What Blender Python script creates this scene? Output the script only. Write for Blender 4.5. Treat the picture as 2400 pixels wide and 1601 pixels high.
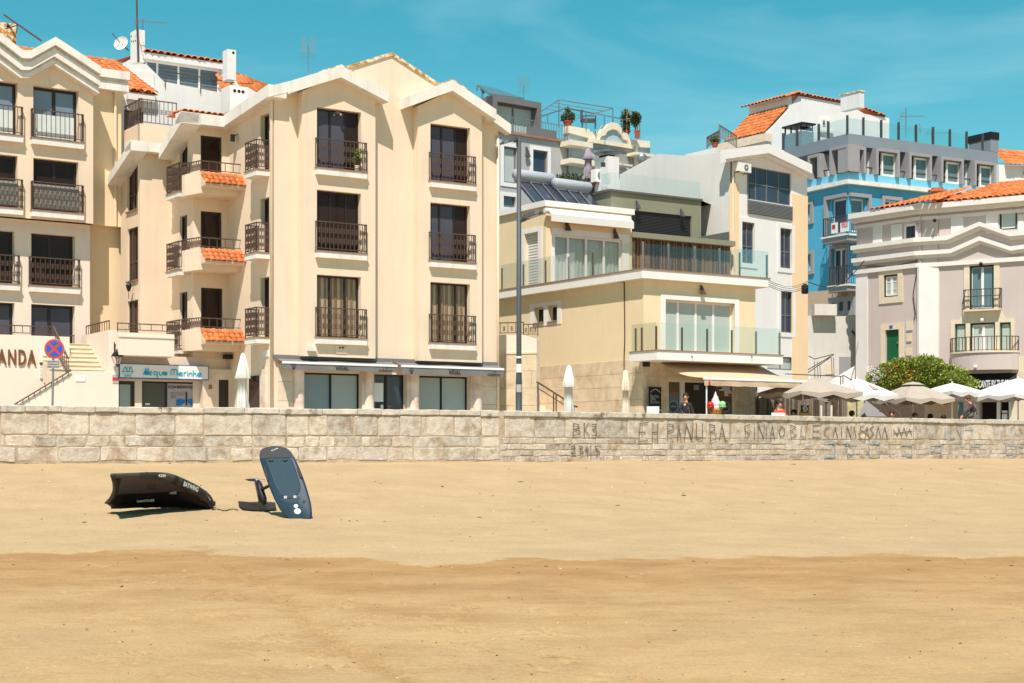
import bpy, bmesh, math, random
from mathutils import Vector, Matrix
from mathutils.geometry import tessellate_polygon
random.seed(7)
R = math.radians
sc = bpy.context.scene
for o in list(bpy.data.objects): bpy.data.objects.remove(o)
col = sc.collection

# ---------------------------------------------------------------- camera, sky, sun, exposure
FPX, HOR, CX = 3750.0, 1050.0, 1200.0        # focal length, horizon row and centre column in photo pixels (2400 wide)
cam = bpy.data.cameras.new('camera'); camo = bpy.data.objects.new('camera', cam); col.objects.link(camo)
camo.location = (0, 0, 0); camo.rotation_euler = (R(90), 0, 0)
cam.sensor_width = 36; cam.lens = 36*FPX/2400; cam.shift_y = (HOR-800.5)/2400
cam.clip_start = 0.5; cam.clip_end = 4000
sc.camera = camo
SUN_EL, SUN_AZ = R(59), R(-5.0)               # azimuth measured from straight behind the camera, positive to the right
sdir = Vector((math.sin(SUN_AZ)*math.cos(SUN_EL), -math.cos(SUN_AZ)*math.cos(SUN_EL), math.sin(SUN_EL)))
sl = bpy.data.lights.new('sun', 'SUN'); sl.energy = 4.2; sl.angle = R(0.53); sl.color = (1.0, 0.925, 0.86)
so = bpy.data.objects.new('sun', sl); col.objects.link(so); so.rotation_euler = sdir.to_track_quat('Z', 'Y').to_euler()
w = bpy.data.worlds.new('World'); sc.world = w; w.use_nodes = True
nt = w.node_tree; nt.nodes.clear()
sky = nt.nodes.new('ShaderNodeTexSky'); sky.sky_type = 'NISHITA'; sky.sun_disc = False
sky.sun_elevation = SUN_EL; sky.sun_rotation = math.pi - SUN_AZ; sky.air_density = 1.0; sky.dust_density = 0.15; sky.ozone_density = 1.6
tc = nt.nodes.new('ShaderNodeTexCoord')
mp = nt.nodes.new('ShaderNodeMapping'); mp.inputs['Scale'].default_value = (1.3, 1.3, 6.5); mp.inputs['Rotation'].default_value = (R(4), R(-13), R(8)); mp.inputs['Location'].default_value = (3.1, 1.7, 0.6)
nz = nt.nodes.new('ShaderNodeTexNoise'); nz.inputs['Scale'].default_value = 2.6; nz.inputs['Detail'].default_value = 6; nz.inputs['Roughness'].default_value = 0.5; nz.inputs['Distortion'].default_value = 0.35
cr = nt.nodes.new('ShaderNodeValToRGB'); cr.color_ramp.elements[0].position = 0.50; cr.color_ramp.elements[1].position = 0.76
cr.color_ramp.elements[1].color = (0.46, 0.46, 0.46, 1)
cl = nt.nodes.new('ShaderNodeMixRGB'); cl.inputs[2].default_value = (6.0, 9.2, 10.0, 1)
bg = nt.nodes.new('ShaderNodeBackground'); bg.inputs[1].default_value = 0.06
wo = nt.nodes.new('ShaderNodeOutputWorld')
L = nt.links.new
L(tc.outputs['Generated'], mp.inputs[0]); L(mp.outputs[0], nz.inputs['Vector']); L(nz.outputs['Fac'], cr.inputs[0])
grade = nt.nodes.new('ShaderNodeHueSaturation'); grade.inputs['Hue'].default_value = 0.449; grade.inputs['Saturation'].default_value = 1.48; grade.inputs['Value'].default_value = 1.22
L(sky.outputs[0], grade.inputs['Color']); warm_add = nt.nodes.new('ShaderNodeMixRGB'); warm_add.blend_type = 'ADD'; warm_add.inputs[0].default_value = 1; warm_add.inputs[2].default_value = (0.15, 0.05, 0.0, 1)  # constant warm colour added to the whole sky to take teal out of shadows
L(grade.outputs[0], warm_add.inputs[1]); L(warm_add.outputs[0], cl.inputs[1]); L(cr.outputs[0], cl.inputs[0]); L(cl.outputs[0], bg.inputs[0]); L(bg.outputs[0], wo.inputs[0])
vs = sc.view_settings; vs.view_transform = 'Standard'; vs.look = 'None'; vs.exposure = 0.62; vs.gamma = 1; vs.use_curve_mapping = False

# ---------------------------------------------------------------- measuring helpers
# enlarged views of the photograph: origin and scale
ZO = {0: (0, 0, 1), 1: (0, 0, 3.136), 2: (0, 460, 3.075), 3: (560, 80, 3.267), 4: (560, 540, 3.564), 5: (1100, 160, 3.918), 6: (1130, 460, 3.015),
      7: (1430, 460, 3.016), 8: (1600, 180, 2.939), 9: (1840, 440, 2.8), 10: (200, 1020, 4.053), 11: (1480, 840, 6.53), 12: (1760, 840, 6.53),
      13: (2040, 820, 6.53), 14: (240, 820, 5.878), 15: (0, 740, 7.127), 16: (0, 920, 1.959), 17: (1200, 920, 1.959)}
def q(k, x, y=0):
    a = ZO[k]; return (a[0]+x/a[2], a[1]+y/a[2])
def pt(k, x, y, Y):
    "point at depth Y seen at that spot"
    px, py = q(k, x, y); return Vector(((px-CX)/FPX*Y, Y, (HOR-py)/FPX*Y))
class Fr:
    "a vertical plane: u runs to the right along it, n outward, z up"
    def __init__(s, x, y, deg):
        s.x, s.y, s.deg = x, y, deg; s.c, s.s = math.cos(R(deg)), math.sin(R(deg))
    def W(s, u, n, z): return Vector((s.x+u*s.c+n*s.s, s.y+u*s.s-n*s.c, z))
    def h(s, k, x, y, n=0):
        px, py = q(k, x, y); t = (px-CX)/FPX
        ox, oy = s.x+n*s.s, s.y-n*s.c
        u = (t*oy-ox)/(s.c-t*s.s); Y = oy+u*s.s
        return u, (HOR-py)/FPX*Y
    def u(s, k, x, n=0): return s.h(k, x, 0, n)[0]
    def z(s, k, x, y, n=0): return s.h(k, x, y, n)[1]
    def rect(s, k, x0, y0, x1, y1, n=0):
        a = s.h(k, x0, y0, n); b = s.h(k, x1, y1, n); return (a[0], b[0], b[1], a[1])   # u0 u1 z0 z1
    def at(s, k, x, deg, n=0):
        p = s.W(s.u(k, x, n), n, 0); return Fr(p.x, p.y, deg)
    def sh(s, u=0, n=0, deg=None):
        p = s.W(u, n, 0); return Fr(p.x, p.y, s.deg if deg is None else deg)
def FR(k, x, Y, deg):
    px, _ = q(k, x); return Fr((px-CX)/FPX*Y, Y, deg)

# ---------------------------------------------------------------- object helpers
OFF = {}
def props(o, label=None, cat=None, group=None, kind=None):
    if label: o['label'] = label
    if cat: o['category'] = cat
    if group: o['group'] = group
    if kind: o['kind'] = kind
    return o
def thing(name, label, cat, loc, group=None):
    o = bpy.data.objects.new(name, None); col.objects.link(o); o.empty_display_size = 0.2
    o.location = loc; OFF[o] = Vector(loc); o['kind'] = 'thing'
    return props(o, label, cat, group)
def link_mesh(name, me, parent=None, mw=None, kind=None):
    o = bpy.data.objects.new(name, me); col.objects.link(o)
    off = Vector((0, 0, 0))
    if parent is not None: o.parent = parent; off = OFF[parent]
    if mw is not None: o.matrix_local = Matrix.Translation(-off) @ mw
    OFF[o] = off
    if kind: o['kind'] = kind
    return o
class MB:
    def __init__(s): s.v = []; s.f = []; s.mi = []; s.m = 0
    def add(s, vs_, fs):
        b = len(s.v); s.v += [Vector(x) for x in vs_]
        for f in fs: s.f.append([b+i for i in f]); s.mi.append(s.m)
        return s
    def poly(s, pts): return s.add(pts, [list(range(len(pts)))])
    def hexa(s, p):
        return s.add(p, [(0, 3, 2, 1), (4, 5, 6, 7), (0, 1, 5, 4), (1, 2, 6, 5), (2, 3, 7, 6), (3, 0, 4, 7)])
    def box(s, fr, u0, u1, n0, n1, z0, z1):
        if n0 < n1: n0, n1 = n1, n0
        return s.hexa([fr.W(u0, n0, z0), fr.W(u1, n0, z0), fr.W(u1, n1, z0), fr.W(u0, n1, z0), fr.W(u0, n0, z1), fr.W(u1, n0, z1), fr.W(u1, n1, z1), fr.W(u0, n1, z1)])
    def bx(s, x0, x1, y0, y1, z0, z1):
        return s.box(WF, x0, x1, -y0, -y1, z0, z1)
    def prism(s, fr, pz, n0, n1):
        "polygon in (u,z), extruded from n0 to n1"
        k = len(pz)
        a = sum(pz[i][0]*pz[(i+1) % k][1]-pz[(i+1) % k][0]*pz[i][1] for i in range(k))
        if a < 0: pz = pz[::-1]
        if n0 < n1: n0, n1 = n1, n0
        v = [fr.W(u, n0, z) for u, z in pz]+[fr.W(u, n1, z) for u, z in pz]
        tr = tessellate_polygon([[Vector((u, z, 0)) for u, z in pz]])
        fs = []
        for t in tr:
            A = (pz[t[1]][0]-pz[t[0]][0])*(pz[t[2]][1]-pz[t[0]][1])-(pz[t[2]][0]-pz[t[0]][0])*(pz[t[1]][1]-pz[t[0]][1])
            t = list(t) if A > 0 else list(t)[::-1]
            fs.append(t); fs.append([i+k for i in t[::-1]])
        for i in range(k):
            j = (i+1) % k; fs.append((i, i+k, j+k, j))
        return s.add(v, fs)
    def plan(s, pts, z0, z1):
        k = len(pts); a = sum(pts[i][0]*pts[(i+1) % k][1]-pts[(i+1) % k][0]*pts[i][1] for i in range(k))
        if a < 0: pts = pts[::-1]
        v = [Vector((p[0], p[1], z0)) for p in pts]+[Vector((p[0], p[1], z1)) for p in pts]
        fs = [list(range(k))[::-1], [i+k for i in range(k)]]
        for i in range(k):
            j = (i+1) % k; fs.append((i, j, j+k, i+k))
        return s.add(v, fs)
    def panel(s, fr, outer, holes, n=0, d=0.3, rim=None):
        "wall sheet with rectangular openings (u0,u1,z0,z1) and reveals d deep"
        loops = [[Vector((u, z, 0)) for u, z in outer]]
        for (a, b, c, e) in holes: loops.append([Vector((a, c, 0)), Vector((a, e, 0)), Vector((b, e, 0)), Vector((b, c, 0))])
        flat = [p for l in loops for p in l]
        for t in tessellate_polygon(loops):
            p0, p1, p2 = (flat[i] for i in t)
            A = (p1.x-p0.x)*(p2.y-p0.y)-(p2.x-p0.x)*(p1.y-p0.y)
            if abs(A) < 1e-9: continue
            if A < 0: p1, p2 = p2, p1
            s.add([fr.W(p.x, n, p.y) for p in (p0, p1, p2)], [(0, 1, 2)])
        for l in loops[1:]:
            for i in range(4):
                a, b = l[i], l[(i+1) % 4]
                s.add([fr.W(a.x, n, a.y), fr.W(b.x, n, b.y), fr.W(b.x, n-d, b.y), fr.W(a.x, n-d, a.y)], [(0, 1, 2, 3)])
        l = loops[0]; k = len(l)
        for i in range(k if (rim or (rim is None and d <= .1)) else 0):
            a, b = l[i], l[(i+1) % k]
            s.add([fr.W(a.x, n, a.y), fr.W(b.x, n, b.y), fr.W(b.x, n-d, b.y), fr.W(a.x, n-d, a.y)], [(3, 2, 1, 0)])
        return s
    def tube(s, pts, r, seg=6, cap=True, closed=False):
        pts = [Vector(p) for p in pts]; k = len(pts); rings = []
        rr = r if isinstance(r, (list, tuple)) else [r]*k
        prev = None
        for i in range(k):
            if closed: t = pts[(i+1) % k]-pts[i-1]
            else: t = pts[min(i+1, k-1)]-pts[max(i-1, 0)]
            if t.length < 1e-9: t = Vector((0, 0, 1))
            t.normalize()
            if prev is None:
                a = Vector((0, 0, 1)) if abs(t.z) < 0.9 else Vector((1, 0, 0)); b = t.cross(a).normalized()
            else:
                b = prev-t*prev.dot(t)
                b = b.normalized() if b.length > 1e-6 else t.orthogonal().normalized()
            prev = b; c = t.cross(b)
            rings.append([pts[i]+(b*math.cos(2*math.pi*(j+.5)/seg)+c*math.sin(2*math.pi*(j+.5)/seg))*rr[i] for j in range(seg)])
        fs = []
        for i in range(k if closed else k-1):
            for j in range(seg):
                i2 = (i+1) % k; j2 = (j+1) % seg
                fs.append((i*seg+j, i*seg+j2, i2*seg+j2, i2*seg+j))
        if cap and not closed: fs += [list(range(seg))[::-1], [(k-1)*seg+j for j in range(seg)]]
        return s.add([p for rg in rings for p in rg], fs)
    def lathe(s, c, prof, seg=12, fn=None):
        c = Vector(c); v = []; fs = []
        for i, (r, z) in enumerate(prof):
            for j in range(seg):
                a = 2*math.pi*j/seg; rr = r*(fn(a, z) if fn else 1)
                v.append(c+Vector((rr*math.cos(a), rr*math.sin(a), z)))
        for i in range(len(prof)-1):
            for j in range(seg):
                j2 = (j+1) % seg; fs.append((i*seg+j, i*seg+j2, (i+1)*seg+j2, (i+1)*seg+j))
        fs.append(list(range(seg))[::-1]); fs.append([(len(prof)-1)*seg+j for j in range(seg)])
        return s.add(v, fs)
    def ball(s, c, r, seg=10, rings=6, sc_=(1, 1, 1)):
        c = Vector(c); v = []; fs = []
        for i in range(rings+1):
            t = math.pi*i/rings
            for j in range(seg):
                a = 2*math.pi*j/seg
                v.append(c+Vector((r*sc_[0]*math.sin(t)*math.cos(a), r*sc_[1]*math.sin(t)*math.sin(a), -r*sc_[2]*math.cos(t))))
        for i in range(rings):
            for j in range(seg):
                j2 = (j+1) % seg; fs.append((i*seg+j, i*seg+j2, (i+1)*seg+j2, (i+1)*seg+j))
        return s.add(v, fs)
    def mesh(s, name, mats, smooth=False, off=Vector((0, 0, 0))):
        me = bpy.data.meshes.new(name); me.from_pydata([v-off for v in s.v], [], s.f)
        if not isinstance(mats, (list, tuple)): mats = [mats]
        for m in mats: me.materials.append(m)
        if len(mats) > 1: me.polygons.foreach_set('material_index', s.mi)
        if smooth: me.polygons.foreach_set('use_smooth', [True]*len(me.polygons))
        me.update(); return me
    def build(s, name, mats, parent=None, smooth=False, kind=None, label=None, cat=None, group=None):
        if parent is None:
            xs = [v.x for v in s.v]; ys = [v.y for v in s.v]; zs = [v.z for v in s.v]
            off = Vector(((min(xs)+max(xs))/2, (min(ys)+max(ys))/2, min(zs)))
        else: off = OFF[parent]
        o = bpy.data.objects.new(name, s.mesh(name, mats, smooth, off)); col.objects.link(o); OFF[o] = off
        if parent is None: o.location = off
        else: o.parent = parent
        return props(o, label, cat, group, kind)
WF = Fr(0, 0, 0)
def blank(fr, u0, u1, z0, z1, n0, n1, name, mat, parent, **kw): return MB().box(fr, u0, u1, n0, n1, z0, z1).build(name, mat, parent, **kw)

# ---------------------------------------------------------------- materials
def srgb(r, g, b):
    f = lambda c: (c/255/12.92 if c <= 10 else ((c/255+.055)/1.055)**2.4); return (f(r), f(g), f(b))
def mat(name, c, rough=.8, var=.06, scale=1.5, bump=.0, bscale=40, spec=.3, metal=0, streak=0, rnd=0, c2=None, c2pos=(.45, .7), c2scale=1.2, detail=5):
    m = bpy.data.materials.new(name); m.use_nodes = True; t = m.node_tree; b = t.nodes['Principled BSDF']
    b.inputs['Roughness'].default_value = rough; b.inputs['Specular IOR Level'].default_value = spec; b.inputs['Metallic'].default_value = metal
    g = t.nodes.new('ShaderNodeNewGeometry'); last = None
    rgb = t.nodes.new('ShaderNodeRGB'); rgb.outputs[0].default_value = (*c, 1); last = rgb.outputs[0]
    def noise(scale_, det=detail, vec=None, rough_=.6):
        n = t.nodes.new('ShaderNodeTexNoise'); n.inputs['Scale'].default_value = scale_; n.inputs['Detail'].default_value = det; n.inputs['Roughness'].default_value = rough_
        t.links.new(vec or g.outputs['Position'], n.inputs['Vector']); return n.outputs['Fac']
    def ramp(fac, p0, p1, a=0., b_=1.):
        r = t.nodes.new('ShaderNodeMapRange'); r.inputs[1].default_value = p0; r.inputs[2].default_value = p1; r.inputs[3].default_value = a; r.inputs[4].default_value = b_
        t.links.new(fac, r.inputs[0]); return r.outputs[0]
    def mix(fac, a, b_, mode='MIX'):
        x = t.nodes.new('ShaderNodeMixRGB'); x.blend_type = mode
        if isinstance(fac, float): x.inputs[0].default_value = fac
        else: t.links.new(fac, x.inputs[0])
        t.links.new(a, x.inputs[1])
        if isinstance(b_, tuple): x.inputs[2].default_value = (*b_, 1)
        else: t.links.new(b_, x.inputs[2])
        return x.outputs[0]
    if c2: last = mix(ramp(noise(c2scale), c2pos[0], c2pos[1]), last, c2)
    if var:
        v = ramp(noise(scale), .3, .7, 1-var, 1+var); last = mix(1.0, last, v, 'MULTIPLY')
    if streak:
        mpn = t.nodes.new('ShaderNodeMapping'); mpn.inputs['Scale'].default_value = (3.2, 3.2, .28); t.links.new(g.outputs['Position'], mpn.inputs[0])
        v = ramp(noise(1.0, 4, mpn.outputs[0]), .5, .8, 1.0, 1-streak); last = mix(1.0, last, v, 'MULTIPLY')
    if rnd:
        oi = t.nodes.new('ShaderNodeObjectInfo'); v = ramp(oi.outputs['Random'], 0, 1, 1-rnd, 1+rnd); last = mix(1.0, last, v, 'MULTIPLY')
    t.links.new(last, b.inputs['Base Color'])
    if bump:
        bp = t.nodes.new('ShaderNodeBump'); bp.inputs['Strength'].default_value = bump; bp.inputs['Distance'].default_value = .02
        t.links.new(noise(bscale, 6), bp.inputs['Height']); t.links.new(bp.outputs[0], b.inputs['Normal'])
    return m
def glass(name, tint_, base=.04, rough=0.0, alpha=None):
    "thin clear pane: mostly transparent with a mirror-like reflection that grows towards grazing angles"
    m = bpy.data.materials.new(name); m.use_nodes = True; t = m.node_tree; t.nodes.clear()
    o = t.nodes.new('ShaderNodeOutputMaterial'); mx = t.nodes.new('ShaderNodeMixShader'); tr = t.nodes.new('ShaderNodeBsdfTransparent'); gl = t.nodes.new('ShaderNodeBsdfGlossy')
    lw = t.nodes.new('ShaderNodeFresnel'); lw.inputs[0].default_value = 1.5
    ad = t.nodes.new('ShaderNodeMath'); ad.operation = 'MULTIPLY_ADD'; ad.inputs[1].default_value = .35; ad.inputs[2].default_value = base
    tr.inputs[0].default_value = (*tint_, 1); gl.inputs[0].default_value = (.9, .95, .95, 1); gl.inputs['Roughness'].default_value = rough
    t.links.new(lw.outputs[0], ad.inputs[0]); t.links.new(ad.outputs[0], mx.inputs[0]); t.links.new(tr.outputs[0], mx.inputs[1]); t.links.new(gl.outputs[0], mx.inputs[2]); t.links.new(mx.outputs[0], o.inputs[0])
    return m
M = {}
M['cream'] = mat('cream_plaster', srgb(228, 206, 180), .85, .04, .6, .25, 60, streak=.09)
M['cream2'] = mat('peach_plaster', srgb(228, 204, 177), .85, .04, .6, .25, 60, streak=.09)
M['pinkish'] = mat('pale_pink_plaster', srgb(232, 214, 196), .85, .03, .9, .2, 60, streak=.04)
M['white'] = mat('white_trim_plaster', srgb(226, 219, 208), .8, .06, 1.5, .15, 50, streak=.22)
M['white_b'] = mat('white_wall_plaster', srgb(224, 219, 214), .85, .05, .7, .2, 40, streak=.10)
M['lichen'] = mat('weathered_coping', srgb(226, 214, 188), .9, .1, 3, .4, 40, c2=srgb(176, 128, 50), c2pos=(.42, .56), c2scale=5)
M['brown'] = mat('brown_timber', srgb(62, 40, 30), .45, .12, 6, spec=.4)
M['dkbrown'] = mat('dark_brown_frame', srgb(44, 30, 26), .4, .1, 6, spec=.4)
M['iron'] = mat('brown_iron', srgb(86, 68, 56), .55, .15, 9, spec=.4)
M['sill'] = mat('brown_sill_stone', srgb(150, 112, 92), .7, .12, 6)
M['pane'] = mat('dark_glass', srgb(50, 36, 31), .05, .2, .9, spec=.16)
M['pane_b'] = mat('dark_glass_sky_reflection', srgb(80, 78, 88), .05, .12, .7, spec=.22)  # bluish sky reflection put into the pane's base colour
M['clear'] = glass('clear_glass', (.93, .93, .92), .0)
M['green_glass'] = glass('pale_green_balustrade_glass', (.955, .985, .968), .0)
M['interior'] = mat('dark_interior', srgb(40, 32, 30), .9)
M['curtain'] = mat('tan_curtain', srgb(176, 138, 102), .9, .1, 3)
M['curtain_w'] = mat('pale_curtain', srgb(208, 214, 208), .9, .06, 3)
M['blind'] = mat('pale_roller_blind', srgb(196, 198, 192), .9, .02)
M['stone'] = mat('pink_limestone', srgb(222, 200, 176), .7, .1, 3, .2, 30, rnd=.06)
M['tile'] = mat('orange_roof_tile', srgb(206, 116, 64), .9, .22, 7, .5, 40, rnd=.24, c2=srgb(168, 108, 74), c2pos=(.5, .75), c2scale=3)
M['steel'] = mat('brushed_steel', srgb(150, 150, 148), .35, .05, 5, metal=.8)
M['grey'] = mat('grey_paint', srgb(120, 122, 124), .5, .05, 5)
M['black'] = mat('black_paint', srgb(26, 25, 26), .5, .05, 5)
M['pipe'] = mat('cream_downpipe', srgb(230, 208, 180), .6, .06, 4)
# ---------------------------------------------------------------- ground: beach, promenade
from mathutils import noise as mnoise
PA, PB, PC = pt(0, 0, 950, 43.0), pt(0, 1170, 962, 49.2), pt(0, 2400, 985, 66.0)      # line of the sea wall's face: two straight runs
angA = math.degrees(math.atan2(PB.y-PA.y, PB.x-PA.x)); angB = math.degrees(math.atan2(PC.y-PB.y, PC.x-PB.x))
WA, WB = Fr(PB.x, PB.y, angA), Fr(PB.x, PB.y, angB)
CAP = 1.15; PROM = 0.30
def y_wall(x):
    return PB.y+(x-PB.x)*(math.tan(R(angA)) if x < PB.x else math.tan(R(angB)))
def wall_depth(x, y):
    t = x/max(y, 1.0); t = max(-.45, min(.45, t))
    fr = WA if t < PB.x/PB.y else WB
    return fr.y+((t*fr.y-fr.x)/(fr.c-t*fr.s))*fr.s
CTRL = [(-30, -2.6), (5, -2.2), (12, -2.06), (20, -1.93), (26.5, -1.82), (32, -1.62), (37, -1.33), (42, -.78), (46, -.40), (47, -.37)]
def prof(y):
    for (a, za), (b, zb) in zip(CTRL, CTRL[1:]):
        if y <= b:
            t = max(0, (y-a)/(b-a)); return za+(zb-za)*t
    return -.37
def prof_s(y): return (prof(y-1.5)+2*prof(y)+prof(y+1.5))/4
def sand_base(x, y):
    yw = wall_depth(x, y)
    if y > 26.5: y = 26.5+(y-26.5)*(46-26.5)/max(yw-26.5, 5)
    return prof_s(y)
TRACK = [(470, 1285), (545, 1330), (640, 1385), (690, 1440), (760, 1490), (850, 1545), (1010, 1620)]
def ground_hit(px, py):
    Y = 12.0; t = (px-CX)/FPX
    while Y < 60:
        if sand_base(t*Y, Y)/Y*FPX >= (HOR-py): break
        Y += .05
    return Vector((t*Y, Y, sand_base(t*Y, Y)))
trk = [ground_hit(*p) for p in TRACK]
def track_w(x, y):
    best = 9
    for a, b in zip(trk, trk[1:]):
        dx, dy = b.x-a.x, b.y-a.y; t = max(0, min(1, ((x-a.x)*dx+(y-a.y)*dy)/(dx*dx+dy*dy)))
        d = math.hypot(x-a.x-t*dx, y-a.y-t*dy)
        if d < best: best = d
    return best
rnd = random.Random(3)
PRINTS = []
for (px, py, n, sx, sy) in [(410, 1360, 9, 60, 8), (520, 1400, 8, 50, 10), (800, 1425, 10, 60, 22), (840, 1460, 8, 50, 10), (600, 1500, 9, 70, 10), (780, 1530, 7, 60, 10), (820, 1565, 6, 40, 12),
                            (260, 1440, 6, 60, 20), (270, 1545, 8, 70, 14), (1090, 1425, 8, 60, 10), (1100, 1500, 8, 60, 30), (1250, 1480, 7, 40, 10), (1300, 1540, 12, 70, 30), (1440, 1590, 8, 60, 10), (1830, 1340, 10, 80, 8),
                            (2060, 1320, 7, 60, 5), (2240, 1310, 6, 30, 4), (700, 1310, 10, 60, 5), (1240, 1430, 5, 50, 6), (1010, 1460, 8, 80, 20), (350, 1370, 8, 60, 14)]:
    for i in range(n):
        p = ground_hit(px+rnd.uniform(-sx, sx), py+rnd.uniform(-sy, sy)); PRINTS.append((p.x, p.y, rnd.uniform(.05, .085), rnd.uniform(.03, .06), rnd.uniform(0, 3.1)))
for i in range(150):
    p = ground_hit(rnd.uniform(-50, 2450), 1320+280*rnd.random()**.8); PRINTS.append((p.x, p.y, rnd.uniform(.05, .08), rnd.uniform(.012, .03), rnd.uniform(0, 3.1)))
for i in range(260):
    p = ground_hit(rnd.uniform(-50, 2450), 1095+205*rnd.random()); PRINTS.append((p.x, p.y, rnd.uniform(.10, .16), rnd.uniform(.01, .03), rnd.uniform(0, 3.1)))
GRIDP = {}
for p in PRINTS: GRIDP.setdefault((int(p[0]//1), int(p[1]//1)), []).append(p)
def dent(x, y):
    z = 0
    for i in (-1, 0, 1):
        for j in (-1, 0, 1):
            for (a, b, r, d, th) in GRIDP.get((int(x//1)+i, int(y//1)+j), ()):
                dx, dy = x-a, y-b; c, s_ = math.cos(th), math.sin(th)
                e = ((dx*c+dy*s_)/(1.7*r))**2+((-dx*s_+dy*c)/r)**2
                if e < 4: z += -d*math.exp(-e*1.4)+d*.55*math.exp(-(e-1.6)**2*2)
    return z
SHORE = [ground_hit(*p) for p in ((-300, 1310), (0, 1303), (150, 1300), (260, 1294), (420, 1292), (520, 1302), (700, 1307), (830, 1308), (900, 1318), (1000, 1328), (1100, 1323), (1230, 1312), (1330, 1318), (1420, 1314), (1500, 1312), (1700, 1308), (1850, 1306), (2000, 1303), (2100, 1302), (2250, 1308), (2400, 1309), (2700, 1312))]
def shore_y(x):
    if x <= SHORE[0].x: return SHORE[0].y
    for a, b_ in zip(SHORE, SHORE[1:]):
        if x <= b_.x:
            t_ = (x-a.x)/max(b_.x-a.x, 1e-6); t_ = t_*t_*(3-2*t_); return a.y+(b_.y-a.y)*t_
    return SHORE[-1].y
def steps(a, b, s): 
    n = max(1, int(round((b-a)/s))); return [a+(b-a)*i/n for i in range(n)]
gx = steps(-900, -100, 200)+steps(-100, -30, 10)+steps(-30, -14, .3)+steps(-14, -9, .16)+steps(-9, 9, .085)+steps(9, 16, .16)+steps(16, 30, .3)+steps(30, 100, 10)+steps(100, 901, 200)+[900]
gy = steps(-300, 0, 60)+steps(0, 11, 1)+steps(11, 27, .065)+steps(27, 44, .11)+steps(44, 52, .2)+steps(52, 80, .6)+steps(80, 140, 15)+steps(140, 1500, 300)+[1500]
def smooth01(e0, e1, x):
    t = max(0, min(1, (x-e0)/(e1-e0))); return t*t*(3-2*t)
verts = []; trackv = []; shorev = []; SY = [shore_y(x) for x in gx]
for y in gy:
    for xi, x in enumerate(gx):
        z = sand_base(x, y); tv = 0; shorev.append(max(-40, min(40, y-SY[xi])))
        if -31 < x < 31 and 9 < y < 81:
            z += .03*mnoise.noise((x*.4, y*.6, 0))+.010*mnoise.noise((x*1.2, y*1.6, 4))
            if y < 52:
                rough = .35+.65*smooth01(26.8, 29.5, y)
                z += .010*rough*mnoise.noise((x*5, y*5, 1))+(.013*mnoise.noise((x*2.6, y*2.6, 8)))*rough
                z += .02*smooth01(-.5, .35, y-SY[xi]+.3*mnoise.noise((x*1.3, 3, 1)))*smooth01(3.2, .5, y-SY[xi])
                z += dent(x, y)
                if y < 28.5:
                    d = track_w(x, y)
                    if d < .6:
                        tv = smooth01(.24, .06, d+.12*mnoise.noise((x*3, y*3, 2))); z += tv*(.055*mnoise.noise((x*8, y*8, 5))-.015)
        verts.append((x, y, z)); trackv.append(tv)
nx = len(gx); faces = [(j*nx+i, j*nx+i+1, (j+1)*nx+i+1, (j+1)*nx+i) for j in range(len(gy)-1) for i in range(nx-1)]
me = bpy.data.meshes.new('sand'); me.from_pydata(verts, [], faces); me.polygons.foreach_set('use_smooth', [True]*len(faces))
at = me.attributes.new('disturbed', 'FLOAT', 'POINT'); at.data.foreach_set('value', trackv); at = me.attributes.new('shore', 'FLOAT', 'POINT'); at.data.foreach_set('value', shorev)
m = bpy.data.materials.new('beach_sand'); m.use_nodes = True; t = m.node_tree; b = t.nodes['Principled BSDF']; b.inputs['Specular IOR Level'].default_value = .15
g = t.nodes.new('ShaderNodeNewGeometry'); sx = t.nodes.new('ShaderNodeSeparateXYZ'); t.links.new(g.outputs['Position'], sx.inputs[0])
def N(kind, **kw):
    n = t.nodes.new(kind)
    for k_, v_ in kw.items(): setattr(n, k_, v_)
    return n
def nz_(scale, det=5, vec=None, rough=.6):
    n = N('ShaderNodeTexNoise'); n.inputs['Scale'].default_value = scale; n.inputs['Detail'].default_value = det; n.inputs['Roughness'].default_value = rough
    t.links.new(vec or g.outputs['Position'], n.inputs['Vector']); return n.outputs['Fac']
def mapv(sc_):
    n = N('ShaderNodeMapping'); n.inputs['Scale'].default_value = sc_; t.links.new(g.outputs['Position'], n.inputs[0]); return n.outputs[0]
def mth(op, a, b_=None, c=None):
    n = N('ShaderNodeMath', operation=op)
    for i, v_ in enumerate((a, b_, c)):
        if v_ is None: continue
        if isinstance(v_, (int, float)): n.inputs[i].default_value = v_
        else: t.links.new(v_, n.inputs[i])
    return n.outputs[0]
def rng(f, a, b_, c=0., d=1.):
    n = N('ShaderNodeMapRange'); n.interpolation_type = 'SMOOTHSTEP'
    for i, v_ in enumerate((a, b_, c, d)): n.inputs[i+1].default_value = v_
    t.links.new(f, n.inputs[0]); return n.outputs[0]
def mixc(f, a, b_, mode='MIX'):
    n = N('ShaderNodeMixRGB', blend_type=mode)
    if isinstance(f, float): n.inputs[0].default_value = f
    else: t.links.new(f, n.inputs[0])
    for i, v_ in ((1, a), (2, b_)):
        if isinstance(v_, tuple): n.inputs[i].default_value = (*v_, 1)
        else: t.links.new(v_, n.inputs[i])
    return n.outputs[0]
sh_at = N('ShaderNodeAttribute', attribute_name='shore')
edge = mth('ADD', sh_at.outputs['Fac'], mth('MULTIPLY_ADD', nz_(1.0, 5, mapv((.9, 1.6, 0)), .6), 1.3, -.65))     # ragged wet edge
edge = mth('ADD', edge, mth('MULTIPLY_ADD', nz_(1.0, 4, mapv((5, 9, 0))), .35, -.175))
wet = rng(edge, .12, -.10)
streak = nz_(1.0, 8, mapv((.55, .85, 0)), .68)
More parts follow.
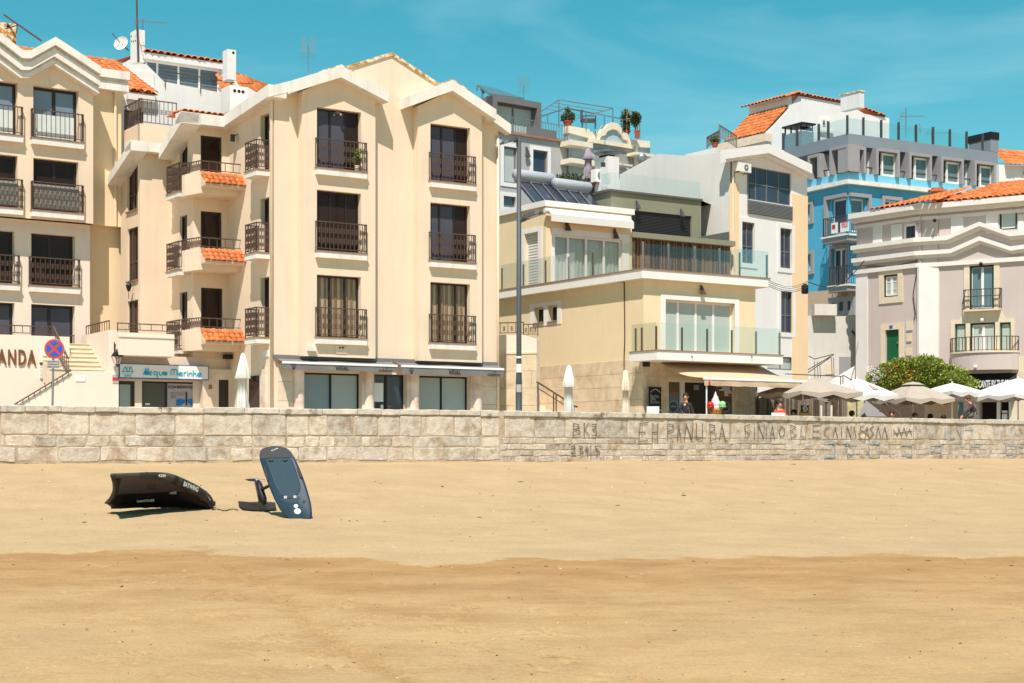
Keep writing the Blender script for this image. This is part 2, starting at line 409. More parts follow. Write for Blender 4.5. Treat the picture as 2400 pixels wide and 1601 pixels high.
streak2 = nz_(1.0, 7, mapv((3.0, 4.5, 0)), .68)
fade = rng(edge, -11.0, -.8, .06, .80)
wetk = mth('MULTIPLY', wet, mth('MULTIPLY_ADD', rng(streak, .34, .68, -.45, .45), .7, fade)); wetk = mth('ADD', wetk, mth('MULTIPLY', wet, rng(streak2, .4, .7, -.12, .2)))
wc = N('ShaderNodeClamp'); t.links.new(wetk, wc.inputs[0])
DRY, LITE, WET = (.470, .326, .178), (.478, .310, .150), (.372, .204, .078)
base = mixc(wet, DRY, LITE)
c_ = mixc(wc.outputs[0], base, WET)
an = N('ShaderNodeAttribute', attribute_name='disturbed')
c_ = mixc(mth('MULTIPLY', an.outputs['Fac'], rng(nz_(2.2, 5), .35, .65, .1, .7)), c_, (.37, .215, .085))
sp = rng(nz_(1.0, 6, mapv((3.5, 5, 0)), .68), .56, .72); c_ = mixc(mth('MULTIPLY', sp, .42), c_, (.33, .20, .085))                  # ochre specks of churned sand
v_ = rng(nz_(.8, 6), .3, .7, .93, 1.06); c_ = mixc(1.0, c_, v_, 'MULTIPLY')
v_ = rng(nz_(26.0, 5, None, .75), .25, .75, .84, 1.14); c_ = mixc(1.0, c_, v_, 'MULTIPLY')
t.links.new(c_, b.inputs['Base Color'])
ro = rng(wc.outputs[0], 0, 1, .95, .75); t.links.new(ro, b.inputs['Roughness'])
bp = N('ShaderNodeBump'); bp.inputs['Strength'].default_value = .9; bp.inputs['Distance'].default_value = .035
hh = mth('ADD', mth('MULTIPLY', nz_(8.0, 8, None, .7), 1.0), mth('MULTIPLY', nz_(40.0, 5), .45)); t.links.new(hh, bp.inputs['Height']); t.links.new(bp.outputs[0], b.inputs['Normal'])
me.materials.append(m)
sand = bpy.data.objects.new('beach_sand', me); col.objects.link(sand); sand['kind'] = 'structure'
# shell grit, weed bits and dark dashes standing in for footprint shade
mb = MB()
for i in range(480):
    px = rnd.uniform(0, 2400); py = rnd.choice((rnd.uniform(1085, 1330), rnd.uniform(1310, 1600)))
    p = ground_hit(px, py); r = rnd.uniform(.004, .014)*(p.y/30); a = rnd.uniform(0, 3.1); l = rnd.choice((1, 1.4, 2.4, 4.5))
    c_, s_ = math.cos(a), math.sin(a); mb.m = 0 if rnd.random() < .85 else 1
    P = [p+Vector((r*l*c_*e-r*s_*f, r*l*s_*e+r*c_*f, h)) for e, f, h in ((-1, -1, 0), (1, -1, 0), (1, 1, 0), (-1, 1, 0), (-.5, -.5, r*.9), (.5, -.5, r*.9), (.5, .5, r*.9), (-.5, .5, r*.9))]
    mb.hexa(P)
mb.build('beach_litter', [mat('weed_and_shade_bits', srgb(70, 50, 36), .9, .3, 9), mat('shell_bits', srgb(214, 200, 176), .8, .1, 9)], kind='stuff')

# promenade paving between the sea wall and the buildings
mp_ = mat('promenade_paving', srgb(178, 166, 148), .85, .08, .6, .3, 25)
mb = MB(); mb.poly([WA.W(-120, -.3, PROM), WA.W(0, -.3, PROM), WB.W(0, -.3, PROM), WB.W(120, -.3, PROM), (250, 300, PROM), (-250, 300, PROM)])
o = mb.build('promenade', mp_); o['kind'] = 'structure'

# ---------------------------------------------------------------- sea wall: every block and coping stone
sw = thing('sea_wall', 'long weathered limestone sea wall of irregular blocks between beach and promenade', 'sea wall', (PB.x, PB.y, -.5))
M['mortar'] = mat('sandy_mortar', srgb(188, 169, 143), .95, .16, 5, 1.0, 22, c2=srgb(152, 134, 112), c2scale=2)
M['block'] = mat('limestone_block', srgb(200, 186, 168), .92, .20, 6, 1.0, 14, rnd=.09, c2=srgb(160, 132, 104), c2pos=(.48, .75), c2scale=2.2, detail=8)
M['block_g'] = mat('grey_limestone_block', srgb(190, 179, 164), .92, .22, 7, 1.0, 16, rnd=.12, c2=srgb(146, 122, 98), c2pos=(.46, .7), c2scale=2.6, detail=8)
M['cope'] = mat('coping_stone', srgb(196, 186, 170), .9, .16, 5.0, .9, 20, rnd=.07, c2=srgb(120, 104, 86), c2pos=(.56, .68), c2scale=2.2)
mb = MB(); mb.box(WA, -45, 0, -.004, -.62, -1.2, .99); mb.box(WB, 0, 60, -.004, -.62, -1.2, .99); mb.build('mortar_core', M['mortar'], sw)
def block(fr, u0, u1, z0, z1, n, mname, jit=.02, name='stone_block', chip=.03):
    "one quarried block: uneven outline, arrises knocked off, face slightly out of true"
    ru = random.uniform
    jit = min(jit, (u1-u0)*.08, (z1-z0)*.12); ch = min(chip, (u1-u0)*.18, (z1-z0)*.2)
    j = lambda: ru(-jit, jit)
    o_ = [(u0+j()*.5, z0+ch*ru(.3, 1.6)), (u0+ch*ru(.3, 1.6), z0+j()*.5), ((u0+u1)/2+j(), z0+j()), (u1-ch*ru(.3, 1.6), z0+j()*.5), (u1+j()*.5, z0+ch*ru(.3, 1.6)), (u1+j(), (z0+z1)/2),
          (u1+j()*.5, z1-ch*ru(.3, 1.6)), (u1-ch*ru(.3, 1.6), z1+j()*.5), ((u0+u1)/2+j(), z1+j()), (u0+ch*ru(.3, 1.6), z1+j()*.5), (u0+j()*.5, z1-ch*ru(.3, 1.6)), (u0+j(), (z0+z1)/2)]
    k = len(o_); cu, cz = (u0+u1)/2, (z0+z1)/2; b_ = .016
    def ins(p, d):
        du, dz = cu-p[0], cz-p[1]; l = math.hypot(du, dz); return (p[0]+du/l*d, p[1]+dz/l*d)
    mb = MB(); v = [fr.W(p[0], -.03, p[1]) for p in o_]+[fr.W(p[0], n-b_, p[1]) for p in o_]
    inn = [ins(p, b_*1.6) for p in o_]; v += [fr.W(p[0], n+ru(-.006, .0), p[1]) for p in inn]+[fr.W(cu+j(), n+ru(-.008, .0), cz+j())]
    fs = []
    for i in range(k):
        i2 = (i+1) % k; fs += [(i, i2, k+i2, k+i), (k+i, k+i2, 2*k+i2, 2*k+i), (2*k+i, 2*k+i2, 3*k)]
    mb.add(v, fs); return mb.build(name, M[mname], sw)
def row(k, ys, joints, zone, n=(.006, .02), names=('block',), jit=.02, gap=.018, skip=()):
    for a, b_ in zip(joints, joints[1:]):
        if a in skip: continue
        xm = q(k, (a+b_)/2)[0]; fr = WA if xm < 1170 else WB
        u0, u1 = fr.u(k, a)+gap, fr.u(k, b_)-gap
        if fr is WB and u0 < 0: u0 = .01
        if fr is WA and u1 > 0: u1 = -.01
        if u1-u0 < .06: continue
        z0, z1 = zone(u0, fr)
        block(fr, u0, u1, z0+random.uniform(-.012, .012), z1+random.uniform(-.012, .012), random.uniform(*n), random.choice(names), jit)
# coping
jl = [-240, -120, 0, 115, 280, 435, 545, 740, 935, 1120, 1280, 1480, 1640, 1750, 1835, 2015, 2205, 2290]
jr = [0-40, 75, 195, 310, 430, 610, 700, 785, 850, 940, 1040, 1150, 1280, 1395, 1515, 1605, 1690, 1800, 1870, 1955, 2030, 2095, 2180, 2290, 2351, 2430, 2530]
for k, J in ((16, jl), (17, jr)):
    for a, b_ in zip(J, J[1:]):
        fr = WA if k == 16 else WB
        u0, u1 = fr.u(k, a)+.008, fr.u(k, b_)-.008
        if k == 17: u0 = max(u0, .01)
        if k == 16: u1 = min(u1, -.01)
        ru = random.uniform; z0 = CAP-.175+ru(-.01, .02); z1 = CAP+ru(-.01, .008); nf = .05+ru(-.008, .02); b2 = .018
        mb = MB(); sec = [(nf-b2, z0), (nf, z0+b2), (nf, z1-b2), (nf-b2, z1), (-.60, z1), (-.60, z0)]
        L_ = 6; cs = []
        for i in range(L_+1):
            uu = u0+(u1-u0)*i/L_; e = .0 if 0 < i < L_ else -.012
            cs.append([fr.W(uu, n_+(e+ru(-.006, .006) if n_ > 0 else 0), z_+(ru(-.007, .007) if i % L_ else -.003)) for n_, z_ in sec])
        kk = len(sec); v = [p for c_ in cs for p in c_]; fs = []
        for i in range(L_):
            for jj in range(kk): fs.append((i*kk+jj, i*kk+(jj+1) % kk, (i+1)*kk+(jj+1) % kk, (i+1)*kk+jj))
        fs += [list(range(kk))[::-1], [L_*kk+jj for jj in range(kk)]]
        mb.add(v, fs).build('coping_stone', M['cope'], sw)
row(16, None, [-330, -120, 0, 222, 408, 622, 805, 935, 1160, 1315, 1420, 1505, 1625, 1735, 1835, 1935, 1960, 2085, 2212, 2330], lambda u, f: (.36, .955), names=('block', 'block', 'block_g'))
row(16, None, [-200, 0, 25, 155, 258, 395, 505, 575, 670, 800, 935, 1030, 1115, 1160, 1230, 1315, 1400, 1465, 1540, 1600, 1660, 1705, 1800, 1895, 2030, 2145, 2210, 2330], lambda u, f: (.045, .325), names=('block', 'block_g'), jit=.03, n=(.0, .018))
row(16, None, [-200, 75, 270, 460, 630, 800, 950, 1060, 1160, 1240, 1370, 1500, 1640, 1780, 1900, 2040, 2180, 2330], lambda u, f: (-.36, .01), names=('block', 'block_g'), jit=.03, n=(.0, .024))
row(17, None, [-35, 105, 245, 388, 530, 600, 715, 830, 892, 1008, 1072, 1126, 1220, 1357, 1422, 1505, 1580, 1655, 1745, 1845, 1955, 2005, 2072, 2208, 2351, 2440, 2540], lambda u, f: (.33, .955), names=('block', 'block', 'block_g'))
# rubble courses low on the right-hand run
for zz, hh_ in ((.30, .16), (.115, .17), (-.075, .17), (-.27, .17)):
    u = .05
    while u < 36:
        w_ = random.choice((.28, .4, .55, .75, 1.0)); 
        block(WB, u+.012, u+w_-.012, zz-hh_+random.uniform(-.01, .01), zz+random.uniform(-.012, .014), random.uniform(-.002, .024), random.choice(('block', 'block_g')), .035); u += w_
# graffiti: painted strokes a hair proud of the stone faces
def strokes(k, lines, w_, name, mname, parent, n=.036, label=None):
    mb = MB()
    for ln in lines:
        P = []
        for (x, y) in ln:
            px = q(k, x)[0]; fr = WA if px < 1170 else WB; u, z = fr.h(k, x, y, n); P.append((fr, u, z))
        for (f0, u0, z0), (f1, u1, z1) in zip(P, P[1:]):
            du, dz = u1-u0, z1-z0; l = math.hypot(du, dz) or 1; a, b_ = -dz/l*w_/2, du/l*w_/2; e0, e1 = du/l*w_*.4, dz/l*w_*.4
            ww = random.uniform(.75, 1.15)
            mb.add([f0.W(u0-e0+a*ww, n, z0-e1+b_*ww), f0.W(u0-e0-a*ww, n, z0-e1-b_*ww), f0.W(u1+e0-a*ww, n, z1+e1-b_*ww), f0.W(u1+e0+a*ww, n, z1+e1+b_*ww)], [(0, 1, 2, 3)])
    o = mb.build(name, M[mname], parent)
    if label: o['label'] = label
    return o
M['spray'] = mat('faded_black_spray', srgb(112, 101, 89), .95, .4, 8)
M['spray_b'] = mat('faded_blue_spray', srgb(150, 164, 172), .95, .35, 8)
G = [[(285, 143), (280, 198)], [(285, 143), (305, 148), (308, 162), (288, 170)], [(288, 170), (312, 178), (312, 192), (282, 198)], [(332, 140), (332, 198)], [(352, 140), (334, 170), (356, 198)], [(368, 146), (386, 146), (384, 166), (370, 170), (388, 180), (384, 198), (366, 196)],
     [(270, 250), (285, 246), (290, 258), (274, 280), (292, 280)], [(308, 246), (324, 250), (312, 264), (328, 274), (312, 290)], [(348, 246), (336, 268), (350, 262), (346, 288)], [(362, 240), (362, 292)], [(410, 244), (384, 248), (388, 264), (404, 274), (386, 292)],
     [(588, 142), (582, 226)], [(588, 142), (625, 138)], [(584, 184), (612, 182)], [(582, 226), (622, 222)], [(648, 142), (644, 222)], [(670, 142), (668, 222)], [(646, 184), (670, 182)],
     [(716, 145), (714, 218)], [(716, 145), (740, 148), (742, 172), (716, 180)], [(760, 218), (766, 150), (776, 218)], [(760, 190), (774, 190)], [(792, 216), (800, 145), (826, 216), (832, 142)], [(848, 145), (846, 200), (858, 216), (874, 206), (876, 142)],
     [(908, 148), (912, 222)], [(908, 148), (930, 152), (930, 174), (912, 182)], [(912, 182), (938, 190), (936, 214), (912, 222)], [(952, 218), (964, 148), (980, 218)], [(956, 192), (974, 190)], [(1002, 140), (1000, 216)],
     [(1092, 148), (1068, 156), (1072, 178), (1092, 192), (1066, 216)], [(1114, 160), (1114, 214)], [(1114, 146), (1114, 150)], [(1130, 214), (1132, 148), (1156, 212), (1158, 146)], [(1170, 150), (1168, 214)], [(1186, 214), (1196, 152), (1206, 214)], [(1190, 190), (1202, 190)],
     [(1240, 156), (1226, 176), (1234, 204), (1250, 196), (1252, 166), (1240, 156)], [(1280, 150), (1282, 212)], [(1280, 150), (1304, 160), (1284, 176), (1306, 196), (1282, 212)], [(1330, 154), (1326, 200), (1348, 206), (1352, 156)], [(1384, 152), (1382, 206)], [(1384, 152), (1416, 150)], [(1384, 178), (1408, 178)], [(1382, 206), (1412, 206)],
     [(1460, 160), (1440, 166), (1436, 196), (1456, 206)], [(1474, 208), (1484, 160), (1496, 208)], [(1512, 156), (1514, 206)], [(1536, 208), (1540, 156), (1556, 206), (1558, 156)], [(1566, 206), (1572, 158), (1580, 206)], [(1618, 152), (1600, 158), (1596, 208), (1612, 216)], [(1622, 214), (1630, 158), (1640, 214)], [(1660, 156), (1644, 166), (1660, 190), (1640, 212)], [(1672, 210), (1682, 156), (1694, 210)],
     [(1700, 206), (1712, 160), (1724, 206)], [(1752, 170), (1770, 200), (1776, 162), (1790, 204), (1800, 160), (1812, 200), (1826, 168), (1836, 198)], [(1750, 190), (1838, 178)], [(1600, 170), (1640, 200)], [(1590, 190), (1636, 168)]]
strokes(17, G, .034, 'painted_lettering', 'spray', sw)['kind'] = 'stuff'
GB = [[(1434, 232), (1484, 232), (1484, 296), (1436, 296)], [(1536, 234), (1584, 238)], [(1540, 234), (1540, 292), (1560, 292)], [(1640, 230), (1690, 234), (1688, 294), (1642, 290), (1640, 232)], [(1736, 236), (1736, 252)], [(1736, 268), (1736, 286)], [(1790, 236), (1838, 240), (1836, 290), (1790, 286)],
      [(1926, 238), (1972, 240), (1970, 270), (1928, 268)], [(1990, 166), (1990, 212)], [(2020, 166), (2012, 210), (2034, 206)], [(2046, 168), (2062, 206), (2064, 166)], [(2080, 168), (2116, 170), (2112, 208)], [(2036, 244), (2080, 246)], [(2110, 244), (2150, 246)], [(2270, 240), (2320, 244), (2316, 286), (2272, 284), (2270, 240)], [(2330, 244), (2345, 246)]]
strokes(17, GB, .05, 'painted_marks', 'spray_b', sw)['kind'] = 'stuff'
# ---------------------------------------------------------------- building kit
def window(parent, fr, rect, n, leaves=(1, 1), ft=.07, fm='brown', pm='pane', proud=.06, name='window', bars=(), mid=None, handle=False, blind=None, blind_h=1.0, curtain=None, wall_back=True):
    "frame with one pane per leaf, set at depth n; optional blind or pleated curtain behind clear glass"
    u0, u1, z0, z1 = rect; mb = MB(); fr_ = fr
    mb.box(fr_, u0, u1, n+proud, n, z1-ft, z1); mb.box(fr_, u0, u1, n+proud, n, z0, z0+ft)
    tot = sum(leaves); x = u0; L_ = []
    for i, l in enumerate(leaves):
        x2 = x+(u1-u0)*l/tot; L_.append((x, x2)); x = x2
    mb.box(fr_, u0, u0+ft, n+proud, n, z0+ft, z1-ft); mb.box(fr_, u1-ft, u1, n+proud, n, z0+ft, z1-ft)
    for a, b_ in L_[1:]: mb.box(fr_, a-ft*.6, a+ft*.6, n+proud-.003, n, z0+ft, z1-ft)
    if mid is not None:
        zm = z0+(z1-z0)*mid; mb.box(fr_, u0+ft, u1-ft, n+proud-.006, n+.004, zm-ft*.5, zm+ft*.5)
    for bz in bars:
        zm = z0+(z1-z0)*bz; mb.box(fr_, u0+ft, u1-ft, n+proud-.012, n+.004, zm-.012, zm+.012)
    w_ = mb.build(name, M[fm], parent)
    pm_ = pm if isinstance(pm, (list, tuple)) else [pm]*len(L_)
    for i, (a, b_) in enumerate(L_):
        e0 = ft if i == 0 else ft*.6; e1 = ft if i == len(L_)-1 else ft*.6
        if mid is None: blank(fr_, a+e0-.01, b_-e1+.01, z0+ft-.01, z1-ft+.01, n+.03, n+.018, 'pane', M[pm_[i]], w_)
        else:
            zm = z0+(z1-z0)*mid
            blank(fr_, a+e0-.01, b_-e1+.01, z0+ft-.01, zm-ft*.5+.01, n+.03, n+.018, 'pane', M[pm_[i]], w_); blank(fr_, a+e0-.01, b_-e1+.01, zm+ft*.5-.01, z1-ft+.01, n+.03, n+.018, 'pane', M[pm_[i]], w_)
    if blind: blank(fr_, u0+ft*.5, u1-ft*.5, z1-(z1-z0)*blind_h+.02, z1-.01, n-.05, n-.06, 'roller_blind', M[blind], w_)
    if curtain:
        mb = MB(); k = int((u1-u0)/.035); P = []
        for i in range(k+1):
            u = u0+.02+(u1-u0-.04)*i/k; P.append((u, n-.09+.028*math.sin(i*1.05)+.015*math.sin(i*.37)))
        for (a, na), (b_, nb) in zip(P, P[1:]): mb.add([fr_.W(a, na, z0+.02), fr_.W(b_, nb, z0+.02), fr_.W(b_, nb, z1-.02), fr_.W(a, na, z1-.02)], [(0, 1, 2, 3)])
        mb.build('curtain', M[curtain], w_)
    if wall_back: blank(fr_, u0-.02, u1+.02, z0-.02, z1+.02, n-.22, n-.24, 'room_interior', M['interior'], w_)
    if handle: mb = MB(); zc = z0+1.0; mb.box(fr_, L_[-1][0]+.02, L_[-1][0]+.14, n+proud+.04, n+proud+.02, zc, zc+.025); mb.build('handle', M['steel'], w_)
    return w_
def scroll(mb, fr, u, n, z, s, r=.008):
    for su in (-1, 1):
        for sz in (-1, 1):
            P = []
            for i in range(7):
                a = -math.pi*.55+i/6*math.pi*1.35; rr = s*.46*(1-.35*i/6)
                P.append(fr.W(u+su*(s*.55-rr*math.cos(a)*1.0), n, z+sz*(s*.52+rr*math.sin(a))))
            mb.tube(P, r, 4, cap=False)
    mb.box(fr, u-.008, u+.008, n+.008, n-.008, z-s*1.15, z+s*1.15)
def rail_run(mb, A, B, z0, z1, sp=.13, rows=(), bw=.0095, top=.020, both=True):
    "straight run of wrought iron between two plan points"
    A, B = Vector((A.x, A.y, 0)), Vector((B.x, B.y, 0)); d = B-A; l = d.length
    fr = Fr(A.x, A.y, math.degrees(math.atan2(d.y, d.x)))
    mb.box(fr, -top, l+top, top, -top, z1-.035, z1)
    if both: mb.box(fr, 0, l, .012, -.012, z0+.07, z0+.095)
    k = max(1, int(round(l/sp)))
    for i in range(k+1):
        u = l*i/k; e = bw*1.5 if i in (0, k) else bw
        mb.box(fr, u-e, u+e, e, -e, z0 if i in (0, k) else z0+.07, z1-.035)
    for rz in rows:
        for i in range(k):
            if k > 3 and i % 2 and len(rows) > 1 and rz == rows[0] and i == k-1: continue
            u = l*(i+.5)/k
            scroll(mb, fr, u, 0, z0+(z1-z0)*rz, min(.085, l/k*.62))
    return mb
def balcony(parent, fr, u0, u1, n, z, p=.15, th=.22, rh=1.0, rows=(.33, .68), sp=.14, slab='white', lip='sill', e=.02, name='balcony', rn=0):
    mb = MB(); mb.box(fr, u0, u1, n+p, n-.02, z-th, z-.03)
    s_ = mb.build(name, M[slab], parent)
    blank(fr, u0-.025, u1+.025, z-.03, z, n+p+.025, n-.02, 'slab_edging', M[lip], s_)
    mb = MB(); c = [fr.W(u0+e, n+rn, 0), fr.W(u0+e, n+p-.03, 0), fr.W(u1-e, n+p-.03, 0), fr.W(u1-e, n+rn, 0)]
    rail_run(mb, c[1], c[2], z+.0, z+rh, sp, rows)
    for a, b_ in ((c[0], c[1]), (c[3], c[2])): rail_run(mb, a, b_, z, z+rh, .1, rows if (b_-a).length > .3 else ())
    mb.build('railing', M['iron'], s_)
    return s_
TILE = None
def tile_mesh():
    global TILE
    if TILE is None:
        mb = MB(); seg = 6; r = .5; v = []; L_ = 4
        # half-round clay tile along +y, width 1, length 1; shell with thickness
        for (yy, k_) in ((0, 1.0), (1, .86)):
            for j in range(seg+1):
                a = math.pi*j/seg; v.append((-math.cos(a)*r*k_, yy, math.sin(a)*r*.62*k_))
            for j in range(seg+1):
                a = math.pi*j/seg; v.append((-math.cos(a)*r*.84*k_, yy, math.sin(a)*r*.62*k_-.09))
        n_ = seg+1; fs = []
        for j in range(seg):
            fs.append((j, j+1, 2*n_+j+1, 2*n_+j)); fs.append((n_+j+1, n_+j, j, j+1)[::-1] if False else (n_+j, n_+j+1, j+1, j))
        mb.add(v, fs); TILE = mb.mesh('roof_tile', M['tile'], True)
    return TILE
def tile_roof(parent, O, ex, ey, W_, L_, tw=.22, tl=.36, lift=.05, jit=.06, name='roof_tile', skip=None, keep=None):
    "rows of clay tiles on a sloping plane: O lower left corner, ex along the eave, ey up the slope"
    me_ = tile_mesh(); O, ex, ey = Vector(O), Vector(ex).normalized(), Vector(ey).normalized(); ez = ex.cross(ey).normalized()
    nu, nv = max(1, int(round(W_/tw))), max(1, int(round(L_/tl))); tw, tl = W_/nu, L_/nv
    for j in range(nv):
        for i in range(nu):
            if skip and skip((i+.5)/nu, (j+.5)/nv): continue
            p = O+ex*(tw*(i+.5)+random.uniform(-jit, jit)*tw)+ey*(tl*(j-.04)+random.uniform(-jit, jit)*tl)+ez*(lift*.15)
            if keep and not keep(p): continue
            up2 = (ey*1.0+ez*-.06).normalized(); e3 = ex.cross(up2).normalized()
            mt = Matrix((( *(ex*tw*.98),), (*(up2*tl*1.18),), (*(e3*tw),))).transposed().to_4x4()
            link_mesh(name, me_, parent, Matrix.Translation(p+ez*.03) @ mt)
def offz(path, d): return [(u, z-d) for u, z in path]
def band(parent, fr, path, d0, d1, n0, n1, mname, name='cornice'):
    "moulding that follows a bent line (u,z): from d0 to d1 below it, projecting n1..n0"
    return MB().prism(fr, offz(path, d0)+offz(path, d1)[::-1], n0, n1).build(name, M[mname], parent)
def text(body, fr, u, z, h, n, name, mname, parent, depth=.004, wscale=1.0, align='LEFT', shear=0, width=None, bold=.02):
    cu = bpy.data.curves.new('t', 'FONT'); cu.body = body; cu.size = 1; cu.extrude = .0; cu.align_x = align; cu.shear = shear; cu.resolution_u = 3; cu.offset = bold
    ob = bpy.data.objects.new('t', cu); col.objects.link(ob); dg = bpy.context.evaluated_depsgraph_get(); me_ = bpy.data.meshes.new_from_object(ob.evaluated_get(dg))
    bpy.data.objects.remove(ob)
    xs = [v.co.x for v in me_.vertices]; ys = [v.co.y for v in me_.vertices]; y0, y1 = min(ys), max(ys); x0, x1 = min(xs), max(xs)
    k = h/(0.70)
    kw = (width/(x1-x0)) if width else k*wscale
    mb = MB(); v = [fr.W(u+(c.co.x-(x0 if align == 'LEFT' else 0))*kw, n, z+c.co.y*k) for c in me_.vertices]
    nv = len(v); fs = [list(p.vertices) for p in me_.polygons]
    mb.add(v, fs)
    if depth:
        # give the letters thickness: side walls along boundary edges
        from collections import Counter
        ec = Counter(); od = {}
        for f in fs:
            for a, b_ in zip(f, f[1:]+f[:1]): e = (min(a, b_), max(a, b_)); ec[e] += 1; od[e] = (a, b_)
        for e, c_ in ec.items():
            if c_ == 1:
                a, b_ = od[e]; d = fr.W(0, -depth, 0)-fr.W(0, 0, 0); mb.add([v[a], v[b_], v[b_]+d, v[a]+d], [(3, 2, 1, 0)])
    bpy.data.meshes.remove(me_)
    return mb.build(name, M[mname], parent)

# ---------------------------------------------------------------- cream apartment house with gabled bays (middle)
TH = 33.3
FB = FR(3, 270, 53.7, TH)
B = thing('apartment_house', 'cream four storey apartment house with two gabled bays and grey shop awnings', 'building', FB.W(4.5, 0, PROM))
BAY = .37
u_r = FB.u(3, 1985)
GB0 = PROM-.1
outer = [(0, GB0), (u_r, GB0), (u_r, FB.z(3, 1985, 690)), FB.h(3, 1860, 600), FB.h(3, 1530, 380), FB.h(3, 1165, 148), FB.h(3, 830, 248), FB.h(3, 443, 425), (0, FB.z(3, 270, 470))]
gtop = FB.z(4, 600, 1075)                                     # head of the ground floor
shopL = FB.rect(4, 540, 1185, 1018, 1500); shopD = FB.rect(4, 1122, 1200, 1392, 1500); shopR = FB.rect(4, 1494, 1212, 1922, 1510)
holes = [(a[0], a[1], PROM+.15, a[3]) for a in (shopL, shopD, shopR)]
MB().panel(FB, outer, holes, 0, .3).build('front_wall', M['cream'], B)
ub = [p for p in outer]
MB().prism(FB, [(u+(.5 if u < .01 else -.02 if u > u_r-.01 else 0), z-.02) for u, z in outer], -.42, -9.5).build('main_body', M['cream'], B)
# bays
bays = []
for (xl, xr, gab, zb) in (((485, 1045, [(485, 455), (785, 345), (1045, 505)], FB.z(4, 530, 1050)), ((1372, 1862, [(1372, 575), (1638, 455), (1862, 620)], FB.z(4, 1500, 1088)))) if False else ((485, 1045, [(485, 435), (785, 312), (1045, 480)], (4, 530, 1050)), (1372, 1862, [(1372, 550), (1638, 425), (1862, 595)], (4, 1500, 1088)))):
    u0, u1 = FB.u(3, xl, BAY), FB.u(3, xr, BAY); zb = FB.z(*zb, BAY)
    bays.append((u0, u1, zb, [FB.h(3, x, y, BAY) for x, y in gab]))
W3 = {0: [FB.rect(3, 597, 557, 935, 1047, BAY), FB.rect(3, 597, 1190, 935, 1230, BAY), FB.rect(4, 653, 368, 1027, 905, BAY)],
      1: [FB.rect(3, 1466, 682, 1770, 1150, BAY), FB.rect(3, 1468, 1288, 1770, 1330, BAY), FB.rect(4, 1605, 430, 1937, 945, BAY)]}
sillz = {0: [FB.z(3, 597, 1022, BAY), FB.z(4, 640, 168, BAY), FB.z(4, 640, 888, BAY)], 1: [FB.z(3, 1466, 1122, BAY), FB.z(4, 1600, 250, BAY), FB.z(4, 1600, 935, BAY)]}
for i, (u0, u1, zb, gab) in enumerate(bays):
    hs = []
    for f in range(3):
        a = W3[i][f]; hs.append((W3[i][0][0], W3[i][0][1], sillz[i][f], a[3]))
    MB().panel(FB, [(u0, zb), (u1, zb)]+[(u1, gab[2][1]), gab[1], (u0, gab[0][1])], hs, BAY, BAY+.02, True).build('bay_wall', M['cream'], B)
    MB().poly([FB.W(u0, BAY, zb), FB.W(u0, 0, zb), FB.W(u1, 0, zb), FB.W(u1, BAY, zb)]).build('bay_soffit', M['cream'], B)
    for f, h_ in enumerate(hs):
        nn = BAY-.27
        if f == 2: window(B, FB, h_, nn, (1, 1, .9) if i == 0 else (.9, 1.2, .9), .06, 'dkbrown', 'clear', curtain='curtain')
        elif f == 1: window(B, FB, h_, nn, (1, 1, .8) if i == 0 else (.8, 1, .9), .06, 'dkbrown', ('pane', 'pane', 'pane') if i == 0 else ('pane_b', 'pane_b', 'pane'))
        else: window(B, FB, h_, nn, (1, 1, .85), .06, 'dkbrown', ('pane_b', 'pane_b', 'pane'))
        w_ = h_[1]-h_[0]
        balcony(B, FB, h_[0]-.07, h_[1]+.16, BAY, sillz[i][f]+.0, .16, .24, 1.0, (.36, .70), .15)
# little entrance light under the left bay's top lintel
# gable roofs of the bays: white fascia returning to the wall
def fas(pts, n, hgt, nb, k=3, mname='white', name='gable_fascia'):
    path = [FB.h(k, x, y, n) for x, y in pts]
    return band(B, FB, path, 0, hgt, n, nb, mname, name)
OV = BAY+.34
f1 = fas([(412, 352), (783, 240), (1148, 432)], OV, .40, -.02)
f2 = fas([(1312, 468), (1637, 350), (1972, 578)], OV, .38, -.02)
fas([(228, 398), (420, 352)], .34, .36, -.02); fas([(1940, 585), (2082, 690)], .34, .36, -.02)
# lichen on gable tops: thin capping following the big gable
path = [FB.h(3, 800, 256), FB.h(3, 1165, 143), FB.h(3, 1545, 392)]
band(B, FB, path, -.02, .10, .05, -.4, 'lichen', 'gable_coping')
for pts in ([(640, 283), (783, 238), (880, 288)], [(1540, 384), (1637, 348), (1745, 422)]):
    band(B, FB, [FB.h(3, x, y, OV-.02) for x, y in pts], -.03, .02, OV-.01, OV-.3, 'lichen', 'gable_coping')
# thin string mould and meter boxes under the bays
blank(FB, bays[0][0]-.5, bays[1][1]+.4, gtop-.02, gtop+.04, .03, -.01, 'string_course', M['pipe'], B)
a = FB.rect(4, 568, 965, 632, 1010, BAY); blank(FB, a[0], a[1], a[2], a[3], BAY+.14, BAY, 'junction_box', M['white'], B)
a = FB.rect(4, 808, 965, 900, 1030, BAY); vb = blank(FB, a[0], a[1], a[2], a[3], BAY+.03, BAY, 'vent_plate', M['stone'], B)
for s_ in (.35, .62): blank(FB, a[0]+(a[1]-a[0])*s_-.04, a[0]+(a[1]-a[0])*s_+.04, a[2]+.17, a[2]+.22, BAY+.034, BAY+.03, 'vent_slot', M['black'], vb)
# chandelier-like porch light in the top left recess
mb = MB(); c = FB.W((W3[0][0][0]+W3[0][0][1])/2-.02, BAY-.1, W3[0][0][3]-.1); mb.ball(c+Vector((0, 0, .02)), .05); 
for s_ in (-1, 1): mb.ball(c+Vector((.12*s_, 0, -.06)), .055); mb.tube([c+Vector((0, 0, .05)), c+Vector((.1*s_, 0, 0))], .012, 4)
mb.build('porch_light', M['steel'], B)
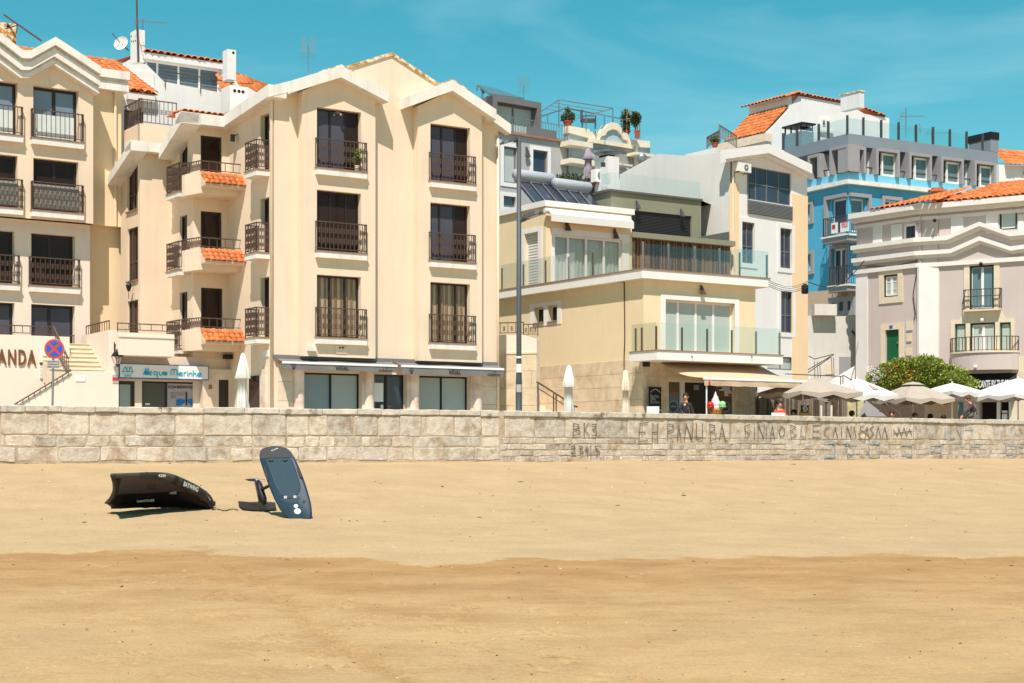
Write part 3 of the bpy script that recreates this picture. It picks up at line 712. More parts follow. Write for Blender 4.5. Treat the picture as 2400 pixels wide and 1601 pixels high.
# ---- ground floor: stone piers with half-round columns, shop fronts
M['marble'] = mat('veined_marble', srgb(224, 204, 186), .5, .12, 2, .1, 20, c2=srgb(196, 160, 138), c2pos=(.5, .7), c2scale=1.5)
M['shopglass'] = mat('shop_glass_backed_by_blind', srgb(118, 138, 142), .06, .02, spec=.5)
M['shopglass2'] = mat('shop_glass_pale_blind', srgb(150, 160, 158), .06, .02, spec=.5)
M['shopglass3'] = mat('shop_glass_frosted', srgb(158, 170, 164), .08, .02, spec=.5)
def panels_stone(fr, x0, x1, z0, z1, n, k, rows_, cols_, d=.04, mname='stone', parent=None, gap=.006, stag=0):
    for r_ in range(rows_):
        for c_ in range(cols_+(1 if stag and r_ % 2 else 0)):
            w_ = (x1-x0)/cols_; sft = -w_*.5 if stag and r_ % 2 else 0
            a = max(x0, x0+w_*c_+sft); b_ = min(x1, x0+w_*(c_+1)+sft)
            if b_-a < .05: continue
            blank(fr, a+gap, b_-gap, z0+(z1-z0)*r_/rows_+gap, z0+(z1-z0)*(r_+1)/rows_-gap, n+d+random.uniform(-.003, .003), n-.02, 'stone_panel', M[mname], parent)
gz1 = gtop-.15
panels_stone(FB, .12, FB.u(4, 478), PROM, gz1, 0, 4, 4, 1, .05, 'stone', B)
panels_stone(FB, FB.u(4, 2018), u_r-.02, PROM, gz1, 0, 4, 4, 1, .05, 'stone', B)
for x0, x1 in ((480, 537), (1020, 1120), (1394, 1492), (1925, 2018)):
    blank(FB, FB.u(4, x0), FB.u(4, x1), PROM, gz1, .09, -.01, 'pier', M['marble'], B)
for x in (505, 1088, 1466, 1992):
    uc = FB.u(4, x, .12)
    MB().lathe(FB.W(uc, .09, PROM), [(.21, 0), (.21, .12), (.185, .14), (.18, gz1-PROM-.16), (.20, gz1-PROM-.14), (.20, gz1-PROM)], 18).build('half_column', M['marble'], B, True)
for (h_, lv, pm) in ((holes[0], (1, 1), ('shopglass', 'shopglass2')), (holes[2], (1, 1.02), ('shopglass2', 'shopglass3'))):
    window(B, FB, h_, -.22, lv, .06, 'black', pm, name='shop_window', wall_back=False)
M['navyglass'] = mat('dark_blue_door_glass', srgb(40, 56, 68), .05, .02, spec=.6)
dr = window(B, FB, holes[1], -.22, (1, .06, 1.2), .05, 'dkbrown', ('navyglass', 'dkbrown', 'navyglass'), name='shop_door', wall_back=False, handle=True)
u0, u1, z0, z1 = holes[1]
M['paper'] = mat('white_paper', srgb(225, 225, 220), .9, .03)
M['redp'] = mat('red_print', srgb(200, 50, 60), .9, .03)
for (a, b_, c_, d_) in ((.05, .38, .55, .86), (.05, .28, .28, .44), (.30, .38, .36, .50)): blank(FB, u0+(u1-u0)*a, u0+(u1-u0)*b_, z0+(z1-z0)*c_, z0+(z1-z0)*d_, -.17, -.19, 'notice_sheet', M['paper'], dr)
blank(FB, u0+(u1-u0)*.31, u0+(u1-u0)*.375, z0+(z1-z0)*.36, z0+(z1-z0)*.40, -.166, -.17, 'notice_stripe', M['redp'], dr)
# awnings, half wound in
M['awn'] = mat('grey_awning_canvas', srgb(120, 116, 114), .9, .05, 2, .2, 60)
M['awnbar'] = mat('white_awning_bar', srgb(236, 234, 228), .5, .02)
M['print'] = mat('dark_grey_print', srgb(40, 38, 38), .8, .05)
def awning(xl, xr, y_bar, y_val, txt):
    p = .62; u0, u1 = FB.u(4, xl, p), FB.u(4, xr, p); zt = FB.z(4, xl, y_bar, p); zv = FB.z(4, xl, y_val, p)
    a = MB().box(FB, u0, u1, p+.03, p-.05, zt-.075, zt).build('awning', M['awnbar'], B)
    mb = MB(); k = 14
    # fabric from the roller down to the bar, sagging a little between arms
    for i in range(k):
        x0_, x1_ = u0+(u1-u0)*i/k, u0+(u1-u0)*(i+1)/k; s0, s1 = [.03*abs(math.sin(math.pi*j/k*2)) for j in (i, i+1)]
        mb.add([FB.W(x0_, .06, zt+.14), FB.W(x1_, .06, zt+.14), FB.W(x1_, p*.55, zt+.06-s1), FB.W(x0_, p*.55, zt+.06-s0), FB.W(x1_, p-.05, zt-.01), FB.W(x0_, p-.05, zt-.01)], [(0, 3, 2, 1), (3, 5, 4, 2)])
    mb.build('canvas', M['awn'], a)
    mb = MB()
    for i in range(k):
        x0_, x1_ = u0+.02+(u1-u0-.04)*i/k, u0+.02+(u1-u0-.04)*(i+1)/k; w0, w1 = [.012*math.sin(j*1.3) for j in (i, i+1)]
        mb.add([FB.W(x0_, p+.01, zt-.07), FB.W(x0_, p+.01+w0, zv+.008*math.sin(i*2.1)), FB.W(x1_, p+.01+w1, zv+.008*math.sin((i+1)*2.1)), FB.W(x1_, p+.01, zt-.07)], [(0, 1, 2, 3)])
    mb.build('valance', M['awn'], a)
    blank(FB, u0-.05, u1+.05, zt+.12, zt+.24, .14, -.01, 'roller_case', M['awn'], a)
    for s_ in (u0+.25, u1-.3):
        MB().tube([FB.W(s_, .05, zt+.02), FB.W(s_+.25, .3, zt-.03), FB.W(s_+.05, p-.05, zt-.05)], .022, 6).build('folding_arm', M['grey'], a)
    hz = zt-.075-zv; zb_ = zv+hz*.18; hh_ = hz*.64
    text('VIDAL', FB, FB.u(4, txt[0], p), zb_, hh_, p+.04, 'lettering', 'print', a, 0, width=FB.u(4, txt[1], p)-FB.u(4, txt[0], p))
    text('cubano', FB, FB.u(4, txt[2], p), zb_-.02, hh_*.72, p+.04, 'lettering', 'print', a, 0, width=FB.u(4, txt[3], p)-FB.u(4, txt[2], p))
    text('caf\u00e9', FB, FB.u(4, txt[2], p)+.28, zb_+hh_*.70, hh_*.3, p+.04, 'lettering', 'print', a, 0, wscale=.9)
    mb = MB(); cu, cz = FB.u(4, txt[4], p), zb_+hh_*.5
    for d in (-.09, -.045, 0, .045, .09): mb.tube([FB.W(cu+d, p+.04, cz+.11-abs(d)*.2), FB.W(cu+d*.1, p+.04, cz-.11)], .006, 4)
    mb.build('fan_emblem', M['print'], a)
    return a
awning(365, 1322, 1092, 1160, (802, 915, 1162, 1278, 452)); awning(1358, 2212, 1124, 1200, (1748, 1850, 2072, 2178, 1436))
# downpipe on the corner
mb = MB(); zt_ = FB.z(3, 235, 505, .1)
mb.tube([FB.W(-.12, .0, zt_+.1), FB.W(-.10, .0, zt_-.05), FB.W(-.07, -.05, zt_-.25), FB.W(-.07, -.05, PROM)], .055, 8); mb.build('downpipe', M['pipe'], B, True)
MB().tube([FB.W(u_r-.06, .08, FB.z(3, 1985, 780)), FB.W(u_r-.06, .08, PROM)], .05, 8).build('downpipe', M['pipe'], B, True)
# ---- left flank: set back balcony tier
FS = FB.sh(0, 0, TH-90)                                       # looks left; u negative goes back
uT = FS.u(1, 1680)
ztop_c = FB.z(3, 235, 480); ztop_b = FS.z(1, 1640, 965)
wS = []
for (k, y0, y1) in ((3, 600, 1040), (3, 1245, 1560), (4, 385, 890)):
    xa, xb = (165, 232) if k == 3 else (172, 252)
    wS.append((FS.u(3, 165), FS.u(3, 232), FS.z(k, xb, y1), FS.z(k, xb, y0)))
zf = [FS.z(3, 185, 1055), FS.z(4, 190, 200), FS.z(4, 190, 900)]
wS = [(a[0], a[1], zf[i], a[3]) for i, a in enumerate(wS)]
MB().panel(FS, [(uT, GB0), (0, GB0), (0, ztop_c), (uT, ztop_b)], wS, 0, .25).build('side_wall', M['cream'], B)
for i, h_ in enumerate(wS):
    window(B, FS, h_, -.22, (1, 1), .06, 'dkbrown', 'pane')
    ua, ub_ = FS.u(3, 92, .5), FS.u(3, 236, .02); balcony(B, FS, min(ua, h_[0]-.2), h_[1]+.02, 0, zf[i], .5, .22, 1.0, (.25, .5, .75), .12)
# sloping verge along the flank
pth = [(uT-.3, ztop_b+.32), (.33, ztop_c+.34)]
MB().prism(FS, [(pth[0][0], pth[0][1]), pth[1], (pth[1][0], pth[1][1]-.4), (pth[0][0], pth[0][1]-.4)], .36, -.3).build('verge_fascia', M['white'], B)
FT = FS.sh(uT, 0, TH)                                         # faces front, set back; u negative to the left
uW = FT.u(1, 1420)
dz = [FT.z(1, 1560, 1260), FT.z(2, 1540, 380), FT.z(2, 1540, 950)]
dT = [FT.rect(1, 1475, 992, 1632, 1170), FT.rect(2, 1447, 105, 1600, 290), FT.rect(2, 1449, 657, 1606, 860)]
zp = [FT.z(1, 1500, 1262, 1.0), FT.z(2, 1440, 372, 1.0), FT.z(2, 1440, 952, 1.0)]       # parapet top at the front of each balcony
dT = [(dT[i][0], dT[i][1], zp[i]-.25, dT[i][3]) for i in range(3)]
zT1 = FT.z(1, 1560, 960)+.1; zS = FT.z(2, 1600, 1150)
MB().panel(FT, [(uW, GB0), (0, GB0), (0, zT1), (uW, zT1)], dT, 0, .2).build('side_wall', M['cream'], B)
for h_ in dT: window(B, FT, h_, -.15, (1,), .09, 'dkbrown', 'pane', name='balcony_door', mid=None)
FW = FT.sh(uW, 0, TH-90); uE = FW.u(1, 1258)
wW = [(FW.u(1, 1322), FW.u(1, 1378), 0, FW.z(1, 1350, 1030)), (FW.u(2, 1295), FW.u(2, 1348), 0, FW.z(2, 1320, 140)), (FW.u(2, 1295), FW.u(2, 1350), 0, FW.z(2, 1322, 690))]
zw = [FW.z(1, 1335, 1430), FW.z(2, 1305, 545), FW.z(2, 1300, 1105)]
wW = [(a[0], a[1], zw[i], a[3]) for i, a in enumerate(wW)]
zW1 = zT1-.05; zW0 = zW1-.75
MB().panel(FW, [(uE, GB0), (0, GB0), (0, zW1), (uE, zW0)], wW, 0, .2).build('side_wall', M['cream'], B)
for i, h_ in enumerate(wW):
    window(B, FW, h_, -.15, (1, 1), .06, 'dkbrown', 'pane')
    balcony(B, FW, h_[0]-.25, h_[1]+.25, 0, zw[i], .42, .2, 1.0, (.25, .5, .75), .12)
MB().prism(FW, [(uE, GB0), (-.28, GB0), (-.28, zW1-.05), (uE, zW0-.05)], -.22, -6.0).build('wing_body', M['cream'], B)
# verge and eave of the wing with tiles on top
ov = .62
MB().box(FT, uW-ov, .1, .45, -.1, zT1-.02, zT1+.36).build('eave_fascia', M['white'], B)
FWo = FW.sh(0, ov)
MB().prism(FW, [(-1.7, zT1-.60), (.45, zT1+.34), (.45, zT1-.04), (-1.7, zT1-.98)], ov, -.1).build('verge_fascia', M['white'], B)
tr_ = MB().poly([FT.W(uW-ov+.05, .35, zT1+.36), FT.W(.1, .35, zT1+.36), FT.W(.1, -1.2, zT1+.44), FT.W(uW-ov+.05, -1.2, zT1+.44)]).build('small_roof', M['tile'], B)
tile_roof(tr_, FT.W(uW-ov+.05, .42, zT1+.37), FT.W(1, 0, 0)-FT.W(0, 0, 0), FT.W(0, -1.4, .12)-FT.W(0, 0, 0), abs(uW)+ov, 1.3)
# balconies with little tiled skirts
for i in range(3):
    zt_ = zp[i]; zb_ = zt_-.75; pr = 1.05
    bl = MB()
    # solid parapet: outline in plan with a cut corner
    ua = FT.u(0, 433, .12); um = FT.u(0, 471, pr)
    plan_ = [FT.W(ua, -.15, 0), FT.W(ua, .12, 0), FT.W(um, pr, 0), FT.W(.02, pr, 0), FT.W(.02, -.15, 0)]
    bo = MB().plan([(p.x, p.y) for p in plan_], zb_, zb_+.14).build('balcony', M['cream'], B)
    def wall_run(a, b_, t_=.1, zz0=zb_+.14, zz1=zt_):
        d = (b_-a); f_ = Fr(a.x, a.y, math.degrees(math.atan2(d.y, d.x))); return MB().box(f_, 0, d.length, 0, -t_, zz0, zz1)
    wall_run(plan_[0], plan_[1]).build('parapet', M['cream'], bo); wall_run(plan_[1], plan_[2]).build('parapet', M['cream'], bo)
    wall_run(plan_[2], plan_[3], zz1=zt_).build('parapet', M['cream'], bo)
    mb = MB()
    for a, b_ in ((plan_[0], plan_[1]), (plan_[1], plan_[2])): rail_run(mb, a, b_, zt_-.02, zt_+.38, .14, (.5,))
    rail_run(mb, plan_[2], plan_[3], zt_-.02, zt_+.38, .3, ())
    mb.build('railing', M['iron'], bo)
    # tiled skirt under the railing on the front-right side
    d = plan_[3]-plan_[2]; ex = d.normalized(); nrm = Vector((ex.y, -ex.x, 0)); l = d.length+.12
    O = plan_[2]-ex*.04+nrm*.42; O.z = zt_-.46
    sk = MB().add([plan_[2]+Vector((0, 0, zt_-.05)), plan_[3]+ex*.08+Vector((0, 0, zt_-.05)), O+ex*l, O, plan_[2]+Vector((0, 0, zt_-.56)), plan_[3]+ex*.08+Vector((0, 0, zt_-.56)), O+ex*l-Vector((0, 0, .08)), O-Vector((0, 0, .08))], [(0, 3, 2, 1), (3, 7, 6, 2), (4, 5, 6, 7), (0, 4, 7, 3), (1, 2, 6, 5)]).build('tiled_skirt', M['stone'], bo)
    up = (plan_[2]+Vector((0, 0, zt_-.04))-(O)); up = up-ex*up.dot(ex)
    tile_roof(sk, O-up.normalized()*.03, ex, up, l, up.length, .205, .22)
# wall lamp and number plate on the flank
mb = MB(); p = FS.W(FS.u(1, 1710, .2), .2, FS.z(1, 1710, 1010, .2)); mb.box(Fr(p.x, p.y, 20), -.07, .07, .07, -.07, -.14+p.z, .1+p.z); mb.tube([p, p+Vector((.18, .1, .14))], .015, 5); mb.build('wall_lamp', M['black'], B)
# arched niche opening beside the pipe at street level
a = FS.rect(4, 92, 1215, 188, 1500, 0); z1_ = FS.z(4, 140, 1215); 
blank(FS, FS.u(4, 88), FS.u(4, 196), PROM, z1_, .03, .0, 'street_window', M['pane'], B)
blank(FS, FS.u(4, 195), FS.u(4, 240), PROM, FS.z(4, 215, 1160), .1, .0, 'pilaster', M['marble'], B)
b_ = FS.W(FS.u(14, 2320, .05), .05, 0)
for o_, kk in ((0, 0),):
    blank(FS, FS.u(14, 2225), FS.u(14, 2295), FS.z(14, 2260, 95), FS.z(14, 2260, 5), .03, 0, 'wall_plaque', M['paper'], B)
mb = MB(); p = FT.W(FT.u(14, 1730, .3), .3, FT.z(14, 1730, 95, .3)); mb.box(Fr(p.x, p.y, 30), -.16, .16, .1, -.1, p.z-.08, p.z+.08); mb.build('floodlight', M['black'], B)
# rooftop aerial seen above the left gable
def yagi(parent, p, h, s=1.0, az=0, grid=True, base=None):
    mb = MB(); mb.tube([p, p+Vector((0, 0, h))], .03*s, 6); c, s_ = math.cos(az), math.sin(az); t_ = p+Vector((0, 0, h*.72))
    if grid:
        for sx_ in (-1, 1):
            for i in range(12):
                z_ = .05+.08*i; mb.tube([t_+Vector((sx_*.06*c, sx_*.06*s_, z_*s)), t_+Vector((sx_*.42*c*s, sx_*.42*s_*s, z_*s+.05*s))], .012*s, 4)
            for e in (.08, .25, .42): mb.tube([t_+Vector((sx_*e*c*s, sx_*e*s_*s, .03*s)), t_+Vector((sx_*e*c*s, sx_*e*s_*s, .95*s))], .008*s, 4)
            for i in range(4): mb.tube([t_+Vector((sx_*.06*c, sx_*.06*s_, -.1*s*i)), t_+Vector((sx_*.45*c*s, sx_*.45*s_*s-.3*s, -.1*s*i-.12*s))], .008*s, 4)
    else:
        d = Vector((c, s_, .06)); q0 = t_-d*.3*s; mb.tube([q0, q0+d*1.5*s], .014*s, 5)
        for i in range(8):
            e = q0+d*(.2+.17*i)*s; pp = Vector((-s_, c, 0)); mb.tube([e-pp*.25*s, e+pp*.25*s], .008*s, 4)
        for zz in (-.25, .25): 
            for a_ in (-.3, -.1, .1, .3): mb.tube([q0+Vector((0, 0, 0)), q0+Vector((-s_*a_*2, c*a_*2, zz))*s], .008*s, 4)
    return mb.build('aerial', M['steel'], parent)
pa = pt(3, 530, 300, 58.5); yagi(B, pa, (300-85)/3.267/FPX*58.5, .62)
# ---------------------------------------------------------------- recessed middle block with the shop, between the two houses
F2 = FW.sh(uE, 0, TH)                                          # faces front; u negative to the left
K2 = thing('shop_block', 'cream recessed block with lantern-lit shop under a white blue-lettered sign', 'building', F2.W(-.6, 0, PROM))
u2 = F2.u(0, 328.5); zt2 = F2.z(1, 1130, 1130)
MB().panel(F2, [(u2, GB0), (0.3, GB0), (0.3, zt2), (u2, zt2)], [], 0, .2).build('front_wall', M['cream2'], K2)
F3 = F2.sh(u2, 0, TH-90); u3 = F3.u(0, 283)
zt3 = zt2
w3 = [F3.rect(1, 935, 1235, 1012, 1540), F3.rect(2, 918, 240, 995, 600), F3.rect(2, 918, 760, 995, 985)]
w3[0] = (w3[0][0], w3[0][1], F3.z(2, 905, 120), w3[0][3]); w3[1] = (w3[1][0], w3[1][1], F3.z(2, 905, 620), w3[1][3]); w3[2] = (w3[2][0], w3[2][1], w3[2][2]-.3, w3[2][3])
MB().panel(F3, [(u3, GB0), (0, GB0), (0, zt3), (u3, zt3-.5)], w3, 0, .25).build('side_wall', M['cream2'], K2)
for h_ in w3: window(K2, F3, h_, -.14, (1, 1.1), .05, 'iron', 'pane', mid=.36)
for h_ in w3[:2]: blank(F3, h_[0]-.05, h_[1]+.05, h_[2]-.05, h_[2], .06, -.1, 'window_sill', M['sill'], K2)
MB().prism(F2, [(u2+.5, GB0), (6, GB0), (6, zt2-.03), (u2+.5, zt2-.03)], -.26, -5).build('block_body', M['cream2'], K2)
MB().box(F2, u2-.5, .2, .42, -.2, zt2-.02, zt2+.32).build('eave_fascia', M['white'], K2)
MB().prism(F3, [(-2.3, zt3-.72), (.44, zt3+.30), (.44, zt3-.04), (-2.3, zt3-1.05)], .5, -.1).build('verge_fascia', M['white'], K2)
# small roof terrace parapet with iron railing
FX = F2.sh(0, -.8); zpar = FX.z(1, 1020, 910)
ul, ur = FX.u(1, 1018), .5
MB().box(FX, ul, ur, .12, -.1, zt2+.25, zpar).build('terrace_parapet', M['cream2'], K2)
FX2 = FX.sh(ul, .12, TH-90); MB().box(FX2, -1.7, -.003, .0, -.15, zt2-.4, zpar).build('terrace_parapet', M['cream2'], K2)
mb = MB(); rail_run(mb, FX.W(ul, .03, 0), FX.W(ur, .03, 0), zpar, zpar+.92, .16, (.55,)); rail_run(mb, FX2.W(-1.7, -.07, 0), FX2.W(0, -.07, 0), zpar, zpar+.92, .16, (.55,)); mb.build('railing', M['iron'], K2)
# terrace over the shop: parapet band and railing
FP = FR(0, 402, 54.9, TH)
uPl = FP.u(0, 278); zP1 = FP.z(2, 1000, 985); zP0 = FP.z(2, 1000, 1148)
MB().box(FP, uPl, .1, 0, -.25, zP0, zP1).build('terrace_parapet', M['pinkish'], K2)
blank(FP, uPl, .1, FP.z(2, 1000, 1005), FP.z(2, 1000, 1018), .03, 0, 'string_mould', M['pinkish'], K2)
blank(FP, uPl, .1, zP0-.02, zP0+.10, -.25, -3.0, 'shop_ceiling', M['pinkish'], K2)
mb = MB(); zr = FP.z(2, 1000, 915); rail_run(mb, FP.W(uPl, -.1, 0), FP.W(.1, -.1, 0), zP1+.02, zr, .42, ()); mb.build('railing', M['iron'], K2)
# shop front, recessed
FQ = FP.sh(0, -.75)
uq0, uq1 = FQ.u(0, 276)-.4, FQ.u(0, 500)+.5
s1 = FQ.rect(14, 200, 425, 450, 770); s2 = FQ.rect(14, 545, 428, 830, 770); s3 = FQ.rect(14, 830, 430, 1355, 770)
hs = [(s1[0], s1[1], PROM+.1, s1[3]), (s2[0], s3[1], PROM+.1, s2[3])]
MB().panel(FQ, [(uq0, GB0), (uq1, GB0), (uq1, zP0+.05), (uq0, zP0+.05)], hs, 0, .2).build('shop_wall', M['cream'], K2)
M['greyboard'] = mat('pale_grey_print_panel', srgb(176, 166, 164), .7, .02)
M['darkboard'] = mat('dark_grey_board', srgb(88, 84, 74), .6, .05)
M['bluep'] = mat('blue_print', srgb(38, 118, 178), .7, .12, 8)
M['teal'] = mat('turquoise_lettering', srgb(28, 164, 196), .5, .04)
M['blueedge'] = mat('blue_sign_edge', srgb(32, 92, 168), .5, .04)
M['signw'] = mat('white_sign_face', srgb(232, 226, 216), .5, .02)
window(K2, FQ, hs[0], -.15, (1,), .12, 'brown', 'shopglass3', name='shop_window', wall_back=False)
w_ = window(K2, FQ, hs[1], -.15, (1, 1.35), .06, 'dkbrown', ('darkboard', 'greyboard'), name='shop_window', wall_back=False)
a = FQ.rect(14, 590, 735, 655, 760, -.1); blank(FQ, a[0], a[1], a[2], a[3], -.10, -.115, 'card', M['paper'], w_)
text('ACQUA MARINHA INTERIOR', FQ, FQ.u(14, 905, -.1), FQ.z(14, 900, 528, -.1), .1, -.10, 'lettering', 'print', w_, 0, width=FQ.u(14, 1305, -.1)-FQ.u(14, 905, -.1))
mb = MB()
for i in range(5): a = FQ.rect(14, 940, 590+i*18, 1140 if i < 3 else 1010, 594+i*18, -.1); mb.box(FQ, a[0], a[1], -.10, -.118, a[2], a[3])
a = FQ.rect(14, 1150, 580, 1168, 765, -.1); mb.box(FQ, a[0], a[1], -.10, -.118, a[2], a[3]); mb.build('printed_lines', M['print'], w_)
mb = MB()
for pts in ([(1020, 770), (1020, 690), (1060, 672), (1140, 690), (1140, 720), (1080, 770)], [(1175, 690), (1230, 670), (1275, 690), (1275, 770), (1220, 770), (1180, 720)]):
    mb.prism(FQ, [FQ.h(14, x, y, -.1) for x, y in pts], -.10, -.118)
mb.build('painted_hands', M['bluep'], w_)
sg = FP.sh(0, -.42); a = sg.rect(14, 232, 186, 1462, 405)
zs0, zs1 = sg.z(14, 232, 388), sg.z(14, 232, 184)
sb = blank(sg, a[0], a[1], zs0, zs1, .02, -.22, 'shop_sign', M['blueedge'], K2)
blank(sg, a[0]+.02, a[1]-.03, zs0+.03, zs1-.03, .026, .015, 'sign_face', M['signw'], sb)
def gl(lines, r=.026):
    mb = MB()
    for ln in lines:
        P = [sg.W(*((lambda h_: (h_[0], .035, h_[1]))(sg.h(14, x, y, .03)))) for x, y in ln]
        mb.tube(P, r, 5)
    return mb
def arc(cx, cy, r, a0, a1, n=9, ry=None): return [(cx+r*math.cos(R(a0+(a1-a0)*i/n)), cy-(ry or r)*math.sin(R(a0+(a1-a0)*i/n))) for i in range(n+1)]
X = [[(562, 348), (596, 262), (634, 258), (634, 348)], arc(602, 322, 24, 0, 360), arc(602, 322, 10, 0, 360, 6), [(598, 290), (634, 284)],
     arc(668, 324, 26, 60, 300), [(648, 324), (688, 318)], arc(730, 324, 24, 0, 360), [(754, 304), (754, 388)], [(782, 302), (782, 330)]+arc(804, 330, 22, 180, 360)+[(826, 302)], arc(862, 328, 24, 0, 360), arc(862, 328, 10, 0, 360, 6), [(886, 306), (886, 352)],
     [(946, 352), (946, 290)]+arc(966, 290, 20, 180, 0, 5)+[(986, 350)], [(986, 300)]+arc(1006, 290, 22, 170, 0, 5)+[(1030, 354)], arc(1072, 332, 24, 0, 360), arc(1072, 332, 10, 0, 360, 6), [(1096, 310), (1096, 358)], [(1122, 358), (1122, 326)]+arc(1142, 326, 20, 180, 60, 4), [(1172, 312), (1172, 360)], [(1172, 292), (1172, 297)],
     [(1192, 360), (1192, 334)]+arc(1211, 334, 19, 180, 0, 5)+[(1230, 362)], [(1248, 280), (1248, 364)], [(1248, 340)]+arc(1270, 340, 20, 180, 0, 5)+[(1290, 366)], arc(1332, 342, 25, 0, 360), arc(1332, 342, 10, 0, 360, 6), [(1357, 320), (1357, 370)]]
gl(X, .017).build('lettering', M['teal'], sb)
EM = [[(282, 296), (312, 232), (338, 296)], [(366, 296), (392, 232), (418, 296)], [(262, 300), (438, 302)], [(306, 228), (336, 262)], [(398, 228), (368, 262)], [(308, 382), (316, 360), (384, 362), (396, 386)]]
gl(EM, .014).build('emblem', M['teal'], sb)
M['paleprint'] = mat('pale_grey_print', srgb(190, 196, 190), .7, .03)
gl([arc(350, 300, 62, 0, 360, 16), [(350, 214), (350, 384)], [(290, 345), (410, 345)]], .012).build('emblem_ring', M['paleprint'], sb)
# doorway to the right of the shop with stone surround
FD = FT.sh(0, .25)
dd = FD.rect(14, 1640, 415, 1720, 780); 
blank(FD, FD.u(14, 1375), FD.u(14, 1800), PROM, FD.z(14, 1600, 270), .05, -.3, 'stone_surround', M['stone'], K2)
blank(FD, dd[0]-.12, dd[1]+.02, PROM, dd[3], .06, .03, 'dark_door', M['dkbrown'], K2)
a = FD.rect(14, 1465, 480, 1508, 540, .05); blank(FD, a[0], a[1], a[2], a[3], .07, .04, 'name_plate', M['sill'], K2)

# ---------------------------------------------------------------- left house with the stepped cornice
TA = 35.0
FA = FR(0, 218.5, 57.4, TA)
A = thing('corner_house', 'peach apartment house with zigzag white cornice and brown-framed windows', 'building', FA.W(-3, 0, PROM))
FAo = FA
uL = FA.u(0, -190)
top = [(-260, 420), (-80, 385), (0, 440), (150, 535), (255, 545), (412, 460), (683, 640)]
topz = [FA.h(1, x, y-60) for x, y in top]
zsof = FA.z(2, 300, 168)
uA = (FA.u(1, 245), FA.u(1, 577)); wA = uA[1]-uA[0]; uB1 = FA.u(1, 130); uB = (uB1-wA, uB1)
zzs = [(FA.z(1, 240, 1012), FA.z(1, 245, 627)), (FA.z(2, 232, 98), FA.z(1, 247, 1160))]
hA = [(uu[0], uu[1], z0, z1) for uu in (uA, uB) for z0, z1 in zzs]
MB().panel(FA, [(uL, zsof), (0, zsof)]+[(0, topz[-1][1])]+topz[::-1][1:]+[(uL, topz[0][1])], hA, 0, .35, True).build('upper_wall', M['cream2'], A)
LB = -.45
zl = [(FA.z(2, 210, 640, LB), FA.z(2, 225, 264, LB)), (FA.z(2, 222, 1000, LB)-.5, FA.z(2, 222, 776, LB))]
uA2 = (FA.u(2, 225, LB), FA.u(2, 540, LB)); uB2 = (FA.u(2, 105, LB)-wA, FA.u(2, 105, LB))
hB = [(uu[0], uu[1], z0, z1) for uu in (uA2, uB2) for z0, z1 in zl]
uRl = FA.u(2, 648, LB)
MB().panel(FA, [(uL, GB0), (uRl, GB0), (uRl, zsof+.02), (uL, zsof+.02)], hB, LB, .35).build('lower_wall', M['pinkish'], A)
MB().prism(FA, [(uL, GB0), (uRl-.02, GB0), (uRl-.02, topz[-1][1]-.3), (uL, topz[-1][1]-.3)], LB-.36, -8).build('house_body', M['cream2'], A)
MB().poly([FA.W(uL, 0, zsof), FA.W(uL, LB, zsof), FA.W(0, LB, zsof), FA.W(0, 0, zsof)]).build('overhang_soffit', M['cream2'], A)
M['reflect'] = mat('window_glass_with_shutter_behind', srgb(120, 128, 140), .05, .03, spec=.8)
M['mosaic'] = mat('grey_lace_net', srgb(150, 146, 140), .8, .1, 5)
for i, h_ in enumerate(hA):
    f = i % 2
    window(A, FA, h_, -.3, (1, 1), .10, 'dkbrown', 'reflect' if f == 0 else 'pane')
    balcony(A, FA, h_[0]-.1, h_[1]+.14, 0, h_[2], .18, .24, 1.0, (.34, .7) if f else (), .17)
    if f: blank(FA, h_[0], h_[1], h_[2]+.06, h_[2]+.92, .06, .05, 'lace_screen', M['mosaic'], A)
    else: blank(FA, h_[0]+.1, h_[1]-.1, h_[2]+.1, h_[2]+.9, -.2, -.21, 'pale_screen', M['curtain_w'], A)
for i, h_ in enumerate(hB):
    f = i % 2
    window(A, FA, h_, LB-.3, (1, 1.2) if f == 0 else (.85, 1), .09, 'dkbrown', 'pane' if f == 0 else 'pane_b')
    if f == 0: balcony(A, FA, h_[0]-.1, h_[1]+.14, LB, h_[2], .18, .24, 1.0, (.34, .7), .17)
# cornice: three stepped mouldings following the zigzag parapet
cp = [(-300, 230), (-90, 170), (0, 240), (165, 367), (228, 370), (410, 270), (742, 490)]
zpth = [FA.h(1, x, y, .5) for x, y in cp]; zpth[-1] = (zpth[-1][0]+.02, zpth[-1][1])
band(A, FA, zpth, 0, .28, .50, -.4, 'white'); band(A, FA, zpth, .28, .38, .30, -.4, 'white'); band(A, FA, zpth, .38, .66, .38, -.4, 'white'); band(A, FA, zpth, .66, .74, .22, -.4, 'white'); band(A, FA, zpth, .74, .92, .27, -.4, 'white')
# yellow return wall to the right
FY = F3.sh(u3, 0, TH); uy = -2.2
zys = FY.z(2, 780, 215)
M['yellowish'] = mat('warm_yellow_plaster', srgb(231, 205, 166), .85, .03, .8, .2, 60, streak=.05)
MB().box(FY, uy, 0.02, 0, -3, zys, FY.z(1, 800, 620)).build('return_wall', M['yellowish'], A)
MB().box(FY, uy, 0.5, -.35, -3, GB0, zys).build('return_wall', M['yellowish'], A)
for d0, d1, n_ in ((0, .30, .45), (.30, .42, .28), (.42, .72, .36)):
    zt = FY.z(1, 850, 515, .45); MB().box(FY, uy, FY.u(1, 955, .45), n_, -.4, zt-d1, zt-d0).build('cornice', M['white'], A)
MB().tube([FY.W(FY.u(1, 848, .08), .08, FY.z(1, 848, 640)), FY.W(FY.u(1, 848, .08), .08, zys)], .05, 7).build('downpipe', M['pipe'], A)
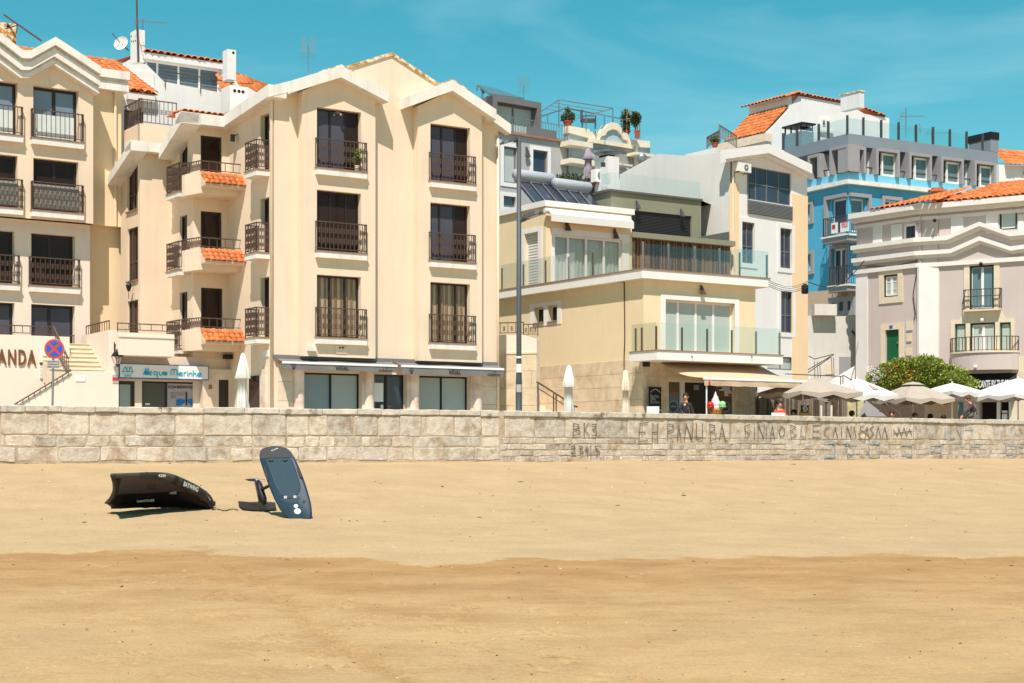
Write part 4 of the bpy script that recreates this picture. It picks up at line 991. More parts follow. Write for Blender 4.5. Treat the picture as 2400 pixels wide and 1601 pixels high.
# tiled roof behind the cornice with chimney stack
ra, rb, rc, rd_ = pt(1, 340, 480, 62), pt(1, 1040, 520, 62), pt(1, 960, 400, 66), pt(1, 330, 300, 66)
rf = MB().poly([ra, rb, rc, rd_]).build('main_roof', M['tile'], A)
ex = (rb-ra); ex.z = 0; ey = (rd_-ra); ey = ey-ex.normalized()*ey.dot(ex.normalized())
O = FA.W(-2.2, -2.2, FA.z(1, 700, 545)+.1)
ex = FA.W(1, 0, 0)-FA.W(0, 0, 0); ey = FA.W(0, -4.6, 2.2)-FA.W(0, 0, 0)
tile_roof(rf, O, ex, ey, 5.6, 4.9, .30, .42, skip=lambda a, b_: b_ > 1.0)
tile_roof(rf, FA.W(-8.5, -2.2, FA.z(1, 700, 545)+.1), ex, ey, 6.2, 4.9, .30, .42, skip=lambda a, b_: b_ < .62)
rf.data.clear_geometry(); MB().add([O, O+ex*5.6, O+ex*5.6+ey.normalized()*4.9, O+ey.normalized()*4.9], [(0, 1, 2, 3)])
nv = [O-ex*6.4, O+ex*5.6, O+ex*5.6+ey.normalized()*4.9, O-ex*6.4+ey.normalized()*4.9]
rf.data.from_pydata([v-OFF[rf]-Vector((0, 0, .06)) for v in nv], [], [(0, 1, 2, 3)]); 
def chim(parent, k, x0, y0, x1, y1, Y, holes_=(), name='chimney', mname='white_b', deg=TH, dep=.8, cap=None):
    f = FR(k, x0, Y, deg); a = f.rect(k, x0, y0, x1, y1); c_ = MB().box(f, a[0], a[1], 0, -dep, a[2], a[3]).build(name, M[mname], parent)
    for (hx, hy, hr) in holes_: p = f.h(k, hx, hy); MB().tube([f.W(p[0], .004, p[1]), f.W(p[0], -.01, p[1])], hr, 10).build('vent_hole', M['black'], c_)
    if cap: blank(f, a[0]-.05, a[1]+.05, a[3], a[3]+.08, .05, -dep-.05, 'chimney_cap', M[cap], c_)
    return c_, f, a
chim(A, 1, -60, 150, 118, 330, 60, [(60, 195, .06)], mname='lichen', deg=TA)
MB().tube([pt(1, 28, 108, 60.2), pt(1, 305, 300, 60.2)], .035, 6).build('aerial', M['iron'], A); MB().tube([pt(1, 40, 212, 60.2), pt(1, 130, 185, 60.2), pt(1, 118, 245, 60.2)], .025, 5).build('aerial', M['iron'], A)
# front terrace: lettered wall, stair and railings
FV = FR(0, 278, 54.3, 30)
K3 = thing('entrance_stair', 'pale pink stair block with brown lettering and iron handrails before the corner house', 'stair', FV.W(-2.5, 0, PROM))
FV0 = FV.sh(0, -1.6); z_an = FV0.z(15, 200, 320)
MB().box(FV0, FV0.u(0, -200), FV0.u(0, 163), 0, -.3, GB0, z_an).build('terrace_wall', M['pinkish'], K3)
poly = [FV.h(15, 150, 1560), FV.h(15, 230, 1492), FV.h(15, 1190, 915), FV.h(15, 1810, 915), (FV.u(15, 1810), FV.z(15, 1810, 240)), (0, FV.z(15, 1810, 240)), (0, GB0), (FV.h(15, 150, 1560)[0], GB0)]
poly[3] = (poly[3][0], poly[2][1]); zb1 = FV.z(15, 1900, 240); poly[4] = (poly[4][0], zb1); poly[5] = (0, zb1)
MB().prism(FV, poly, 0, -.25).build('stair_wall', M['pinkish'], K3)
# left-facing flank of the block and the flight of steps behind
FVs = FV.sh(FV.u(15, 1810), -.25, 30-90)
MB().prism(FVs, [(-3.2, PROM), (0, PROM), (0, zb1-.003), (-3.2, zb1-.003)], 0, -.25).build('stair_cheek', M['pinkish'], K3)
blank(FV, FV.u(15, 1810)+.3, 0, PROM, zP0, -.25, -.9, 'shop_jamb', M['pinkish'], K3)
blank(FV, FV.u(15, 1810)+.3, 0, zP0, zb1-.01, -.25, -3, 'terrace_floor', M['pinkish'], K3)
M['stepstone'] = mat('step_limestone', srgb(222, 204, 176), .8, .1, 3, .2, 30)
zst = poly[2][1]
for i in range(7):
    f_ = FV.sh(0, -.55-.3*i); zz = zst-.1+.165*i
    MB().box(f_, FV.u(15, 900), FV.u(15, 1810)+.02, 0, -.32-.3*(6-i)*0, zz-.6, zz+.137).build('step', M['stepstone'], K3); 
    MB().box(f_, FV.u(15, 900), FV.u(15, 1810)+.02, .03, -.30, zz+.145, zz+.165).build('step_nosing', M['stepstone'], K3)
mb = MB(); h0, h1 = FV.h(15, 230, 1485), FV.h(15, 1180, 915); mb.tube([FV.W(h0[0], .06, h0[1]), FV.W(h1[0], .06, h1[1])], .022, 6)
for i in range(10): t_ = (i+.5)/10; u_, z_ = h0[0]+(h1[0]-h0[0])*t_, h0[1]+(h1[1]-h0[1])*t_; mb.tube([FV.W(u_, .06, z_), FV.W(u_, .06, z_-.1), FV.W(u_, -.01, z_-.12)], .014, 5)
mb.build('handrail', M['iron'], K3)
mb = MB(); zr0 = FV0.z(15, 200, 150); rail_run(mb, FV0.W(FV0.u(0, -150), -.08, 0), FV0.W(FV0.u(15, 895), -.08, 0), z_an, zr0, .26, ()); 
for x in (42, 620, 800): scroll(mb, FV0, FV0.u(15, x, -.08), -.08, (z_an+zr0)/2, .16, .012)
a, b_ = FV0.W(FV0.u(15, 900), -.08, zr0), FV.W(FV.u(15, 1140, -.3), -.3, zst+.42)
for d in (0, -.55): mb.tube([a+Vector((0, 0, d)), b_+Vector((0, 0, d))], .035, 5)
for i in range(9): t_ = i/8; p = a.lerp(b_, t_); mb.tube([p, p-Vector((0, 0, .6))], .016, 4)
mb.build('railing', M['iron'], K3)
mb = MB(); FV1 = FV.sh(0, -2.8); rail_run(mb, FV1.W(FV1.u(15, 990), 0, 0), FV1.W(FV1.u(15, 1235), 0, 0), FV1.z(15, 1100, 585), FV1.z(15, 1100, 320), .18, ()); mb.build('railing', M['iron'], K3)
mb = MB(); rail_run(mb, FVs.W(-2.9, -.1, 0), FVs.W(0, -.1, 0), zb1-.5, zb1+.35, .3, (.5,)); mb.build('railing', M['iron'], K3)
M['letter'] = mat('brown_metal_letters', srgb(122, 78, 44), .5, .15, 6)
zl0, zl1 = FV0.z(15, 300, 820), FV0.z(15, 300, 568)
for ch, x0, x1 in (('B', -560, -430), ('A', -400, -250), ('R', -230, -100), ('A', -45, 112), ('N', 138, 268), ('D', 312, 436), ('A', 458, 608)):
    if x1 < -40: continue
    text(ch, FV0, FV0.u(15, x0, .05), zl0, (zl1-zl0), .05, 'letter', 'letter', K3, .05, width=FV0.u(15, x1)-FV0.u(15, x0))
a = FV0.rect(15, 662, 815, 880, 1060); mb = MB()
v_ = blank(FV0, a[0], a[1], a[2], a[3], .02, -.01, 'louvre', M['white'], K3)
for i in range(8): z_ = a[2]+(a[3]-a[2])*(i+.5)/9; MB().box(FV0, a[0]+.01, a[1]-.01, .05, .02, z_-.012, z_+.02).build('louvre_slat', M['white_b'], v_)
blank(FV0, a[0], a[1], a[3], a[3]+.07, .07, -.01, 'louvre_hood', M['brown'], v_)
a = FV.rect(15, 1262, 1010, 1422, 1100); blank(FV, a[0], a[1], a[2], a[3], .02, 0, 'wall_plaque', M['paper'], K3)
for i, (y0, y1, mm) in enumerate(((985, 1035, 'greyboard'), (1035, 1085, 'redp'), (1085, 1130, 'greyboard'))):
    a = FV.rect(15, 1878, y0, 1980, y1); blank(FV, a[0], a[1], a[2]+.004, a[3]-.004, .02, 0, 'poster', M[mm], K3)
# wall lantern
LN = thing('wall_lantern', 'black iron wall lantern with tapered glass beside the shop sign', 'lantern', FV.W(FV.u(15, 1960, .28), .28, FV.z(15, 1960, 810, .28)))
lc = OFF[LN]; zt = FV.z(15, 1960, 680, .28)-lc.z
mb = MB(); mb.lathe(lc, [(.10, 0), (.03, -.06), (.02, -.1)], 4); mb.lathe(lc, [(.20, zt), (.21, zt+.02), (.13, zt+.14), (.05, zt+.18), (.03, zt+.25)], 4)
for i in range(4): a_ = math.pi/2*i; mb.tube([lc+Vector((.10*math.cos(a_), .10*math.sin(a_), 0)), lc+Vector((.20*math.cos(a_), .20*math.sin(a_), zt))], .010, 4)
mb.tube([lc+Vector((0, 0, zt+.25)), lc+Vector((.02, .05, zt+.38)), lc+Vector((-.1, .14, zt+.42)), lc+Vector((-.14, .24, zt+.20))], .018, 5); mb.tube([lc+Vector((-.16, .24, zt+.5)), lc+Vector((-.16, .24, zt))], .02, 5)
mb.build('lantern_frame', M['black'], LN); MB().lathe(lc, [(.095, .005), (.195, zt-.005)], 4).build('lantern_glass', M['clear'], LN); MB().ball(lc+Vector((0, 0, .16)), .05).build('bulb', M['paper'], LN)
# second, smaller lantern under the sill of the recessed block
p = F3.W(F3.u(2, 928, .2), .2, F3.z(2, 928, 685, .2)); mb = MB(); mb.lathe(p, [(.05, 0), (.11, .2), (.12, .21), (.05, .3), (.01, .34)], 6); mb.tube([p+Vector((0, 0, .34)), p+Vector((.1, .06, .42))], .015, 4); mb.tube([p, p-Vector((0, 0, .28))], .012, 4); mb.build('side_lantern', M['black'], K2)
# no-stopping sign on a pole
px_ = pt(15, 868, 1520, 51.5); NS = thing('road_sign', 'round blue no-stopping sign with red cross on a grey pole', 'sign', (px_.x, px_.y, PROM))
MB().tube([(px_.x, px_.y, PROM), (pt(15, 893, 560, 51.5))], .035, 8).build('pole', M['grey'], NS)
c = pt(15, 907, 555, 51.45); rr = 168/7.127/FPX*51.45; fs_ = Fr(c.x, c.y, 6)
def disc(f, r, n0, n1, seg=32): return [(r*math.cos(2*math.pi*i/seg), c.z+r*math.sin(2*math.pi*i/seg)) for i in range(seg)]
M['signred'] = mat('sign_red', srgb(206, 62, 36), .45, .05); M['signblue'] = mat('sign_blue', srgb(36, 92, 176), .45, .05)
MB().prism(fs_, disc(fs_, rr, 0, 0), .0, -.03).build('sign_rim', M['greyboard'], NS); fb = MB().prism(fs_, disc(fs_, rr*.95, 0, 0), .006, 0).build('red_disc', M['signred'], NS); MB().prism(fs_, disc(fs_, rr*.80, 0, 0), .010, .006).build('blue_disc', M['signblue'], fb)
for s_ in (1, -1):
    d = rr*.60; t_ = rr*.075; MB().prism(fs_, [(-d-t_*s_, c.z-d*s_+t_), (-d+t_*s_, c.z-d*s_-t_), (d+t_*s_, c.z+d*s_-t_), (d-t_*s_, c.z+d*s_+t_)], .014 if s_ > 0 else .0142, .010).build('red_bar', M['signred'], fb)
a = [(c.x, 0)]; pw, ph = 108/7.127/FPX*51.4, 68/7.127/FPX*51.4; cz = pt(15, 893, 812, 51.4).z
pl = MB().box(fs_.sh(-.03), -pw, pw, .0, -.02, cz-ph, cz+ph).build('text_plate', M['greyboard'], NS)
for i, tx in enumerate(('EXCEPTO', 'CARGAS E', 'DESCARGAS')): text(tx, fs_.sh(-.03), -pw*.85, cz+ph*(.48-.62*i), ph*.34, .003, 'lettering', 'print', pl, 0, width=pw*1.7)

# ---------------------------------------------------------------- white house on the slope behind, with tiled roof and studio windows
FC = FR(1, 1125, 66, 34)
C = thing('white_house', 'white house behind with orange roof, satellite dish and long studio window', 'building', FC.W(3, 0, PROM))
zpt = FC.z(1, 1125, 535)
body = [FC.h(1, 905, 1100), FC.h(1, 905, 590), FC.h(1, 1075, 470), FC.h(1, 1205, 600), FC.h(1, 1670, 690), FC.h(1, 1820, 640), FC.h(1, 2100, 800)]
body = [(FC.u(1, 800), GB0), (FC.u(1, 800), FC.z(1, 930, 500))]+body[2:]+[(FC.u(1, 2100), GB0)]
hd = FC.rect(1, 912, 805, 1055, 960)
hd = (hd[0], hd[1], hd[2]-.6, hd[3])
MB().panel(FC, body, [hd], 0, .2).build('front_wall', M['white_b'], C)
window(C, FC, hd, -.15, (1, 1.2), .09, 'dkbrown', 'pane_b')
for d0, d1, n_ in ((0, .22, .30), (.22, .36, .15), (.36, .6, .24)):
    zt = FC.z(1, 1030, 640); MB().box(FC, FC.u(1, 925), FC.u(1, 1125), n_, -.1, zt-d1, zt-d0).build('cornice', M['white_b'], C)
MB().box(FC, FC.u(1, 925), FC.u(1, 1128), .05, -.6, FC.z(1, 1030, 640), zpt).build('parapet_block', M['white_b'], C)
MB().box(FC, FC.u(1, 800), FC.u(1, 2100), -.2, -8, GB0, FC.z(1, 1670, 700)).build('house_body', M['white_b'], C)
# studio (glazed dormer) set back
FCs = FC.sh(0, -2.0)
a = FCs.rect(1, 1072, 440, 1612, 680); st = FCs.h(1, 1072, 440)
zst1 = FCs.z(1, 1340, 500)
us0, us1 = FCs.u(1, 1072), FCs.u(1, 1612)
M['louvglass'] = mat('grey_louvred_glass', srgb(96, 108, 114), .12, .05, spec=.6)
hw = (us0, us1, FCs.z(1, 1400, 660), FCs.z(1, 1072, 440))
wn = window(C, FCs, hw, -.1, (.55, 1, 1, .95), .07, 'awnbar', 'louvglass')
for j, zz in enumerate([hw[2]+(hw[3]-hw[2])*t_/7 for t_ in range(1, 7)]): MB().box(FCs, us0+.08, us1-.08, -.055, -.07, zz-.02, zz+.02).build('louvre_slat', M['grey'], wn)
ze = FCs.z(1, 1075, 395)
MB().box(FCs, us0-.2, us1+.35, .25, -3.5, hw[3], ze).build('dormer_fascia', M['white_b'], C)
tr_ = MB().add([FCs.W(us0-.2, .28, ze+.01), FCs.W(us1+.5, .28, ze+.01), FCs.W(us1+.5, -3.5, ze+.35), FCs.W(us0-.2, -3.5, ze+.35)], [(0, 1, 2, 3)]).build('dormer_roof', M['tile'], C)
tile_roof(tr_, FCs.W(us0-.2, .3, ze+.02), FCs.W(1, 0, 0)-FCs.W(0, 0, 0), FCs.W(0, -3.5, .34)-FCs.W(0, 0, 0), us1-us0+.6, .9, .3, .45)
MB().prism(FCs, [(us1, hw[2]-1), (us1+.3, hw[2]-1), (us1+1.9, hw[2]-1), (us1+.25, ze), (us1, ze)], .15, -.2).build('dormer_cheek', M['white_b'], C)
MB().tube([FC.W(FC.u(1, 1205), 0.05, FC.z(1, 1205, 525)), FC.W(FC.u(1, 1720), .05, FC.z(1, 1720, 610))], .025, 6).build('guard_rail', M['iron'], C)
for x in (1210, 1470, 1700): MB().tube([FC.W(FC.u(1, x), .05, FC.z(1, x, 525+(x-1205)*.165)), FC.W(FC.u(1, x), .05, FC.z(1, x, 640+(x-1205)*.165))], .02, 5).build('guard_post', M['iron'], C)
# right-hand roof slope
FCr = FC.sh(0, -3.0); O = FCr.W(FCr.u(1, 1660), 0, FCr.z(1, 1800, 760)-.6); ex = FCr.W(1, 0, 0)-FCr.W(0, 0, 0)
a1 = FCr.z(1, 1640, 490); 
P4 = [pt(1, 1640, 490, 70), pt(1, 1975, 625, 73), pt(1, 2100, 760, 72.5), pt(1, 1830, 740, 69.5)]
rf2 = MB().poly([pt(1, 1620, 488, 70), pt(1, 2030, 640, 74), pt(1, 2030, 800, 72), pt(1, 1640, 800, 68.4)][::-1]).build('right_roof', M['tile'], C)
bl_, br_, tr2, tl2 = pt(1, 1640, 800, 68.3), pt(1, 2040, 805, 71.9), pt(1, 2040, 645, 73.9), pt(1, 1620, 486, 69.9)
ex = (br_-bl_); ey = ((tl2-bl_)+(tr2-br_))/2
tile_roof(rf2, bl_+Vector((0, -.12, .05)), ex, ey-ex.normalized()*ey.dot(ex.normalized()), ex.length, (tl2-bl_).length*.98, .30, .42, skip=lambda a, b_: b_ > 1.0-.50*a, keep=lambda p: (p-bl_).cross(Vector((bl_.x, bl_.y, 0))).z > 0)
c1, f1_, a1_ = chim(C, 1, 1003, 215, 1065, 460, 67.5, deg=34, dep=.7)
f1s = f1_.sh(0, 0, 34-90)
for x, y in ((965, 268), (968, 305), (982, 305), (995, 300)): p = f1s.h(1, x, y); MB().tube([f1s.W(p[0], .004, p[1]), f1s.W(p[0], -.02, p[1])], .05, 8).build('vent_hole', M['black'], c1)
chim(C, 1, 1672, 360, 1735, 590, 66.5, [(1715, 388, .06)], dep=.5)
chim(C, 1, 1690, 625, 1820, 830, 63.5, [(1725, 668, .07), (1757, 672, .07), (1786, 676, .07)], name='vent_stack', dep=.9)
mb = MB(); p = f1_.h(1, 1012, 460); mb.tube([f1_.W(p[0], .06, p[1]), pt(1, 1003, -40, 67.4)], .04, 6); mb.build('mast', M['iron'], C)
p = pt(1, 1048, 215, 67.2); yagi(C, p, .45, .9, .5, False)
d0 = pt(1, 890, 318, 66.6); dr_ = 56/3.136/FPX*66.6
mb = MB(); nrm = Vector((-.25, -1, .35)).normalized(); e1 = nrm.orthogonal().normalized(); e2 = nrm.cross(e1); prev = None; v = []; fs = []
for i, (r_, d_) in enumerate(((0, -.12), (.5, -.09), (.8, -.04), (1.0, .02))):
    for j in range(18): a_ = 2*math.pi*j/18; v.append(d0+nrm*d_+(e1*math.cos(a_)+e2*math.sin(a_))*dr_*r_)
for i in range(3):
    for j in range(18): fs.append((i*18+j, i*18+(j+1) % 18, (i+1)*18+(j+1) % 18, (i+1)*18+j))
mb.add(v, fs); di = mb.build('satellite_dish', M['lichen'] if False else M['white'], C, True)
MB().tube([d0-e2*dr_*.5-nrm*.06, d0+nrm*.5-e2*.25], .02, 5).build('feed_arm', M['iron'], di); MB().tube([d0-nrm*.1, pt(1, 945, 372, 67)], .03, 5).build('dish_bracket', M['iron'], di)
# ---------------------------------------------------------------- yellow house with glass balconies and cafe on the ground floor
M['yellow'] = mat('pale_yellow_plaster', srgb(230, 208, 170), .85, .03, .8, .2, 60, streak=.04)
M['whitep'] = mat('white_paint', srgb(230, 225, 218), .75, .03, 1.5, .1, 50, streak=.05)
M['clad'] = mat('limestone_cladding', srgb(214, 193, 162), .85, .12, 3, .5, 25, rnd=.07, c2=srgb(194, 162, 124), c2pos=(.55, .75), c2scale=2)
M['olive'] = mat('olive_grey_plaster', srgb(134, 132, 112), .85, .04, 1, .2, 50)
M['olived'] = mat('dark_olive_coping', srgb(88, 88, 82), .8, .05, 2)
M['tankgrey'] = mat('grey_tank', srgb(168, 170, 176), .4, .04, 2)
M['solar'] = mat('solar_collector', srgb(58, 62, 74), .12, .05, 1, spec=.7)
M['shutter'] = mat('dark_grey_shutter', srgb(72, 72, 76), .6, .05, 3)
M['canvas'] = mat('cream_canvas', srgb(200, 174, 144), .9, .04, 2, .15, 40); M['canvas_c'] = mat('cream_parasol_canvas', srgb(226, 208, 184), .9, .04, 2, .15, 40)
M['canvas_w'] = mat('white_canvas', srgb(220, 215, 207), .9, .03, 2, .1, 40)
M['mint'] = mat('mint_blind_behind_glass', srgb(176, 184, 176), .12, .04, 2, spec=.4)
M['mintd'] = mat('grey_blue_glass', srgb(98, 122, 124), .08, .04, 2, spec=.5)
M['slatwood'] = mat('brown_timber_slat', srgb(138, 106, 80), .8, .25, 9)
M['slatwood2'] = mat('grey_brown_timber_slat', srgb(90, 72, 60), .8, .25, 9)
FDf = FR(7, 235, 60, TH); FDl = FDf.sh(0, 0, TH-90)
D = thing('yellow_house', 'pale yellow house with glass balconies above a cafe with beige awning', 'building', FDf.W(2.5, 0, PROM))
uDr = FDf.u(7, 1027); uDb = FDl.u(0, 1170)-1.5
oS = .28
zs1 = FDf.z(7, 235, 508, oS); zs0 = FDf.z(7, 235, 578, oS)              # upper slab
hwin = FDf.rect(7, 390, 728, 880, 1100); hwin = (hwin[0], hwin[1], FDf.z(7, 330, 1090, 1.6)+.05, hwin[3])
zst_ = FDl.z(6, 600, 1190)                                             # top of stone cladding
MB().panel(FDf, [(0, GB0), (uDr, GB0), (uDr, zs0+.02), (0, zs0+.02)], [hwin, (FDf.u(11, 545), FDf.u(11, 1585), PROM, FDf.z(11, 600, 335))], 0, .35).build('front_wall', M['yellow'], D)
sw2 = [FDl.rect(6, 370, 790, 437, 890), FDl.rect(6, 468, 775, 532, 880)]
MB().panel(FDl, [(uDb, GB0), (0, GB0), (0, zs0+.02), (uDb, zs0+.02)], sw2, 0, .3).build('side_wall', M['yellow'], D)
MB().box(FDf, .4, uDr-.02, -.5, -12, zs0-2.7, zs0).build('house_body', M['yellow'], D); MB().box(FDf, .4, uDr-.02, -3.5, -12, GB0, zs0).build('house_body', M['yellow'], D)
# white surround of the two small windows
a = FDl.rect(6, 340, 770, 560, 915); ob_ = [(a[0], FDl.z(6, 350, 925)), (a[1], FDl.z(6, 350, 925)), (a[1], FDl.z(6, 350, 762)), (a[0], FDl.z(6, 350, 762))]
sur = MB().panel(FDl, ob_, sw2, .02, .05).build('window_surround', M['whitep'], D)
for h_ in sw2: window(D, FDl, h_, -.22, (1,), .06, 'whitep', 'pane'); blank(FDl, h_[0]-.03, h_[1]+.03, h_[2]-.03, h_[2]+.0, .07, -.2, 'window_sill', M['sill'], D)
# surround of the big window on the front
a = FDf.rect(7, 358, 690, 910, 1100); MB().panel(FDf, [(a[0], hwin[2]), (a[1], hwin[2]), (a[1], FDf.z(7, 358, 690)), (a[0], FDf.z(7, 358, 690))], [(hwin[0], hwin[1], hwin[2]+.001, hwin[3])], .025, .05).build('window_surround', M['whitep'], D)
window(D, FDf, hwin, -.25, (1, 1.15, 1.15, 1.2), .08, 'whitep', 'mint')
# slabs with brown edging, glass balustrades and posts
def gbal(fr, u0, u1, n, z, h, posts, name='glass_balustrade', gl_='green_glass', pm='sill', ph=.8):
    g_ = MB(); g_.box(fr, u0, u1, n+.008, n-.008, z, z+h); o = g_.build(name, M[gl_], D_cur)
    for u in posts: blank(fr, u-.03, u+.03, z-.02, z+ph, n-.01, n-.06, 'balustrade_post', M[pm], o)
    return o
D_cur = D
pl = [FDl.W(uDb, oS, 0), FDf.W(-oS, oS, 0), FDf.W(FDf.u(7, 1130, oS), oS, 0), FDf.W(FDf.u(7, 1130, oS), -9, 0), FDl.W(uDb, -9, 0)]
us = MB().plan([(p.x, p.y) for p in pl], zs0, zs1-.035).build('roof_terrace_slab', M['whitep'], D)
pl2 = [FDl.W(uDb, oS+.03, 0), FDf.W(-oS-.03, oS+.03, 0), FDf.W(FDf.u(7, 1130, oS)+.03, oS+.03, 0), FDf.W(FDf.u(7, 1130, oS)+.03, -9, 0), FDl.W(uDb, -9, 0)]
MB().plan([(p.x, p.y) for p in pl2], zs1-.035, zs1).build('slab_edging', M['sill'], us)
M['posts'] = mat('brown_steel_post', srgb(84, 66, 54), .5, .1)
gbal(FDl, FDl.u(6, 132, .2), -.25, .2, zs1, 1.05, [FDl.u(6, x, .2) for x in (135, 287, 443, 605, 776)], pm='posts', ph=.92)
gbal(FDf, FDf.u(7, 870, .2), FDf.u(7, 1118, .2), .2, zs1, 1.05, [FDf.u(7, x, .2) for x in (920, 1112)], pm='posts', ph=.92)
PB_ = 1.62; zb1_ = FDf.z(7, 330, 1083, PB_); zb0_ = FDf.z(7, 330, 1155, PB_); ubl, ubr = FDf.u(7, 330, PB_), FDf.u(7, 1222, PB_)
bs = MB().box(FDf, ubl, ubr, PB_, -.02, zb0_, zb1_-.035).build('balcony', M['whitep'], D)
blank(FDf, ubl-.03, ubr+.03, zb1_-.035, zb1_, PB_+.03, -.02, 'slab_edging', M['sill'], bs)
gbal(FDf, ubl+.05, ubr-.05, PB_-.08, zb1_, 1.0, [FDf.u(7, x, PB_-.08) for x in (330, 512, 690, 864, 1036, 1202)], pm='posts', ph=.86)
FBl = FDf.sh(ubl, 0, TH-90); gbal(FBl, .05, PB_-.1, -.05, zb1_, 1.0, [.25, .62], pm='posts', ph=.86)
for x in (575, 997): p = FDf.h(7, x, 1137, PB_); MB().tube([FDf.W(p[0], PB_, p[1]+.05), FDf.W(p[0], PB_+.06, p[1]+.02), FDf.W(p[0], PB_+.05, p[1]-.04)], .018, 5).build('drain_spout', M['grey'], bs)
# stone cladding on side and front
def clad(fr, u0, u1, z0, z1, nrow, w_, holes_=(), parent=None, n=.03):
    rh = (z1-z0)/nrow
    for r_ in range(nrow):
        u = u0-random.uniform(0, w_*.8)
        while u < u1:
            ww = w_*random.uniform(.75, 1.35); a, b_ = max(u, u0), min(u+ww, u1); u += ww
            if b_-a < .12: continue
            zz0, zz1 = z0+rh*r_, z0+rh*(r_+1)
            if any(a < h_[1] and b_ > h_[0] and zz0 < h_[3] and zz1 > h_[2] for h_ in holes_):
                for h_ in holes_:
                    if a < h_[1] and b_ > h_[0] and zz0 < h_[3]:
                        if a < h_[0]-.1: b_ = h_[0]
                        elif b_ > h_[1]+.1: a = h_[1]
                        else: a = b_
                if b_-a < .08: continue
            blank(fr, a+.005, b_-.005, zz0+.005, zz1-.005, n+random.uniform(-.004, .004), -.02, 'stone_panel', M['clad'], parent)
clad(FDl, FDl.u(6, 250), -.002, PROM, zst_, 6, .85, (), D)
shop = (FDf.u(11, 530), FDf.u(11, 1590), PROM, FDf.z(11, 600, 318))
clad(FDf, -.03, uDr, PROM, zb0_-.05, 6, .8, [shop], D)
# lamps on the wall
def sconce(fr, k, x, y, parent, mname='posts', s=1.0):
    u, z = fr.h(k, x, y); mb = MB(); mb.box(fr, u-.03*s, u+.03*s, .06, -.005, z-.02*s, z+.16*s)
    mb.add([fr.W(u-.035*s, .06, z+.14*s), fr.W(u+.035*s, .06, z+.14*s), fr.W(u+.11*s, .22, z-.2*s), fr.W(u-.11*s, .22, z-.2*s), fr.W(u-.09*s, .10, z-.2*s), fr.W(u+.09*s, .10, z-.2*s)], [(0, 1, 2, 3), (0, 3, 4), (1, 5, 2), (0, 4, 5, 1), (3, 2, 5, 4)])
    return mb.build('wall_sconce', M[mname], parent)
sconce(FDf, 7, 640, 660, D)
# cable down the corner of the side
mb = MB(); P = [FDl.W(FDl.u(6, x, .03), .03, FDl.z(6, x, y, .03)) for x, y in ((280, 700), (560, 655), (800, 628), (985, 603), (1003, 606), (1006, 800), (1008, 1000), (1003, 1140), (1004, 1230))]
mb.tube(P, .022, 5); mb.build('wall_cable', M['brown'], D)
# shop front under the balcony
FSh = FDf.sh(0, -.12); zsh = FSh.z(11, 600, 312)
sf = MB(); ua, ub, uc, ud, ue, uf = [FSh.u(11, x) for x in (530, 548, 735, 795, 1535, 1585)]
for a, b_ in ((ua, ub), (uc, ud), (ue, uf)): sf.box(FSh, a, b_, .08, -.08, PROM, zsh)
sf.box(FSh, ub, ue, .075, -.075, zsh-.12, zsh)
sfo = sf.build('shop_frame', M['whitep'], D)
M['shopdark'] = mat('shop_window_view', srgb(112, 92, 70), .1, .15, 2, spec=.3); M['shopblue'] = mat('slate_blue_film', srgb(92, 120, 138), .5, .03); M['shopnavy'] = mat('navy_roundel', srgb(62, 78, 96), .5, .03)
zfl = FSh.z(11, 600, 590)
blank(FSh, ub, uc, zfl, zsh-.12, .0, -.01, 'pane', M['shopdark'], sfo); blank(FSh, ub, uc, PROM, zfl, .0, -.01, 'window_film', M['shopblue'], sfo)
def roundel(fr, k, x, y, r, n, parent):
    u, z = fr.h(k, x, y, n); rr = r/ZO[k][2]/FPX*(fr.W(u, n, z).y)
    P = lambda q_: [(u+q_*rr*math.cos(2*math.pi*i/24), z+q_*rr*math.sin(2*math.pi*i/24)) for i in range(24)]
    a = MB().prism(fr, P(1.0), n+.004, n).build('roundel_ring', M['mint'], parent); MB().prism(fr, P(.9), n+.008, n+.004).build('roundel', M['shopnavy'], a)
    text('prime', fr, u-.55*rr, z-.08*rr, .36*rr, n+.011, 'lettering', 'mint', a, 0, width=1.1*rr); 
roundel(FSh, 11, 640, 740, 92, .012, sfo); 
u_w = FSh.u(11, 1290)
blank(FSh, u_w, ue, PROM, zsh-.12, .0, -.01, 'pane', M['shopdark'], sfo); roundel(FSh, 11, 1440, 740, 80, .012, sfo)
for (x0, y0, x1, y1, mm) in ((1345, 430, 1510, 500, 'paper'), (1425, 490, 1530, 580, 'paper'), (1340, 440, 1380, 470, 'black'), (1480, 540, 1530, 575, 'redp')): a = FSh.rect(11, x0, y0, x1, y1, .01); blank(FSh, a[0], a[1], a[2], a[3], .02 if mm != 'paper' else .012, .0, 'sticker', M[mm], sfo)
M['shopwall'] = mat('shop_inside_wall', srgb(120, 104, 92), .9, .05)
blank(FDf, ub-1.2, uf+2.5, PROM, zsh+.3, -1.6, -1.7, 'inside_wall', M['shopwall'], sfo)
a = Fr(0, 0, 0); FI2 = FDf.sh(0, -1.55); h_ = FI2.rect(11, 945, 405, 1030, 490); blank(FI2, h_[0], h_[1], h_[2], h_[3], .03, 0, 'lit_menu', M['paper'], sfo)
blank(FDf, ub-.1, uf+.1, zsh, zsh+.1, -.2, -3.4, 'inside_ceiling', M['shopwall'], sfo)
